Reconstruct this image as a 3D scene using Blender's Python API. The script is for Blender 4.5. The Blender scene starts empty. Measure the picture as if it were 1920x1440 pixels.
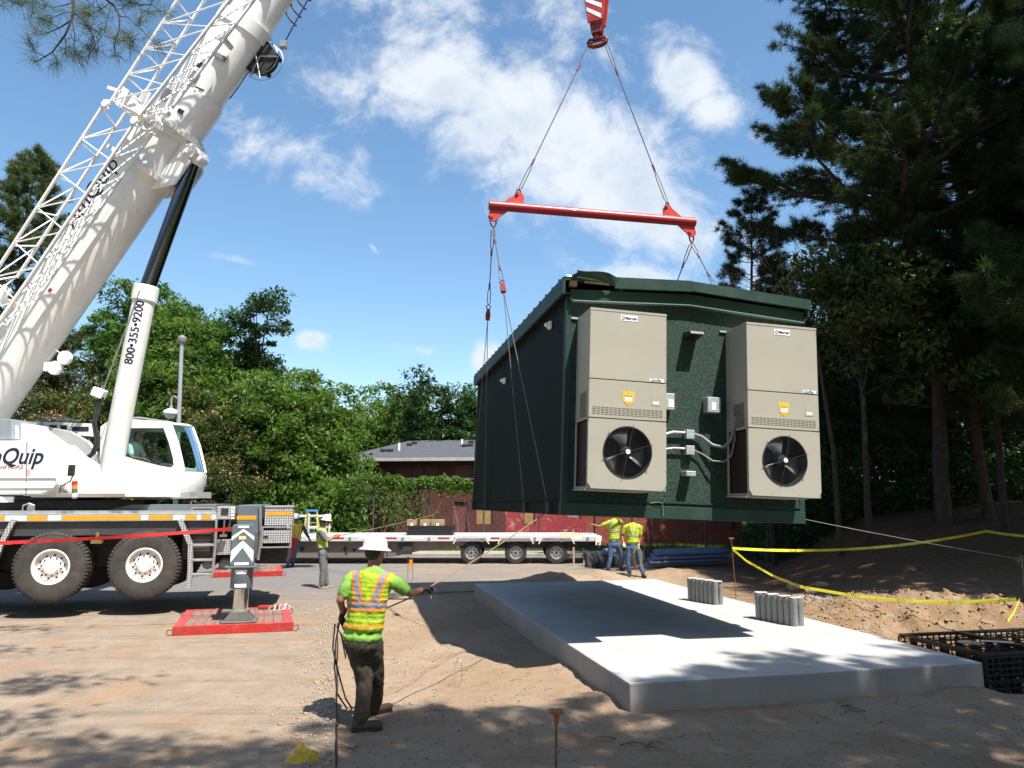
import bpy, bmesh, math, random
import numpy as np
from mathutils import Vector as V, Matrix, Quaternion, noise as mnoise

sc = bpy.context.scene
R = math.radians
# ------------------------------------------------------------------ camera
F = 1370.0; PITCH = R(9.0); CAMH = 2.3
cam = bpy.data.cameras.new('camera'); camo = bpy.data.objects.new('camera', cam)
sc.collection.objects.link(camo); sc.camera = camo
cam.sensor_fit = 'HORIZONTAL'; cam.sensor_width = 36.0; cam.lens = 36.0 * F / 1920.0
cam.clip_start = 0.05; cam.clip_end = 2000
camo.location = (0, 0, CAMH); camo.rotation_euler = (R(90) + PITCH, 0, 0)
# ------------------------------------------------------------------ colour management
vs = sc.view_settings
sc.display_settings.display_device = 'sRGB'
vs.view_transform = 'Standard'; vs.look = 'None'; vs.gamma = 1; vs.use_curve_mapping = False
vs.exposure = 0.95
# ------------------------------------------------------------------ sun
LD = V((-0.36, 0.45, -1.0)).normalized()          # direction the light travels
sun = bpy.data.lights.new('sun', 'SUN'); suno = bpy.data.objects.new('sun', sun)
sc.collection.objects.link(suno)
sun.energy = 4.8; sun.angle = R(0.53); sun.color = (1.0, 0.95, 0.87)
suno.rotation_euler = LD.to_track_quat('-Z', 'Y').to_euler(); suno.location = (12, -15, 34)
# ------------------------------------------------------------------ world
w = bpy.data.worlds.new('World'); sc.world = w; w.use_nodes = True
nt = w.node_tree; nt.nodes.clear()
class NG:
    """tiny node helper"""
    def __init__(s, nt): s.nt = nt
    def n(s, t, **k):
        x = s.nt.nodes.new(t)
        for a, b in k.items(): setattr(x, a, b)
        return x
    def val(s, sock, v):
        if isinstance(v, bpy.types.NodeSocket): s.nt.links.new(v, sock)
        elif isinstance(v, (tuple, list)) and len(v) == 3 and sock.type == 'RGBA': sock.default_value = (*v, 1)
        else: sock.default_value = v
    def m(s, op, a, b=0.0, c=None, clamp=False):
        x = s.n('ShaderNodeMath', operation=op, use_clamp=clamp)
        s.val(x.inputs[0], a); s.val(x.inputs[1], b)
        if c is not None: s.val(x.inputs[2], c)
        return x.outputs[0]
    def noise(s, vec, scale=5, detail=4, rough=.5, dist=0.0):
        x = s.n('ShaderNodeTexNoise'); s.val(x.inputs['Vector'], vec)
        x.inputs['Scale'].default_value = scale; x.inputs['Detail'].default_value = detail
        x.inputs['Roughness'].default_value = rough; x.inputs['Distortion'].default_value = dist
        return x.outputs['Fac']
    def ramp(s, fac, lo, hi, a=0.0, b=1.0):
        x = s.n('ShaderNodeMapRange', interpolation_type='SMOOTHSTEP'); s.val(x.inputs[0], fac)
        x.inputs[1].default_value = lo; x.inputs[2].default_value = hi
        x.inputs[3].default_value = a; x.inputs[4].default_value = b
        return x.outputs[0]
    def mix(s, fac, a, b):
        x = s.n('ShaderNodeMix', data_type='RGBA'); s.val(x.inputs[0], fac)
        s.val(x.inputs[6], a); s.val(x.inputs[7], b); return x.outputs[2]
    def sep(s, vec):
        x = s.n('ShaderNodeSeparateXYZ'); s.val(x.inputs[0], vec); return x.outputs
    def comb(s, a, b, c=0.0):
        x = s.n('ShaderNodeCombineXYZ'); s.val(x.inputs[0], a); s.val(x.inputs[1], b); s.val(x.inputs[2], c); return x.outputs[0]

g = NG(nt)
sky = g.n('ShaderNodeTexSky', sky_type='NISHITA'); sky.sun_disc = False
to_sun = -LD
sky.sun_elevation = math.asin(to_sun.z); sky.sun_rotation = math.atan2(to_sun.x, to_sun.y)
sky.altitude = 200; sky.air_density = 1.0; sky.dust_density = .9; sky.ozone_density = 1.6
bg1 = g.n('ShaderNodeBackground'); bg1.inputs[1].default_value = 0.113
hs = g.n('ShaderNodeHueSaturation'); hs.inputs['Saturation'].default_value = 1.10; hs.inputs['Hue'].default_value = .492
nt.links.new(sky.outputs[0], hs.inputs['Color']); nt.links.new(hs.outputs[0], bg1.inputs[0])
tc = g.n('ShaderNodeTexCoord').outputs['Generated']
X, Y, Z = g.sep(tc)
Yp = g.m('MAXIMUM', Y, 0.05)
U = g.m('DIVIDE', X, Yp); W_ = g.m('DIVIDE', Z, Yp)
uv = g.comb(U, W_)
def pxdir(x, y):
    dx = (x - 960) / F; dz = (720 - y) / F
    d = V((dx, math.cos(PITCH) - dz * math.sin(PITCH), math.sin(PITCH) + dz * math.cos(PITCH)))
    return d
# cloud masses: (px, py, half-length px, half-width px, angle deg, weight)
CL = [(1040, 250, 370, 125, -33, 1.15), (820, 160, 190, 95, -8, 1.1), (660, 165, 110, 45, -8, .75), (1000, 90, 260, 80, -10, .5), (1140, 350, 230, 90, -12, 1.15),
      (510, 280, 170, 62, -15, .62), (590, 335, 100, 36, -15, .6), (1290, 145, 95, 62, -52, 1.05), (1335, 205, 60, 48, -20, 1.05), (1190, 525, 105, 32, -6, 1.05), (890, 20, 240, 70, 0, .6),
      (435, 485, 65, 10, -12, .55), (592, 635, 28, 17, 0, 1.0), (770, 654, 65, 11, -8, .6), (915, 672, 38, 26, 20, 1.1), (1250, 290, 150, 30, -20, .45), (1420, 255, 30, 25, 0, .45), (660, 660, 30, 10, 0, .3), (700, 465, 14, 5, -50, .4)]
den = None
for (cx, cy, a, b, ang, wt) in CL:
    d = pxdir(cx, cy); cu, cv = d.x / d.y, d.z / d.y
    ca, sa = math.cos(R(ang)), math.sin(R(ang))
    du = g.m('SUBTRACT', U, cu); dv = g.m('SUBTRACT', W_, cv)
    p = g.m('MULTIPLY', g.m('ADD', g.m('MULTIPLY', du, ca), g.m('MULTIPLY', dv, sa)), F / a * .93)
    q = g.m('MULTIPLY', g.m('SUBTRACT', g.m('MULTIPLY', dv, ca), g.m('MULTIPLY', du, sa)), F / b * .93)
    r2 = g.m('ADD', g.m('MULTIPLY', p, p), g.m('MULTIPLY', q, q))
    k = g.m('MULTIPLY', g.m('POWER', 2.718, g.m('MULTIPLY', r2, -0.9)), wt)
    den = k if den is None else g.m('MAXIMUM', den, k)
# beyond the picture the same kind of fair-weather cloud goes on
gen = g.ramp(g.noise(tc, 2.6, 3, .5), .52, .72, 0, .8)
out = g.m('MAXIMUM', g.ramp(g.m('ABSOLUTE', U), .75, 1.1), g.m('MAXIMUM', g.ramp(W_, .78, 1.1), g.ramp(Y, .15, .05)))
den = g.m('MAXIMUM', den, g.m('MULTIPLY', g.m('MULTIPLY', gen, out), g.ramp(Z, .03, .25)))
n1 = g.noise(uv, 8, 10, .66, .55)
n2 = g.noise(uv, 26, 8, .66, .4)
nn = g.m('ADD', g.m('MULTIPLY', n1, .72), g.m('MULTIPLY', n2, .28))
cov = g.m('ADD', den, g.m('MULTIPLY', g.m('SUBTRACT', nn, .5), 3.0))
alpha = g.ramp(cov, .15, 1.05, 0, .96)
alpha = g.m('MULTIPLY', alpha, g.ramp(den, .03, .22))
shade = g.m('MULTIPLY', g.ramp(g.noise(uv, 7, 8, .6, .3), .40, .66), g.ramp(cov, .6, 1.2))
ccol = g.mix(shade, (.84, .89, .95), (.62, .72, .84))
bg2 = g.n('ShaderNodeBackground'); nt.links.new(ccol, bg2.inputs[0]); bg2.inputs[1].default_value = .56
ms = g.n('ShaderNodeMixShader'); nt.links.new(alpha, ms.inputs[0])
nt.links.new(bg1.outputs[0], ms.inputs[1]); nt.links.new(bg2.outputs[0], ms.inputs[2])
wo = g.n('ShaderNodeOutputWorld'); nt.links.new(ms.outputs[0], wo.inputs[0])

# ------------------------------------------------------------------ projection helpers (photo pixel -> place in the world)
def at(x, y, Yd):
    d = pxdir(x, y); return V((0, 0, CAMH)) + d * (Yd / d.y)
def on(x, y, z=0.0):
    d = pxdir(x, y); return V((0, 0, CAMH)) + d * ((z - CAMH) / d.z)
def onplane(x, y, p0, n):
    d = pxdir(x, y); o = V((0, 0, CAMH)); return o + d * ((p0 - o).dot(n) / d.dot(n))

# ------------------------------------------------------------------ object helpers
WL = {}
def tag(o, label=None, cat=None, group=None, kind=None):
    if label: o['label'] = label
    if cat: o['category'] = cat
    if group: o['group'] = group
    if kind: o['kind'] = kind
    return o
def link(o, parent=None, wloc=(0, 0, 0)):
    sc.collection.objects.link(o); wloc = V(wloc); WL[o.name] = wloc
    if parent is not None:
        o.parent = parent; o.location = wloc - WL[parent.name]
    else: o.location = wloc
    return o
def thing(name, loc, label, cat, group=None):
    o = bpy.data.objects.new(name, None); o.empty_display_size = .2
    link(o, None, loc); return tag(o, label, cat, group)
def copy_tree(o, parent=None):
    c = o.copy(); sc.collection.objects.link(c); WL[c.name] = WL[o.name].copy()
    if parent is not None: c.parent = parent
    for ch in list(o.children): copy_tree(ch, c)
    return c
class MB:
    def __init__(s, T=None):
        s.v = []; s.f = []; s.mi = []; s.T = T or Matrix(); s.k = 0
    def add(s, vs, fs):
        b = len(s.v)
        s.v += [s.T @ V(p) for p in vs]; s.f += [[b + i for i in q] for q in fs]; s.mi += [s.k] * len(fs); return s
    def box(s, c, d, rot=None):
        hx, hy, hz = d[0] / 2, d[1] / 2, d[2] / 2
        P = [V((a * hx, b * hy, e * hz)) for a in (-1, 1) for b in (-1, 1) for e in (-1, 1)]
        if rot is not None: P = [rot @ p for p in P]
        P = [p + V(c) for p in P]
        return s.add(P, [(0, 1, 3, 2), (4, 6, 7, 5), (0, 4, 5, 1), (2, 3, 7, 6), (0, 2, 6, 4), (1, 5, 7, 3)])
    def bb(s, a, b):
        a = V(a); b = V(b); return s.box((a + b) / 2, [abs(b[i] - a[i]) for i in range(3)])
    def tube(s, pts, r, seg=8, caps=True, flat=1.0):
        pts = [V(p) for p in pts]; n = len(pts)
        rs = r if isinstance(r, (list, tuple)) else [r] * n
        vs = []; fs = []; up = None
        for i, p in enumerate(pts):
            d = (pts[min(i + 1, n - 1)] - pts[max(i - 1, 0)])
            if d.length < 1e-9: d = V((0, 0, 1))
            d.normalize()
            if up is None: up = V((0, 0, 1)) if abs(d.z) < .9 else V((0, 1, 0))
            a = d.cross(up)
            if a.length < 1e-4: a = d.cross(V((1, 0, 0)))
            a.normalize(); b = a.cross(d).normalized(); up = b
            for k in range(seg):
                t = 2 * math.pi * (k + .5) / seg
                vs.append(p + a * (math.cos(t) * rs[i]) + b * (math.sin(t) * rs[i] * flat))
        for i in range(n - 1):
            for k in range(seg):
                k2 = (k + 1) % seg
                fs.append((i * seg + k, i * seg + k2, (i + 1) * seg + k2, (i + 1) * seg + k))
        if caps:
            fs.append(tuple(range(seg - 1, -1, -1))); fs.append(tuple((n - 1) * seg + k for k in range(seg)))
        return s.add(vs, fs)
    def rod(s, a, b, r, seg=8): return s.tube([a, b], r, seg)
    def lathe(s, prof, o, ax=(0, 0, 1), seg=24, closed=False, c0=True):
        o = V(o); ax = V(ax).normalized(); a = ax.orthogonal().normalized(); b = ax.cross(a)
        vs = []; fs = []; n = len(prof)
        for (r, h) in prof:
            for k in range(seg):
                t = 2 * math.pi * k / seg
                vs.append(o + ax * h + a * (math.cos(t) * r) + b * (math.sin(t) * r))
        for i in range(n - 1 if not closed else n):
            j = (i + 1) % n
            for k in range(seg):
                k2 = (k + 1) % seg
                fs.append((i * seg + k, i * seg + k2, j * seg + k2, j * seg + k))
        if not closed:
            if prof[0][0] > 1e-4 and c0: fs.append(tuple(range(seg - 1, -1, -1)))
            if prof[-1][0] > 1e-4: fs.append(tuple((n - 1) * seg + k for k in range(seg)))
        return s.add(vs, fs)
    def prism(s, poly, vec):
        poly = [V(p) for p in poly]; vec = V(vec); n = len(poly)
        nrm = V((0, 0, 0))
        for i in range(n): nrm += poly[i].cross(poly[(i + 1) % n])
        if nrm.dot(vec) > 0: poly.reverse()
        vs = poly + [p + vec for p in poly]
        fs = [tuple(range(n)), tuple(range(2 * n - 1, n - 1, -1))]
        for i in range(n):
            j = (i + 1) % n; fs.append((j, i, n + i, n + j))
        return s.add(vs, fs)
    def ball(s, c, rad, rot=None, u=12, v=8):
        if not hasattr(rad, '__len__'): rad = (rad,) * 3
        vs = []; fs = []; c = V(c)
        for i in range(1, v):
            ph = math.pi * i / v
            for k in range(u):
                t = 2 * math.pi * k / u
                p = V((rad[0] * math.sin(ph) * math.cos(t), rad[1] * math.sin(ph) * math.sin(t), rad[2] * math.cos(ph)))
                vs.append((rot @ p if rot is not None else p) + c)
        tp = V((0, 0, rad[2])); top = (rot @ tp if rot is not None else tp)
        vs += [c + top, c - top]; T_, B_ = len(vs) - 2, len(vs) - 1
        for i in range(v - 2):
            for k in range(u):
                k2 = (k + 1) % u; fs.append((i * u + k, (i + 1) * u + k, (i + 1) * u + k2, i * u + k2))
        for k in range(u):
            k2 = (k + 1) % u; fs.append((T_, k, k2)); fs.append((B_, (v - 2) * u + k2, (v - 2) * u + k))
        return s.add(vs, fs)
    def cone(s, a, b, ra, rb, seg=10):
        """tapered capsule"""
        a = V(a); b = V(b); s.tube([a, b], [ra, rb], seg); s.ball(a, ra, u=seg, v=6); s.ball(b, rb, u=seg, v=6); return s
    def mesh(s, name, mats, origin=(0, 0, 0), smooth=0):
        me = bpy.data.meshes.new(name); o = V(origin)
        me.from_pydata([p - o for p in s.v], [], s.f)
        for m in (mats if isinstance(mats, (list, tuple)) else [mats]): me.materials.append(m)
        me.polygons.foreach_set('material_index', s.mi)
        if smooth:
            me.shade_smooth()
            if smooth < 180: me.set_sharp_from_angle(angle=R(smooth))
        me.validate(); me.update(); return me
    def build(s, name, mats, parent=None, origin=None, smooth=0, bevel=0, bseg=1):
        if origin is None:
            if parent is not None: origin = WL[parent.name]
            elif s.v:
                xs = [p.x for p in s.v]; ys = [p.y for p in s.v]
                origin = ((min(xs) + max(xs)) / 2, (min(ys) + max(ys)) / 2, min(p.z for p in s.v))
            else: origin = (0, 0, 0)
        me = s.mesh(name, mats, origin, smooth)
        o = bpy.data.objects.new(name, me); link(o, parent, origin)
        if bevel:
            b = o.modifiers.new('bevel', 'BEVEL'); b.width = bevel; b.segments = bseg; b.limit_method = 'ANGLE'; b.angle_limit = R(35)
        return o
def inst(name, me, parent, wloc, rot=None, scale=None):
    o = bpy.data.objects.new(name, me); link(o, parent, wloc)
    if rot is not None: o.rotation_euler = rot.to_euler() if hasattr(rot, 'to_euler') else rot
    if scale is not None: o.scale = scale
    return o
def frame(o, x, y=None, z=None):
    """4x4 matrix from origin and axes"""
    x = V(x).normalized(); z = V(z).normalized() if z is not None else x.cross(V(y)).normalized()
    y = z.cross(x).normalized(); z = x.cross(y)
    m = Matrix((x, y, z)).transposed().to_4x4(); m.translation = V(o); return m
def catenary(a, b, sag, n=14):
    a = V(a); b = V(b)
    return [a.lerp(b, i / n) - V((0, 0, sag * 4 * (i / n) * (1 - i / n))) for i in range(n + 1)]

# ------------------------------------------------------------------ materials
MC = {}
def M(name, col, rough=.6, metal=0.0, var=.12, vs_=2.5, bump=0.0, bs=60, dirt=0.0, dcol=(.22, .16, .11), spec=.5, coat=0.0):
    if name in MC: return MC[name]
    if max(col) < .7 and metal < .6: col = tuple(c * .78 for c in col)
    m = bpy.data.materials.new(name); m.use_nodes = True; nt = m.node_tree; g = NG(nt)
    b = nt.nodes['Principled BSDF']
    b.inputs['Roughness'].default_value = rough; b.inputs['Metallic'].default_value = metal
    b.inputs['Specular IOR Level'].default_value = spec; b.inputs['Coat Weight'].default_value = coat
    tc = g.n('ShaderNodeTexCoord').outputs['Object']
    n = g.noise(tc, vs_, 6, .6)
    lo = tuple(c * (1 - var) for c in col); hi = tuple(min(1, c * (1 + var)) for c in col)
    c = g.mix(g.ramp(n, .3, .7), lo, hi)
    if dirt:
        dm = g.m('MULTIPLY', g.ramp(g.noise(tc, vs_ * 1.7, 8, .7), .45, .75), dirt)
        c = g.mix(dm, c, dcol)
        g.val(b.inputs['Roughness'], g.m('ADD', g.m('MULTIPLY', dm, .4), rough, clamp=True))
    nt.links.new(c, b.inputs['Base Color'])
    if bump:
        bp = g.n('ShaderNodeBump'); bp.inputs['Strength'].default_value = 1.0; bp.inputs['Distance'].default_value = bump
        g.val(bp.inputs['Height'], g.noise(tc, bs, 4, .6)); nt.links.new(bp.outputs[0], b.inputs['Normal'])
    MC[name] = m; return m
def leafmat(name, c1, c2, trans=.35, rough=.5, spec=.3):
    if name in MC: return MC[name]
    c1 = tuple(v * .72 for v in c1); c2 = tuple(v * .82 for v in c2)
    m = bpy.data.materials.new(name); m.use_nodes = True; nt = m.node_tree; g = NG(nt); nt.nodes.clear()
    tc = g.n('ShaderNodeTexCoord').outputs['Object']
    n = g.ramp(g.noise(tc, .9, 3, .6), .3, .7); n2 = g.noise(tc, 14, 2, .6)
    c = g.mix(g.m('ADD', g.m('MULTIPLY', n, .6), g.m('MULTIPLY', n2, .4)), c1, c2)
    b = g.n('ShaderNodeBsdfPrincipled'); b.inputs['Roughness'].default_value = rough; b.inputs['Specular IOR Level'].default_value = spec
    nt.links.new(c, b.inputs['Base Color'])
    t = g.n('ShaderNodeBsdfTranslucent'); hs = g.n('ShaderNodeHueSaturation'); hs.inputs['Value'].default_value = 1.5; hs.inputs['Saturation'].default_value = 1.05
    nt.links.new(c, hs.inputs['Color']); nt.links.new(hs.outputs[0], t.inputs[0])
    x = g.n('ShaderNodeMixShader'); x.inputs[0].default_value = trans
    nt.links.new(b.outputs[0], x.inputs[1]); nt.links.new(t.outputs[0], x.inputs[2])
    o = g.n('ShaderNodeOutputMaterial'); nt.links.new(x.outputs[0], o.inputs[0])
    MC[name] = m; return m

white = M('white_paint', (.78, .77, .73), .36, 0, .05, 1.6, dirt=.22, dcol=(.5, .45, .38), coat=.3)
boomw = M('boom_paint', (.78, .77, .73), .42, 0, .07, 1.1, dirt=.28, dcol=(.48, .43, .34), coat=.2)
steel = M('steel', (.35, .34, .33), .45, .7, .15, 6)
alum = M('aluminium', (.55, .55, .54), .38, .8, .12, 5, dirt=.2)
chrome = M('chrome', (.75, .75, .75), .12, 1.0, .02)
galv = M('galvanised', (.6, .62, .63), .4, .5, .12, 20)
dark = M('dark_metal', (.035, .035, .04), .6, .2, .2, 4, dirt=.25)
black = M('black_rubber', (.018, .018, .02), .7, 0, .2, 8, dirt=.2)
bluegrey = M('blue_grey_paint', (.13, .165, .185), .42, 0, .08, 3, dirt=.2)
redp = M('red_paint', (.50, .025, .02), .42, 0, .18, 3, dirt=.35, dcol=(.30, .17, .13))
barred = M('red_beam_paint', (.55, .02, .03), .32, 0, .15, 3, dirt=.12, dcol=(.5, .35, .3), coat=.3)
rust = M('rusty_steel', (.24, .10, .05), .85, .1, .3, 20, .002, 80)
yellow = M('yellow_plastic', (.75, .62, .03), .5, 0, .06)
orange = M('orange_reflector', (.85, .30, .01), .35, 0, .06)
sticker = M('white_sticker', (.82, .82, .80), .4, 0, .05, 30)
navy = M('navy_lettering', (.012, .014, .06), .4, 0, .05)
maroon = M('maroon_lettering', (.30, .03, .05), .5, 0, .05)
glass = None
def glassmat():
    m = bpy.data.materials.new('tinted_glass'); m.use_nodes = True; nt = m.node_tree; nt.nodes.clear(); g = NG(nt)
    a = g.n('ShaderNodeBsdfTransparent'); a.inputs[0].default_value = (.55, .72, .68, 1)
    b = g.n('ShaderNodeBsdfGlossy'); b.inputs['Roughness'].default_value = .02; b.inputs[0].default_value = (.9, .95, .95, 1)
    fr = g.n('ShaderNodeFresnel'); fr.inputs[0].default_value = 1.28
    x = g.n('ShaderNodeMixShader'); nt.links.new(fr.outputs[0], x.inputs[0]); nt.links.new(a.outputs[0], x.inputs[1]); nt.links.new(b.outputs[0], x.inputs[2])
    o = g.n('ShaderNodeOutputMaterial'); nt.links.new(x.outputs[0], o.inputs[0]); return m
glass = glassmat()

def text_on(name, s, mat, parent, p, xdir, ydir, size, off=.002, shear=0, bold=0, align='LEFT', fn=None, kind=None, depth=0.0015):
    """lettering as thin geometry laid on a surface"""
    cu = bpy.data.curves.new('t', 'FONT'); cu.body = s; cu.size = size; cu.shear = shear; cu.offset = bold; cu.align_x = align
    cu.extrude = depth; cu.resolution_u = 4
    ob = bpy.data.objects.new('t', cu); sc.collection.objects.link(ob)
    dg = bpy.context.evaluated_depsgraph_get(); me = bpy.data.meshes.new_from_object(ob.evaluated_get(dg))
    bpy.data.objects.remove(ob)
    Fm = frame(V(p), xdir, z=V(xdir).cross(V(ydir)))
    if fn:
        bm = bmesh.new(); bm.from_mesh(me); bmesh.ops.triangulate(bm, faces=bm.faces)
        for _ in range(2):
            es = [e for e in bm.edges if e.calc_length() > size * .12]
            bmesh.ops.subdivide_edges(bm, edges=es, cuts=1)
            bmesh.ops.triangulate(bm, faces=bm.faces)
        for vv in bm.verts: vv.co = fn(vv.co)
        bm.to_mesh(me); bm.free(); org = V(me.vertices[0].co)
        for vv in me.vertices: vv.co -= org
    else:
        Fm.translation += Fm.to_3x3().col[2] * (off + depth); org = Fm.translation.copy()
        for vv in me.vertices: vv.co = Fm @ vv.co - org
    me.materials.clear(); me.materials.append(mat); me.name = name
    o = bpy.data.objects.new(name, me); link(o, parent, org); return o

# numpy value noise
_rs = np.random.RandomState(7); _tab = _rs.rand(256, 256)
def vnoise(x, y):
    xi = np.floor(x).astype(int); yi = np.floor(y).astype(int); fx = x - xi; fy = y - yi
    fx = fx * fx * (3 - 2 * fx); fy = fy * fy * (3 - 2 * fy)
    a = _tab[xi % 256, yi % 256]; b = _tab[(xi + 1) % 256, yi % 256]; c = _tab[xi % 256, (yi + 1) % 256]; d = _tab[(xi + 1) % 256, (yi + 1) % 256]
    return (a * (1 - fx) + b * fx) * (1 - fy) + (c * (1 - fx) + d * fx) * fy
def fbm(x, y, o=4):
    s = 0; a = 1; t = 0
    for i in range(o): s = s + a * vnoise(x * 2 ** i + 17 * i, y * 2 ** i + 31 * i); t += a; a *= .5
    return s / t
def sst(x, a, b):
    t = np.clip((x - a) / (b - a), 0, 1); return t * t * (3 - 2 * t)
# saw-cut line of the asphalt
CUTP = np.array([-1.52, 6.7]); CUTD = np.array([-.227, .974]); CUTE = np.array([.974, .227])
def gh(x, y):
    x = np.asarray(x, float); y = np.asarray(y, float)
    q = (x - CUTP[0]) * CUTE[0] + (y - CUTP[1]) * CUTE[1]; p = (x - CUTP[0]) * CUTD[0] + (y - CUTP[1]) * CUTD[1]
    z = -.03 + 0 * x
    dug = sst(q, .0, .12) * sst(p, 12.3, 12.0)
    z = z - .03 * dug
    soil = sst(q, .0, .3) * sst(p, 16.0, 11.0) + sst(x, 1.0, 3.5) * sst(y, 18, 20) * (1 - sst(p, 16, 11)); soil = np.clip(soil, 0, 1)
    z = z + soil * ((fbm(x * 1.1, y * 1.1, 4) - .5) * .10 + (fbm(x * 6, y * 6, 3) - .5) * .035)
    z = z + 1.55 * sst(y, 14, 25) * sst(x - .32 * y, .2, 4.2) + .9 * sst(x, 9, 20) * sst(y, 6, 20)
    z = z + .9 * sst(x, 9, 16) * sst(y, 11, 2)
    def mound(cx, cy, rx, ry, h, rough=.5):
        d = ((x - cx) / rx) ** 2 + ((y - cy) / ry) ** 2
        return h * np.exp(-d) * (1 - rough * .5 + rough * fbm(x * 2.5 + cx, y * 2.5, 4))
    z = z + mound(1.35, 20.7, 1.5, .45, .38) + mound(2.6, 22.2, .7, .8, .3) + mound(5.2, 23.2, 1.6, .7, .25) + mound(-.6, 20.0, .9, .4, .16)
    # dug-up soil behind the black crates
    z = z + mound(7.2, 15.0, 1.4, .9, .34, .9) + mound(9.0, 14.6, 1.6, .8, .42, .9) + mound(6.0, 16.2, .9, .9, .25, .9)
    z = z + sst(x, 5.6, 7) * sst(y, 12.7, 13.6) * sst(y, 17.5, 16) * (fbm(x * 5, y * 5, 4) - .5) * .35
    pit = sst(x - .2 * (y - 10), 5.9, 6.4) * sst(x, 11.6, 11.0) * sst(y, 9.3, 10.1) * sst(y, 13.9, 13.3)
    z = z * (1 - pit) + pit * (-.62 + .05 * (fbm(x * 3, y * 3) - .5))
    sx = (x - 1.30) * .975 + (y - 8.52) * .222; sy = (x - 1.30) * -.222 + (y - 8.52) * .975
    dd_ = np.hypot(np.maximum(np.maximum(-sx, sx - 4.7), 0), np.maximum(np.maximum(-sy, sy - 10), 0))
    z = z + (.055 + .06 * (fbm(x * 2, y * 2) - .5)) * np.exp(-(dd_ / .38) ** 2) * sst(y, 13, 9.5) * sst(x, 7.2, 6.0)
    z = z + (sst(np.abs(x), 40, 150) + sst(y, 60, 200)) * 1.0
    return z
def ghf(x, y): return float(gh(np.array([x]), np.array([y]))[0])
def onground(x, y):
    p = on(x, y, 0)
    for _ in range(6): p = on(x, y, ghf(p.x, p.y))
    return p
# ================================================================== GROUND
def soilmat():
    m = bpy.data.materials.new('soil'); m.use_nodes = True; nt = m.node_tree; g = NG(nt); b = nt.nodes['Principled BSDF']
    P = g.n('ShaderNodeTexCoord').outputs['Object']; x, y, z = g.sep(P)
    big = g.noise(P, .55, 6, .6, .3); mid = g.noise(P, 3.0, 8, .68, .2); fine = g.noise(P, 28, 4, .7); gr = g.noise(P, 110, 2, .6)
    c = g.mix(g.ramp(big, .35, .65), (.40, .305, .225), (.45, .37, .29))
    c = g.mix(g.m('MULTIPLY', g.ramp(mid, .45, .75), .75), c, (.37, .235, .15))
    # orange clay in the dug bank and on the right
    clay = g.m('MULTIPLY', g.ramp(x, 3.2, 6.0), g.ramp(y, 11.5, 13.5))
    c = g.mix(g.m('MULTIPLY', clay, g.ramp(mid, .25, .6)), c, (.31, .215, .14))
    # leaf litter under the trees on the slope
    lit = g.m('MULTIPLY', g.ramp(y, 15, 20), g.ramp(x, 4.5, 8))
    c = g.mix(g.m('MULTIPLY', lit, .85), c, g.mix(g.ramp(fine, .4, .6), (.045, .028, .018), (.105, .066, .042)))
    far = g.m('MAXIMUM', g.ramp(y, 33, 36), g.ramp(g.m('ABSOLUTE', x), 22, 26))
    c = g.mix(far, c, g.mix(fine, (.05, .09, .02), (.10, .13, .04)))
    c = g.mix(g.m('MULTIPLY', g.ramp(fine, .55, .75), .35), c, (.60, .48, .36))
    c = g.mix(g.m('MULTIPLY', g.ramp(fine, .45, .25), .55), c, (.17, .10, .065))
    c = g.mix(g.m('MULTIPLY', g.ramp(gr, .62, .72), .5), c, (.62, .55, .47))
    vo = g.n('ShaderNodeTexVoronoi'); vo.inputs['Scale'].default_value = 26; nt.links.new(P, vo.inputs[0])
    peb = g.m('MULTIPLY', g.m('LESS_THAN', vo.outputs['Distance'], .22), g.m('GREATER_THAN', g.noise(P, 9, 2, .5), .56)); c = g.mix(g.m('MULTIPLY', peb, .55), c, (.52, .44, .35))
    hs = g.n('ShaderNodeHueSaturation'); hs.inputs['Value'].default_value = .80; hs.inputs['Saturation'].default_value = 1.2; nt.links.new(c, hs.inputs['Color']); c = hs.outputs[0]
    nt.links.new(c, b.inputs['Base Color']); b.inputs['Roughness'].default_value = .95; b.inputs['Specular IOR Level'].default_value = .15
    h = g.m('ADD', g.m('MULTIPLY', mid, 1.6), g.m('ADD', g.m('MULTIPLY', fine, .5), g.m('MULTIPLY', gr, .16)))
    bp = g.n('ShaderNodeBump'); bp.inputs['Distance'].default_value = .05; bp.inputs['Strength'].default_value = 1
    g.val(bp.inputs['Height'], h); nt.links.new(bp.outputs[0], b.inputs['Normal']); return m
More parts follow.
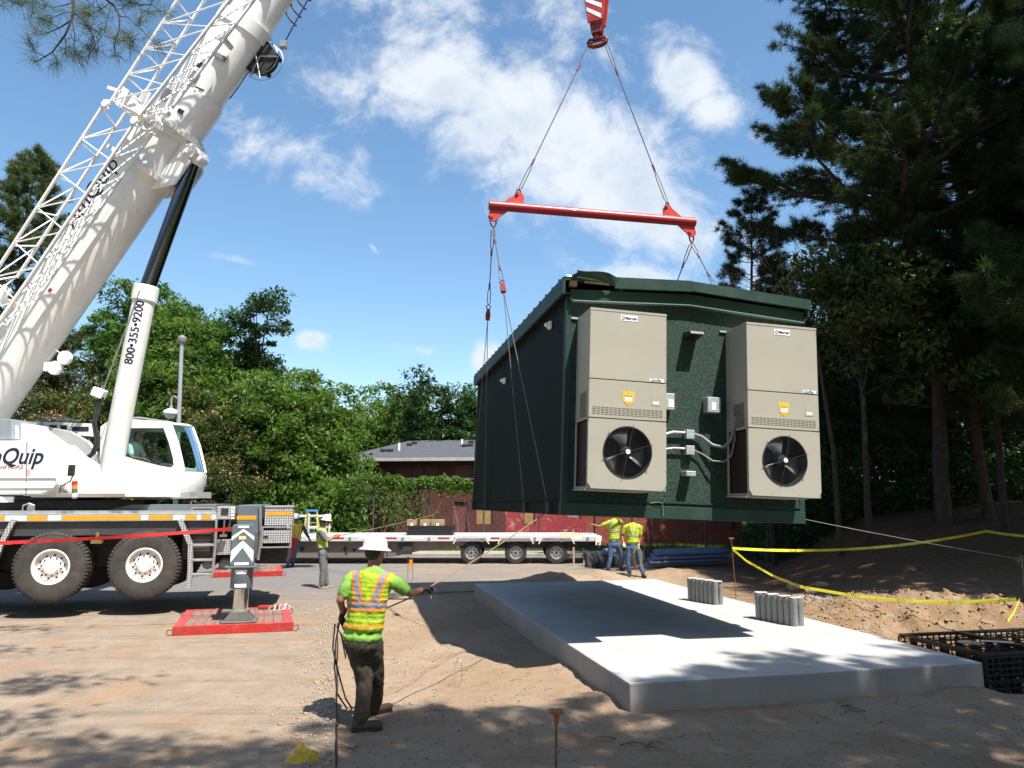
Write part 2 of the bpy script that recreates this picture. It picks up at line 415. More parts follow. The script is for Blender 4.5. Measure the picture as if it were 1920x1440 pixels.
def roadmat():
    m = bpy.data.materials.new('asphalt'); m.use_nodes = True; nt = m.node_tree; g = NG(nt); b = nt.nodes['Principled BSDF']
    P = g.n('ShaderNodeTexCoord').outputs['Object']; x, y, z = g.sep(P)
    st = g.n('ShaderNodeMapping'); st.inputs['Scale'].default_value = (.35, 1.6, 1); st.inputs['Rotation'].default_value = (0, 0, R(-10)); nt.links.new(P, st.inputs[0])
    big = g.noise(P, .35, 6, .62, .4); mid = g.noise(P, 2.2, 8, .68); fine = g.noise(P, 45, 3, .7); sw = g.noise(st.outputs[0], 1.4, 6, .65, .5)
    a = g.mix(g.ramp(fine, .35, .65), (.175, .168, .162), (.27, .255, .245))
    near = g.ramp(y, 24, 12, .16, .85)
    near = g.m('MAXIMUM', near, g.m('MULTIPLY', g.ramp(x, -6.5, -3), .62))
    dust = g.ramp(g.m('ADD', near, g.m('MULTIPLY', g.m('SUBTRACT', g.m('ADD', g.m('MULTIPLY', big, .5), g.m('MULTIPLY', sw, .5)), .5), 1.6)), .25, .95)
    dc = g.mix(g.ramp(mid, .3, .7), (.31, .245, .18), (.43, .345, .26))
    dc = g.mix(g.m('MULTIPLY', g.ramp(g.noise(P, .9, 5, .6), .48, .68), .7), dc, (.42, .27, .165))
    c = g.mix(g.m('MULTIPLY', dust, .93), a, dc)
    c = g.mix(g.m('MULTIPLY', g.ramp(fine, .60, .78), .3), c, (.62, .55, .46))
    c = g.mix(g.m('MULTIPLY', g.ramp(g.noise(P, 5.5, 6, .7, .3), .66, .78), .4), c, (.60, .56, .50))
    vo = g.n('ShaderNodeTexVoronoi'); vo.inputs['Scale'].default_value = 22; nt.links.new(P, vo.inputs[0])
    peb = g.m('MULTIPLY', g.m('LESS_THAN', vo.outputs['Distance'], .2), g.m('GREATER_THAN', g.noise(P, 6, 3, .6), .58)); c = g.mix(g.m('MULTIPLY', peb, .5), c, (.50, .45, .38))
    tr = g.n('ShaderNodeMapping'); tr.inputs['Scale'].default_value = (.12, 2.2, 1); tr.inputs['Rotation'].default_value = (0, 0, R(-13)); nt.links.new(P, tr.inputs[0])
    trk = g.m('MULTIPLY', g.ramp(g.noise(tr.outputs[0], 1.3, 4, .6, .3), .52, .68), .30); c = g.mix(trk, c, (.15, .125, .105))
    hs = g.n('ShaderNodeHueSaturation'); hs.inputs['Value'].default_value = .82; hs.inputs['Saturation'].default_value = 1.1; nt.links.new(c, hs.inputs['Color']); c = hs.outputs[0]
    nt.links.new(c, b.inputs['Base Color']); b.inputs['Roughness'].default_value = .9; b.inputs['Specular IOR Level'].default_value = .2
    bp = g.n('ShaderNodeBump'); bp.inputs['Distance'].default_value = .03; bp.inputs['Strength'].default_value = 1
    g.val(bp.inputs['Height'], g.m('ADD', g.m('MULTIPLY', mid, 1.2), g.m('MULTIPLY', fine, .7))); nt.links.new(bp.outputs[0], b.inputs['Normal']); return m
soil = soilmat()
def axis(lo, hi, a, b, step, grow=1.12):
    c = list(np.arange(a, b, step)); s = step; v = c[-1]
    while v < hi: s *= grow; v += s; c.append(v)
    s = step; v = c[0]
    while v > lo: s *= grow; v -= s; c.insert(0, v)
    return np.array(c)
ax_ = axis(-260, 260, -3.2, 11, .075, 1.13); ay_ = axis(-80, 420, 5.2, 17.5, .075, 1.10)
GX, GY = np.meshgrid(ax_, ay_); GZ = gh(GX, GY)
nx, ny = len(ax_), len(ay_)
me = bpy.data.meshes.new('ground'); vs_ = np.stack([GX.ravel(), GY.ravel(), GZ.ravel()], 1)
I = (np.arange(ny - 1)[:, None] * nx + np.arange(nx - 1)[None, :]).ravel()
quads = np.stack([I, I + 1, I + 1 + nx, I + nx], 1)
def fastmesh(name, verts, faces, mat, smooth=False):
    me = bpy.data.meshes.new(name); n = len(faces); k = faces.shape[1]
    me.vertices.add(len(verts)); me.vertices.foreach_set('co', np.asarray(verts, np.float32).ravel())
    me.loops.add(n * k); me.loops.foreach_set('vertex_index', faces.astype(np.int32).ravel())
    me.polygons.add(n); me.polygons.foreach_set('loop_start', np.arange(0, n * k, k, dtype=np.int32))
    if smooth: me.polygons.foreach_set('use_smooth', np.ones(n, bool))
    me.update(calc_edges=True)
    for m_ in (mat if isinstance(mat, list) else [mat]): me.materials.append(m_)
    return me
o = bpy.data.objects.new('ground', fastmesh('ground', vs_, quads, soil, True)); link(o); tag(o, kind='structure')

# asphalt: parking area on the left and the road across the back, one sheet with a ragged edge
def cw(q, p): return (CUTP[0] + CUTE[0] * q + CUTD[0] * p, CUTP[1] + CUTE[1] * q + CUTD[1] * p)
rnd = random.Random(3)
edge = [cw(rnd.uniform(-.008, .004), p) for p in np.arange(-9, 11.8, .3)]
edge += [(-4.1 + i * .22, 18.25 + .30 * i * .22 + rnd.uniform(-.08, .08)) for i in range(1, 24)]
edge += [(1.2 + i * .25 + rnd.uniform(-.1, .1), 20.0 + i * .55) for i in range(0, 16)]
edge += [(9, 30.2), (-60, 30.2), (-60, -9)]
mb = MB(); mb.prism([(a, b, .012) for a, b in edge], (0, 0, -.16))
road = mb.build('road', roadmat(), origin=(0, 0, 0)); tag(road, kind='structure')
# kerb, verge
conc = M('old_concrete', (.40, .38, .34), .9, 0, .12, 2, .004, 30)
mb = MB(); mb.bb((-60, 30.2, -.1), (9, 30.4, .16)); tag(mb.build('kerb', conc, bevel=.02), kind='structure')
mb = MB(); mb.bb((-60, 30.4, -.1), (9, 31.9, .15)); tag(mb.build('pavement', M('pavement_concrete', (.38, .33, .27), .9, 0, .15, 1.5, .004, 30)), kind='structure')

# fresh slab
PD = V((-.222, .975, 0)); PE = V((.975, .222, 0)); P0 = V((1.30, 8.52, 0))
def padmat():
    m = bpy.data.materials.new('fresh_concrete'); m.use_nodes = True; nt = m.node_tree; g = NG(nt); b = nt.nodes['Principled BSDF']
    P = g.n('ShaderNodeTexCoord').outputs['Object']; x, y, z = g.sep(P)
    n = g.noise(P, 1.2, 7, .62, .4); f = g.noise(P, 40, 3, .6)
    c = g.mix(g.ramp(n, .3, .7), (.37, .37, .36), (.46, .46, .45))
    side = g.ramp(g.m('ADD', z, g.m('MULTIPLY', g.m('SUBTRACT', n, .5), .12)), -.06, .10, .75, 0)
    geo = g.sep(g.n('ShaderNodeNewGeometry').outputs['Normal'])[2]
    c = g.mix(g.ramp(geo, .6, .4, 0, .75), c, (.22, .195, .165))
    ln = g.m('MULTIPLY', g.m('LESS_THAN', g.m('ABSOLUTE', g.m('SUBTRACT', g.m('FRACT', g.m('MULTIPLY', g.m('ADD', x, y), .41)), .5)), .004), .35)
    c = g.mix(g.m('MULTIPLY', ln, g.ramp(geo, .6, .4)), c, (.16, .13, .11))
    mp = g.n('ShaderNodeMapping'); mp.inputs['Scale'].default_value = (1, 1, .12); nt.links.new(P, mp.inputs[0])
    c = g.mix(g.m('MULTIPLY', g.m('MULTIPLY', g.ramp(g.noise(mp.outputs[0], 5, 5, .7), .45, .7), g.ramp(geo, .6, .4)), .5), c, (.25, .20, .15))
    c = g.mix(g.m('MULTIPLY', g.ramp(g.noise(P, .6, 6, .65, .5), .48, .66), .35), c, (.34, .33, .31))
    hol = g.n('ShaderNodeTexVoronoi'); hol.inputs['Scale'].default_value = 16; nt.links.new(P, hol.inputs[0])
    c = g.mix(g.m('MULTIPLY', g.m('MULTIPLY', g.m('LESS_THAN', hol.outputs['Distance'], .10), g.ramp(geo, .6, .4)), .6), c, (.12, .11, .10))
    c = g.mix(side, c, (.30, .22, .155))
    c = g.mix(g.m('MULTIPLY', g.ramp(f, .5, .8), .12), c, (.3, .3, .3))
    nt.links.new(c, b.inputs['Base Color']); b.inputs['Roughness'].default_value = .8
    bp = g.n('ShaderNodeBump'); bp.inputs['Distance'].default_value = .002; g.val(bp.inputs['Height'], g.m('ADD', f, g.m('MULTIPLY', n, 3)))
    nt.links.new(bp.outputs[0], b.inputs['Normal']); return m
mb = MB(Matrix((PE, PD, V((0, 0, 1)))).transposed().to_4x4()); mb.T.translation = P0
ns = 20
mb.bb((0, 0, -.14), (4.70, 10.0, .29))
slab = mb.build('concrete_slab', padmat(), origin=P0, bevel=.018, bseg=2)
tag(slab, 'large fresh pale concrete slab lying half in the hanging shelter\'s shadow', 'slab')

# loose stones and rubble
stone = M('stone', (.42, .33, .24), .9, 0, .3, 8, .004, 60); greyst = M('grey_gravel', (.42, .42, .43), .9, 0, .3, 8)
def rock_mesh(seed, mat):
    rr = random.Random(seed); bm = bmesh.new(); bmesh.ops.create_icosphere(bm, subdivisions=2, radius=.5)
    for v_ in bm.verts:
        k = 1 + .9 * (mnoise.noise(v_.co * 1.7 + V((seed * 3.1, 0, 0)))) ; v_.co = V((v_.co.x * k, v_.co.y * k * .8, v_.co.z * k * .6))
    me = bpy.data.meshes.new('rock'); bm.to_mesh(me); bm.free(); me.materials.append(mat); return me
rocks = [rock_mesh(i, stone) for i in range(4)]
def rock(x, y, d, label, rz=0, lift=.12):
    p = onground(x, y); o = bpy.data.objects.new('rock', rocks[rnd.randrange(4)]); link(o, None, p + V((0, 0, d * lift)))
    o.scale = (d, d, d); o.rotation_euler = (rnd.uniform(-.2, .2), rnd.uniform(-.2, .2), rz); tag(o, label, 'rock', 'loose rocks on the site'); return o
rock(1493, 1103, .34, 'pale rounded rock, largest of the heap beside the gravel')
rock(1521, 1112, .27, 'brown rock lying right of the largest pale rock', 1)
rock(1540, 1100, .30, 'dark jagged rock at the top of the rock heap', 2)
rock(1507, 1126, .30, 'flat tan rock at the foot of the rock heap', .6)
rock(1554, 1122, .22, 'reddish rock at the right end of the rock heap', 2)
rock(1547, 1085, .18, 'small rock under the sagging yellow tape', 2)
rock(828, 1331, .15, 'lone flat brown rock right of the nearest worker\'s boots', .3, .05)
rock(1002, 1390, .10, 'small dirt clod in shade beside the double wire loop', .3, .05)
rock(592, 1195, .09, 'pale stone among the rubble along the asphalt edge', .3, .05)
rock(605, 1162, .10, 'pale stone nearest the red cribbing mat, on the asphalt edge', 1.3, .05)
def scatter(name, mat, fn, n, smin, smax, seed, fl=.6):
    rs = np.random.RandomState(seed); base = np.array([(1, 0, 0), (0, 1, 0), (-1, 0, 0), (0, -1, 0), (0, 0, 1), (0, 0, -1)]) * .5
    fc = np.array([(0, 1, 4), (1, 2, 4), (2, 3, 4), (3, 0, 4), (1, 0, 5), (2, 1, 5), (3, 2, 5), (0, 3, 5)])
    P = fn(rs, n); n = len(P); s = (smin + (smax - smin) * rs.rand(n) ** 3)
    a = rs.rand(n) * 6.28; sx = s * (.7 + .6 * rs.rand(n)); sy = s * (.7 + .6 * rs.rand(n))
    B = np.repeat(base[None], n, 0) * (1 + .5 * (rs.rand(n, 6, 1) - .5)) * np.stack([sx, sy, s * fl], 1)[:, None, :]
    c, s_ = np.cos(a)[:, None], np.sin(a)[:, None]
    Q = np.stack([B[..., 0] * c - B[..., 1] * s_, B[..., 0] * s_ + B[..., 1] * c, B[..., 2]], 2)
    z = gh(P[:, 0], P[:, 1]); z = np.maximum(z, P[:, 2]) if P.shape[1] > 2 else z
    Q += np.stack([P[:, 0], P[:, 1], z + s * .1], 1)[:, None, :]
    fcs = (fc[None] + (np.arange(n) * 6)[:, None, None]).reshape(-1, 3)
    o = bpy.data.objects.new(name, fastmesh(name, Q.reshape(-1, 3), fcs, mat)); link(o); return tag(o, kind='stuff')
def edge_rub(rs, n):
    q = -np.abs(rs.randn(n)) * .32 - .02; p = rs.rand(n) * 11.3 - 1.0
    return np.stack([CUTP[0] + CUTE[0] * q + CUTD[0] * p, CUTP[1] + CUTE[1] * q + CUTD[1] * p, np.full(n, .012)], 1)
tag(scatter('edge_rubble', stone, edge_rub, 2600, .008, .060, 4), 'pale rubble crumbled along the cut edge of the asphalt', 'rubble')
def soil_cl(rs, n):
    x = rs.rand(n) * 11 - 4; y = 5 + rs.rand(n) ** 1.5 * 16; q = (x - CUTP[0]) * CUTE[0] + (y - CUTP[1]) * CUTE[1]
    inpad = (np.abs((x - 1.3) * .975 + (y - 8.52) * .222 - 2.35) < 2.36) & (((x - 1.3) * -.222 + (y - 8.52) * .975) > 0) & (((x - 1.3) * -.222 + (y - 8.52) * .975) < 10)
    k = (q > .02) & ~inpad; return np.stack([x[k], y[k]], 1)
tag(scatter('soil_clods', M('clod', (.36, .25, .17), .95, 0, .3, 8), soil_cl, 16000, .006, .045, 5), 'loose clods and grit strewn over the bare soil', 'soil clods')
def road_grit(rs, n):
    x = -12 + rs.rand(n) * 12; y = 6 + rs.rand(n) ** 1.3 * 13; q = (x - CUTP[0]) * CUTE[0] + (y - CUTP[1]) * CUTE[1]
    k = q < -.1; return np.stack([x[k], y[k], np.full(k.sum(), .012)], 1)
tag(scatter('road_grit', stone, road_grit, 10000, .005, .036, 6), 'fine grit and small stones scattered over the dusty asphalt', 'grit')
def gravel_f(rs, n):
    c = onground(1600, 1130); x = c.x + rs.randn(n) * .65 + .1; y = c.y + rs.randn(n) * .42; return np.stack([x, y], 1)
tag(scatter('gravel_heap', greyst, gravel_f, 7500, .02, .06, 8, .9), 'spilled grey gravel on the clay behind the concrete slab', 'gravel')
def moundrub(rs, n):
    x = 4.6 + rs.rand(n) * 6; y = 12.6 + rs.rand(n) * 3.6; return np.stack([x, y], 1)
tag(scatter('clay_clods', M('clay_clod', (.34, .235, .15), .95, 0, .3, 8), moundrub, 3600, .012, .085, 9, .8), 'orange clay clods on the dug bank behind the black crates', 'clay clods')

# ================================================================== TREES
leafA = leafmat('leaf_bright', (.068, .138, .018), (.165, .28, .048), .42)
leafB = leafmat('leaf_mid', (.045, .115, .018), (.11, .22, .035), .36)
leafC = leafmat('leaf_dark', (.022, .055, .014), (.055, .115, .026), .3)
leafM = leafmat('leaf_mimosa', (.045, .080, .016), (.115, .15, .035), .3)
blossom = leafmat('mimosa_blossom', (.50, .26, .13), (.62, .36, .2), .2)
needle = leafmat('pine_needle', (.020, .040, .014), (.070, .105, .03), .22, .6, .1)
needleB = leafmat('pine_needle_light', (.05, .085, .025), (.12, .16, .04), .3)
bark = M('bark', (.070, .048, .036), .95, 0, .35, 6, .03, 12)
darkbark = M('dark_bark', (.05, .035, .028), .95, 0, .35, 6, .03, 12)
def leaf_quads(C, s, rs, up=.35):
    n = len(C); N = rs.randn(n, 3); N[:, 2] += up * 2; N /= np.linalg.norm(N, axis=1)[:, None]
    A = np.cross(N, rs.randn(n, 3)); A /= np.linalg.norm(A, axis=1)[:, None]; B = np.cross(N, A)
    s = s * (.4 + 1.15 * rs.rand(n) ** 1.4)[:, None]
    vsx = np.stack([C - A * s, C - B * s * .42 + N * s * .12, C + A * s, C + B * s * .42 + N * s * .12], 1).reshape(-1, 3)
    return vsx, np.arange(n * 4).reshape(-1, 4)
def crown_pts(rs, rx, ry, rz, K, Mn, rc, lobes=7, seed_shape=None):
    """clump centres in an uneven lobed volume; leaves in a rough shell round each clump"""
    L = rs.randn(lobes, 3); L /= np.linalg.norm(L, axis=1)[:, None]; L *= (.25 + .45 * rs.rand(lobes))[:, None]; lr = .42 + .3 * rs.rand(lobes)
    pick = rs.randint(0, lobes, K); d = rs.randn(K, 3); d /= np.linalg.norm(d, axis=1)[:, None]
    d[:, 2] = np.where(d[:, 2] < -.5, -d[:, 2], d[:, 2])
    C = (L[pick] + d * (lr[pick] * (.55 + .45 * rs.rand(K)))[:, None]) * np.array([rx, ry, rz])
    r = rc * (.5 + rs.rand(K)); e = rs.randn(K, Mn, 3); e /= np.linalg.norm(e, axis=2)[..., None]
    e *= (rs.rand(K, Mn) ** .45)[..., None]; e[..., 2] *= .62
    P = C[:, None] + e * r[:, None, None]
    lo = C.min(0); hi = C.max(0); mid_ = (lo + hi) / 2; sc3 = np.array([rx, ry, rz]) * .93 / ((hi - lo) / 2)
    sc3 = np.clip(sc3, .9, 1.9); P = P - C[:, None]; C = (C - mid_) * sc3; P = P + C[:, None]
    return C, P.reshape(-1, 3)
def decid_tree(name, base, h, rx, rz, mat, label, seed, K=240, Mn=90, rc=.55, leaf=.13, trunk_r=.16, zc=None, blos=0, group='broadleaf trees behind the crane and the road', bk=None, ry=None, lobes=7):
    rs = np.random.RandomState(seed); base = V(base); t = thing(name, base, label, 'tree', group)
    zc = h - rz if zc is None else zc
    C, P = crown_pts(rs, rx, ry or rx, rz, K, Mn, rc, lobes); C[:, 2] += zc; P[:, 2] += zc
    P = P[P[:, 2] > .1]
    vs, fs = leaf_quads(P, leaf, rs)
    o = bpy.data.objects.new('crown', fastmesh('crown', vs, fs, mat)); link(o, t, base)
    if blos:
        k = rs.choice(len(C), blos, replace=False if blos < len(C) else True); Q = C[k] * np.array([1.12, 1.12, 1]) + np.array([0, 0, .2])
        Q = Q[Q[:, 1] < rx * .3]; E = (Q[:, None] + rs.randn(len(Q), 26, 3) * np.array([.20, .2, .09])).reshape(-1, 3)
        vs, fs = leaf_quads(E, .055, rs); o = bpy.data.objects.new('blossom', fastmesh('blossom', vs, fs, blossom)); link(o, t, base)
    mb = MB(); bend = V((rs.randn() * .2, rs.randn() * .2, 0))
    tp = [V((0, 0, -.3)), V((0, 0, h * .15)) + bend * .3, V((0, 0, h * .4)) + bend, V((bend.x, bend.y, h * .8))]
    mb.tube([base + p for p in tp], [trunk_r * 1.3, trunk_r, trunk_r * .75, trunk_r * .25], 9)
    for i in range(min(26, K // 8)):
        c = V(C[rs.randint(len(C))]); f = .15 + .5 * rs.rand(); s0 = tp[2].lerp(tp[3], f) if c.z > h * .45 else tp[1].lerp(tp[2], f)
        mid = s0.lerp(c, .5) + V((0, 0, .15 * (c - s0).length))
        mb.tube([base + s0, base + mid, base + c], [trunk_r * .35, trunk_r * .2, trunk_r * .07], 5, caps=False)
    mb.build('trunk', bk or bark, t, smooth=60); return t
def needle_tufts(C, D, rs, L, n, wd, spread=.9):
    m = len(C); d = D[:, None] + rs.randn(m, n, 3) * spread; d /= np.linalg.norm(d, axis=2)[..., None]
    a = np.cross(d, rs.randn(m, n, 3)); a /= np.linalg.norm(a, axis=2)[..., None]
    l = L * (.7 + .5 * rs.rand(m, n, 1)); c0 = C[:, None] + rs.randn(m, n, 3) * L * .12
    v0 = c0 - a * wd / 2; v1 = c0 + a * wd / 2; v2 = c0 + d * l
    return np.stack([v0, v1, v2], 2).reshape(-1, 3), np.arange(m * n * 3).reshape(-1, 3)
def pine_geo(seed, h, r, z0, nb, ntw, nl=.24, nn=20, wd=.016, shape=None, mat=None, trunk_r=.24, dense=1.0):
    rs = np.random.RandomState(seed); mb = MB(); C = []; D = []
    lean = rs.randn(2) * .25
    def trunk(z): return V((lean[0] * z / h + .12 * math.sin(z * .6 + seed), lean[1] * z / h + .1 * math.sin(z * .45), z))
    zs = np.linspace(-.4, h, 14); mb.tube([trunk(z) for z in zs], [max(.02, trunk_r * (1.12 - z / h * 1.05)) for z in zs], 10)
    for i in range(nb):
        f = (i + rs.rand()) / nb; z = z0 + (h - z0) * f ** .9; rad = r * (shape(f) if shape else (1 - f) ** .7 * (.6 + .5 * rs.rand()))
        a = i * 2.4 + rs.rand() * .9; s0 = trunk(z); dirn = V((math.cos(a), math.sin(a), 0))
        up0 = .12 + .5 * f; pts = []
        for k in range(6):
            t = k / 5; pts.append(s0 + dirn * (rad * t) + V((0, 0, rad * (up0 * t * .6 - .28 * t * (1 - t) * 1.2 + .12 * t * t))) + V(rs.randn(3)) * .05 * rad * t)
        mb.tube(pts, [max(.012, .028 * rad * (1 - k / 5.5)) for k in range(6)], 5, caps=False)
        m_ = int(ntw * (.4 + rad / r))
        for j in range(m_):
            t = .28 + .72 * rs.rand() ** .7; k = min(4, int(t * 5)); p = pts[k].lerp(pts[k + 1], t * 5 - k)
            side = dirn.cross(V((0, 0, 1))) * (rs.choice([-1, 1])); tw = (dirn * (.5 + rs.rand() * .5) + side * (.4 + .8 * rs.rand()) + V((0, 0, .15 + .35 * rs.rand()))).normalized()
            ln = rad * .30 * (1.15 - t) + .25 + .3 * rs.rand(); e = p + tw * ln
            mb.tube([p, e], [.011, .005], 3, caps=False)
            for q in range(max(1, int((2 + ln * 3.2) * dense))):
                u = .35 + .65 * rs.rand(); C.append(p.lerp(e, u) + V(rs.randn(3)) * .05); D.append(tw * .8 + V((0, 0, .35)))
            C.append(e); D.append(tw)
    C = np.array(C); D = np.array(D); vs, fs = needle_tufts(C, D, rs, nl, nn, wd)
    return fastmesh('crown', vs, fs, mat or needle), mb.mesh('trunk', bark, (0, 0, 0), 60), C
def pine_place(name, geo, base, label, rz=0, s=1.0, group='tall pines in the wood on the right', sz=None):
    t = thing(name, base, label, 'tree', group)
    for nm, me in (('trunk', geo[1]), ('crown', geo[0])):
        o = bpy.data.objects.new(nm, me); link(o, t, base)
    t.rotation_euler = (0, 0, rz); t.scale = (s, s, sz or s); return t

# -- the big pine on the right: wide, drooping lower boughs, crown running out of the frame
def bigshape(f):
    return [.55, .95, 1.0, .92, .85, .80, .74, .62, .42, .12][min(9, int(f * 10))] * random.Random(int(f * 1e4)).uniform(.62, 1.12)
big = pine_geo(11, 25, 5.4, 5.2, 150, 30, .26, 22, .017, bigshape, needle, .21, 1.25)
bp_ = at(1775, 960, 22.5); bp_.z = ghf(bp_.x, bp_.y)
bigpine = pine_place('pine_tree', big, bp_, 'biggest pine, tall and broad, rising behind the right end of the hanging shelter', 0.0)
midp = pine_geo(23, 20, 3.6, 3.5, 95, 17, .26, 18, .02, None, needle, .2, 1.1)
small = pine_geo(31, 15, 3.2, 2.2, 80, 14, .26, 18, .02, None, needle, .16, 1.1)
# deciduous saplings and vines mixed into the big pine
for i, (x, y, Yd, h, rx, rz, mt, lb, K) in enumerate([
    (1600, 620, 21.3, 9.2, 2.3, 2.6, leafM, 'leafy green tree growing up through the biggest pine\'s lower boughs', 150),
    (1840, 560, 21.0, 10.2, 1.9, 3.0, leafB, 'leafy tree at the right of the biggest pine\'s trunk', 130),
    (1440, 800, 25.5, 6.0, 2.3, 2.6, leafC, 'dark bushy tree directly behind the right air conditioner', 130),
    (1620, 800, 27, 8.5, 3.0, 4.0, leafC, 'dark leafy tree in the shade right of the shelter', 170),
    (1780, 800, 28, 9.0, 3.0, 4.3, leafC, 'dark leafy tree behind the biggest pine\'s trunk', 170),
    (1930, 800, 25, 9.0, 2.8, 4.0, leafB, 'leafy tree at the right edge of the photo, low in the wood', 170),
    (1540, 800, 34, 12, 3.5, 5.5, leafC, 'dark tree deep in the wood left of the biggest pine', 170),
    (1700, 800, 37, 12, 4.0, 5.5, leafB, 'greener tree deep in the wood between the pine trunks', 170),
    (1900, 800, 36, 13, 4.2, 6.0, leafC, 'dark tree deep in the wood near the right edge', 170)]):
    b = at(x, y, Yd); b.z = ghf(b.x, b.y)
    decid_tree('broadleaf_tree', b, h, rx, rz, mt, lb, 100 + i, K, 60, .6, .115, .09, None, group='broadleaf trees in the wood on the right', bk=darkbark, lobes=9)
vs, fs = None, None
rs_ = np.random.RandomState(5)
mb = MB()
pts = big[2][(big[2][:, 1] < -.3) & (big[2][:, 2] > 12) & (big[2][:, 0] > -2.2) & (big[2][:, 0] < 2.6)]
pk = pts[rs_.choice(len(pts), 170)]; E = (pk[:, None] + rs_.randn(170, 26, 3) * .26).reshape(-1, 3)
vs, fs = leaf_quads(E, .10, rs_); o = bpy.data.objects.new('climbing_vine', fastmesh('climbing_vine', vs, fs, leafB)); link(o, bigpine, bp_)
deep = decid_tree('broadleaf_tree', (12, 44, 1.0), 13, 4.6, 6.0, leafC, 'dark tree in the far wood straight behind the biggest pine', 150, 200, 60, .8, .16, .12, group='broadleaf trees in the wood on the right', bk=darkbark, lobes=9)
for i, (x, y, s_, r_) in enumerate([(17, 45, 1.0, 1), (22, 46, 1.1, 2), (28, 44, 1.1, 3), (33, 50, 1.2, 4), (25, 38, .9, 5), (30, 36, 1.0, .5), (19, 40, .85, 2.2), (14, 50, 1.2, 1.7), (37, 42, 1.1, 3.3), (8, 48, 1.0, 4.1), (26, 30, .9, 5.5), (15.5, 38, .7, 2.9), (21, 33, .7, 1.2), (11, 37, .62, 3.9)]):
    c = copy_tree(deep); c.location = (x, y, 1.0); c.rotation_euler = (0, 0, r_); c.scale = (s_, s_, s_)
    c['label'] = 'dark tree of the far wood, %s' % ['third from its left end', 'behind the edge pine', 'at the far right', 'rearmost at the far right', 'right of the biggest pine', 'nearest the right edge', 'low between the pine trunks', 'tallest at the back', 'outside the photo on the right', 'leftmost, behind the shelter', 'low at the right edge', 'small, left of the pine trunk', 'small, right of the pine trunk', 'smallest, behind the right air conditioner'][i]
# pines along the slope: some at the edge of the frame, the rest just outside where they keep the slope in shade
PP = [(13.3, 14.2, 1.0, midp, 'pine at the right edge of the photo, its boughs reaching in above the slope'), (15.6, 17.3, 1.05, midp, 'pine behind the edge pine on the right slope'),
      (14.4, 22.5, 1.05, small, 'slim pine on the slope right of the biggest pine'), (19.5, 24.5, 1.1, midp, 'pine further up the slope at the right edge'),
      (9.5, 27.5, .95, small, 'slim pine in the wood left of the biggest pine\'s trunk'), (17.5, 31, 1.1, midp, 'tall pine deep in the wood behind the biggest pine'),
      (22, 34, 1.1, midp, 'deep pine in the wood at the right of the photo'), (13.0, 35, .9, small, 'thin pine far back in the wood'),
      (17.2, 12.6, 1.05, midp, 'pine just outside the photo on the right'), (20.5, 14, 1.1, midp, 'pine outside the photo beyond the edge pine'), (18.2, 18.2, 1.1, midp, 'pine outside the photo, high on the slope'), (13.8, 4.2, .9, midp, 'pine outside the photo beside the concrete slab')]
for i, (x, y, s, ge, lb) in enumerate(PP):
    pine_place('pine_tree', ge, (x, y, ghf(x, y)), lb, i * 1.3, s)
# undergrowth at the wood's edge
def under(rs, n, x0, x1, y0, y1, zr):
    P = np.stack([x0 + rs.rand(n) * (x1 - x0), y0 + rs.rand(n) * (y1 - y0)], 1)
    z = gh(P[:, 0], P[:, 1]) + rs.rand(n) ** 1.6 * zr * (.35 + vnoise(P[:, 0] * .8, P[:, 1] * .8)); return np.concatenate([P, z[:, None]], 1)
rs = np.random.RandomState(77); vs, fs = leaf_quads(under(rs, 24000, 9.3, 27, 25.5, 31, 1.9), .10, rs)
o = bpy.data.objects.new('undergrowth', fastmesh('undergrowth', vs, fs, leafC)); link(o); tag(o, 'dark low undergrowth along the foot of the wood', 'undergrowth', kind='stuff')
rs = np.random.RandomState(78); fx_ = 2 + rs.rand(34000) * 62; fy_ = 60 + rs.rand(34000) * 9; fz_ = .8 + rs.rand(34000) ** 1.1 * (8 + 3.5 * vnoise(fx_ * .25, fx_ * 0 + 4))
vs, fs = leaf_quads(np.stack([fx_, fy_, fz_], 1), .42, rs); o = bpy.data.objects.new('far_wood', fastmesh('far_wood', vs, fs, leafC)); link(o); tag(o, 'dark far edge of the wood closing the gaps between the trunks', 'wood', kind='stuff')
# dead bare branches left of the pine, above the shelter roof
mb = MB(); rr = random.Random(9); b0 = at(1530, 640, 21.5)
def twig(p, d, l, r, dep):
    q = p + d * l; mid = p.lerp(q, .5) + V((rr.uniform(-1, 1), rr.uniform(-1, 1), rr.uniform(-.3, 1))) * l * .09
    mb.tube([p, mid, q], [r, r * .8, r * .6], 4, caps=False)
    if dep:
        for k in range(3): twig(p.lerp(q, .45 + .27 * k), (d + V((rr.uniform(-.8, .8), rr.uniform(-.5, .5), rr.uniform(-.3, .7)))).normalized(), l * .62, r * .55, dep - 1)
gz = V((b0.x + .3, b0.y, ghf(b0.x, b0.y)))
mb.tube([gz, gz.lerp(b0, .5) + V((.15, 0, 0)), b0], [.09, .07, .045], 6)
for (x, y) in [(1380, 400), (1400, 520), (1450, 430), (1350, 510)]:
    q = at(x, y, 20.8); d = (q - b0); twig(b0, d.normalized(), d.length * .55, .028, 3)
t = thing('bare_tree', gz, 'bare thin-branched dead tree between the shelter roof and the biggest pine', 'tree'); mb.build('branch', darkbark, t, smooth=60)

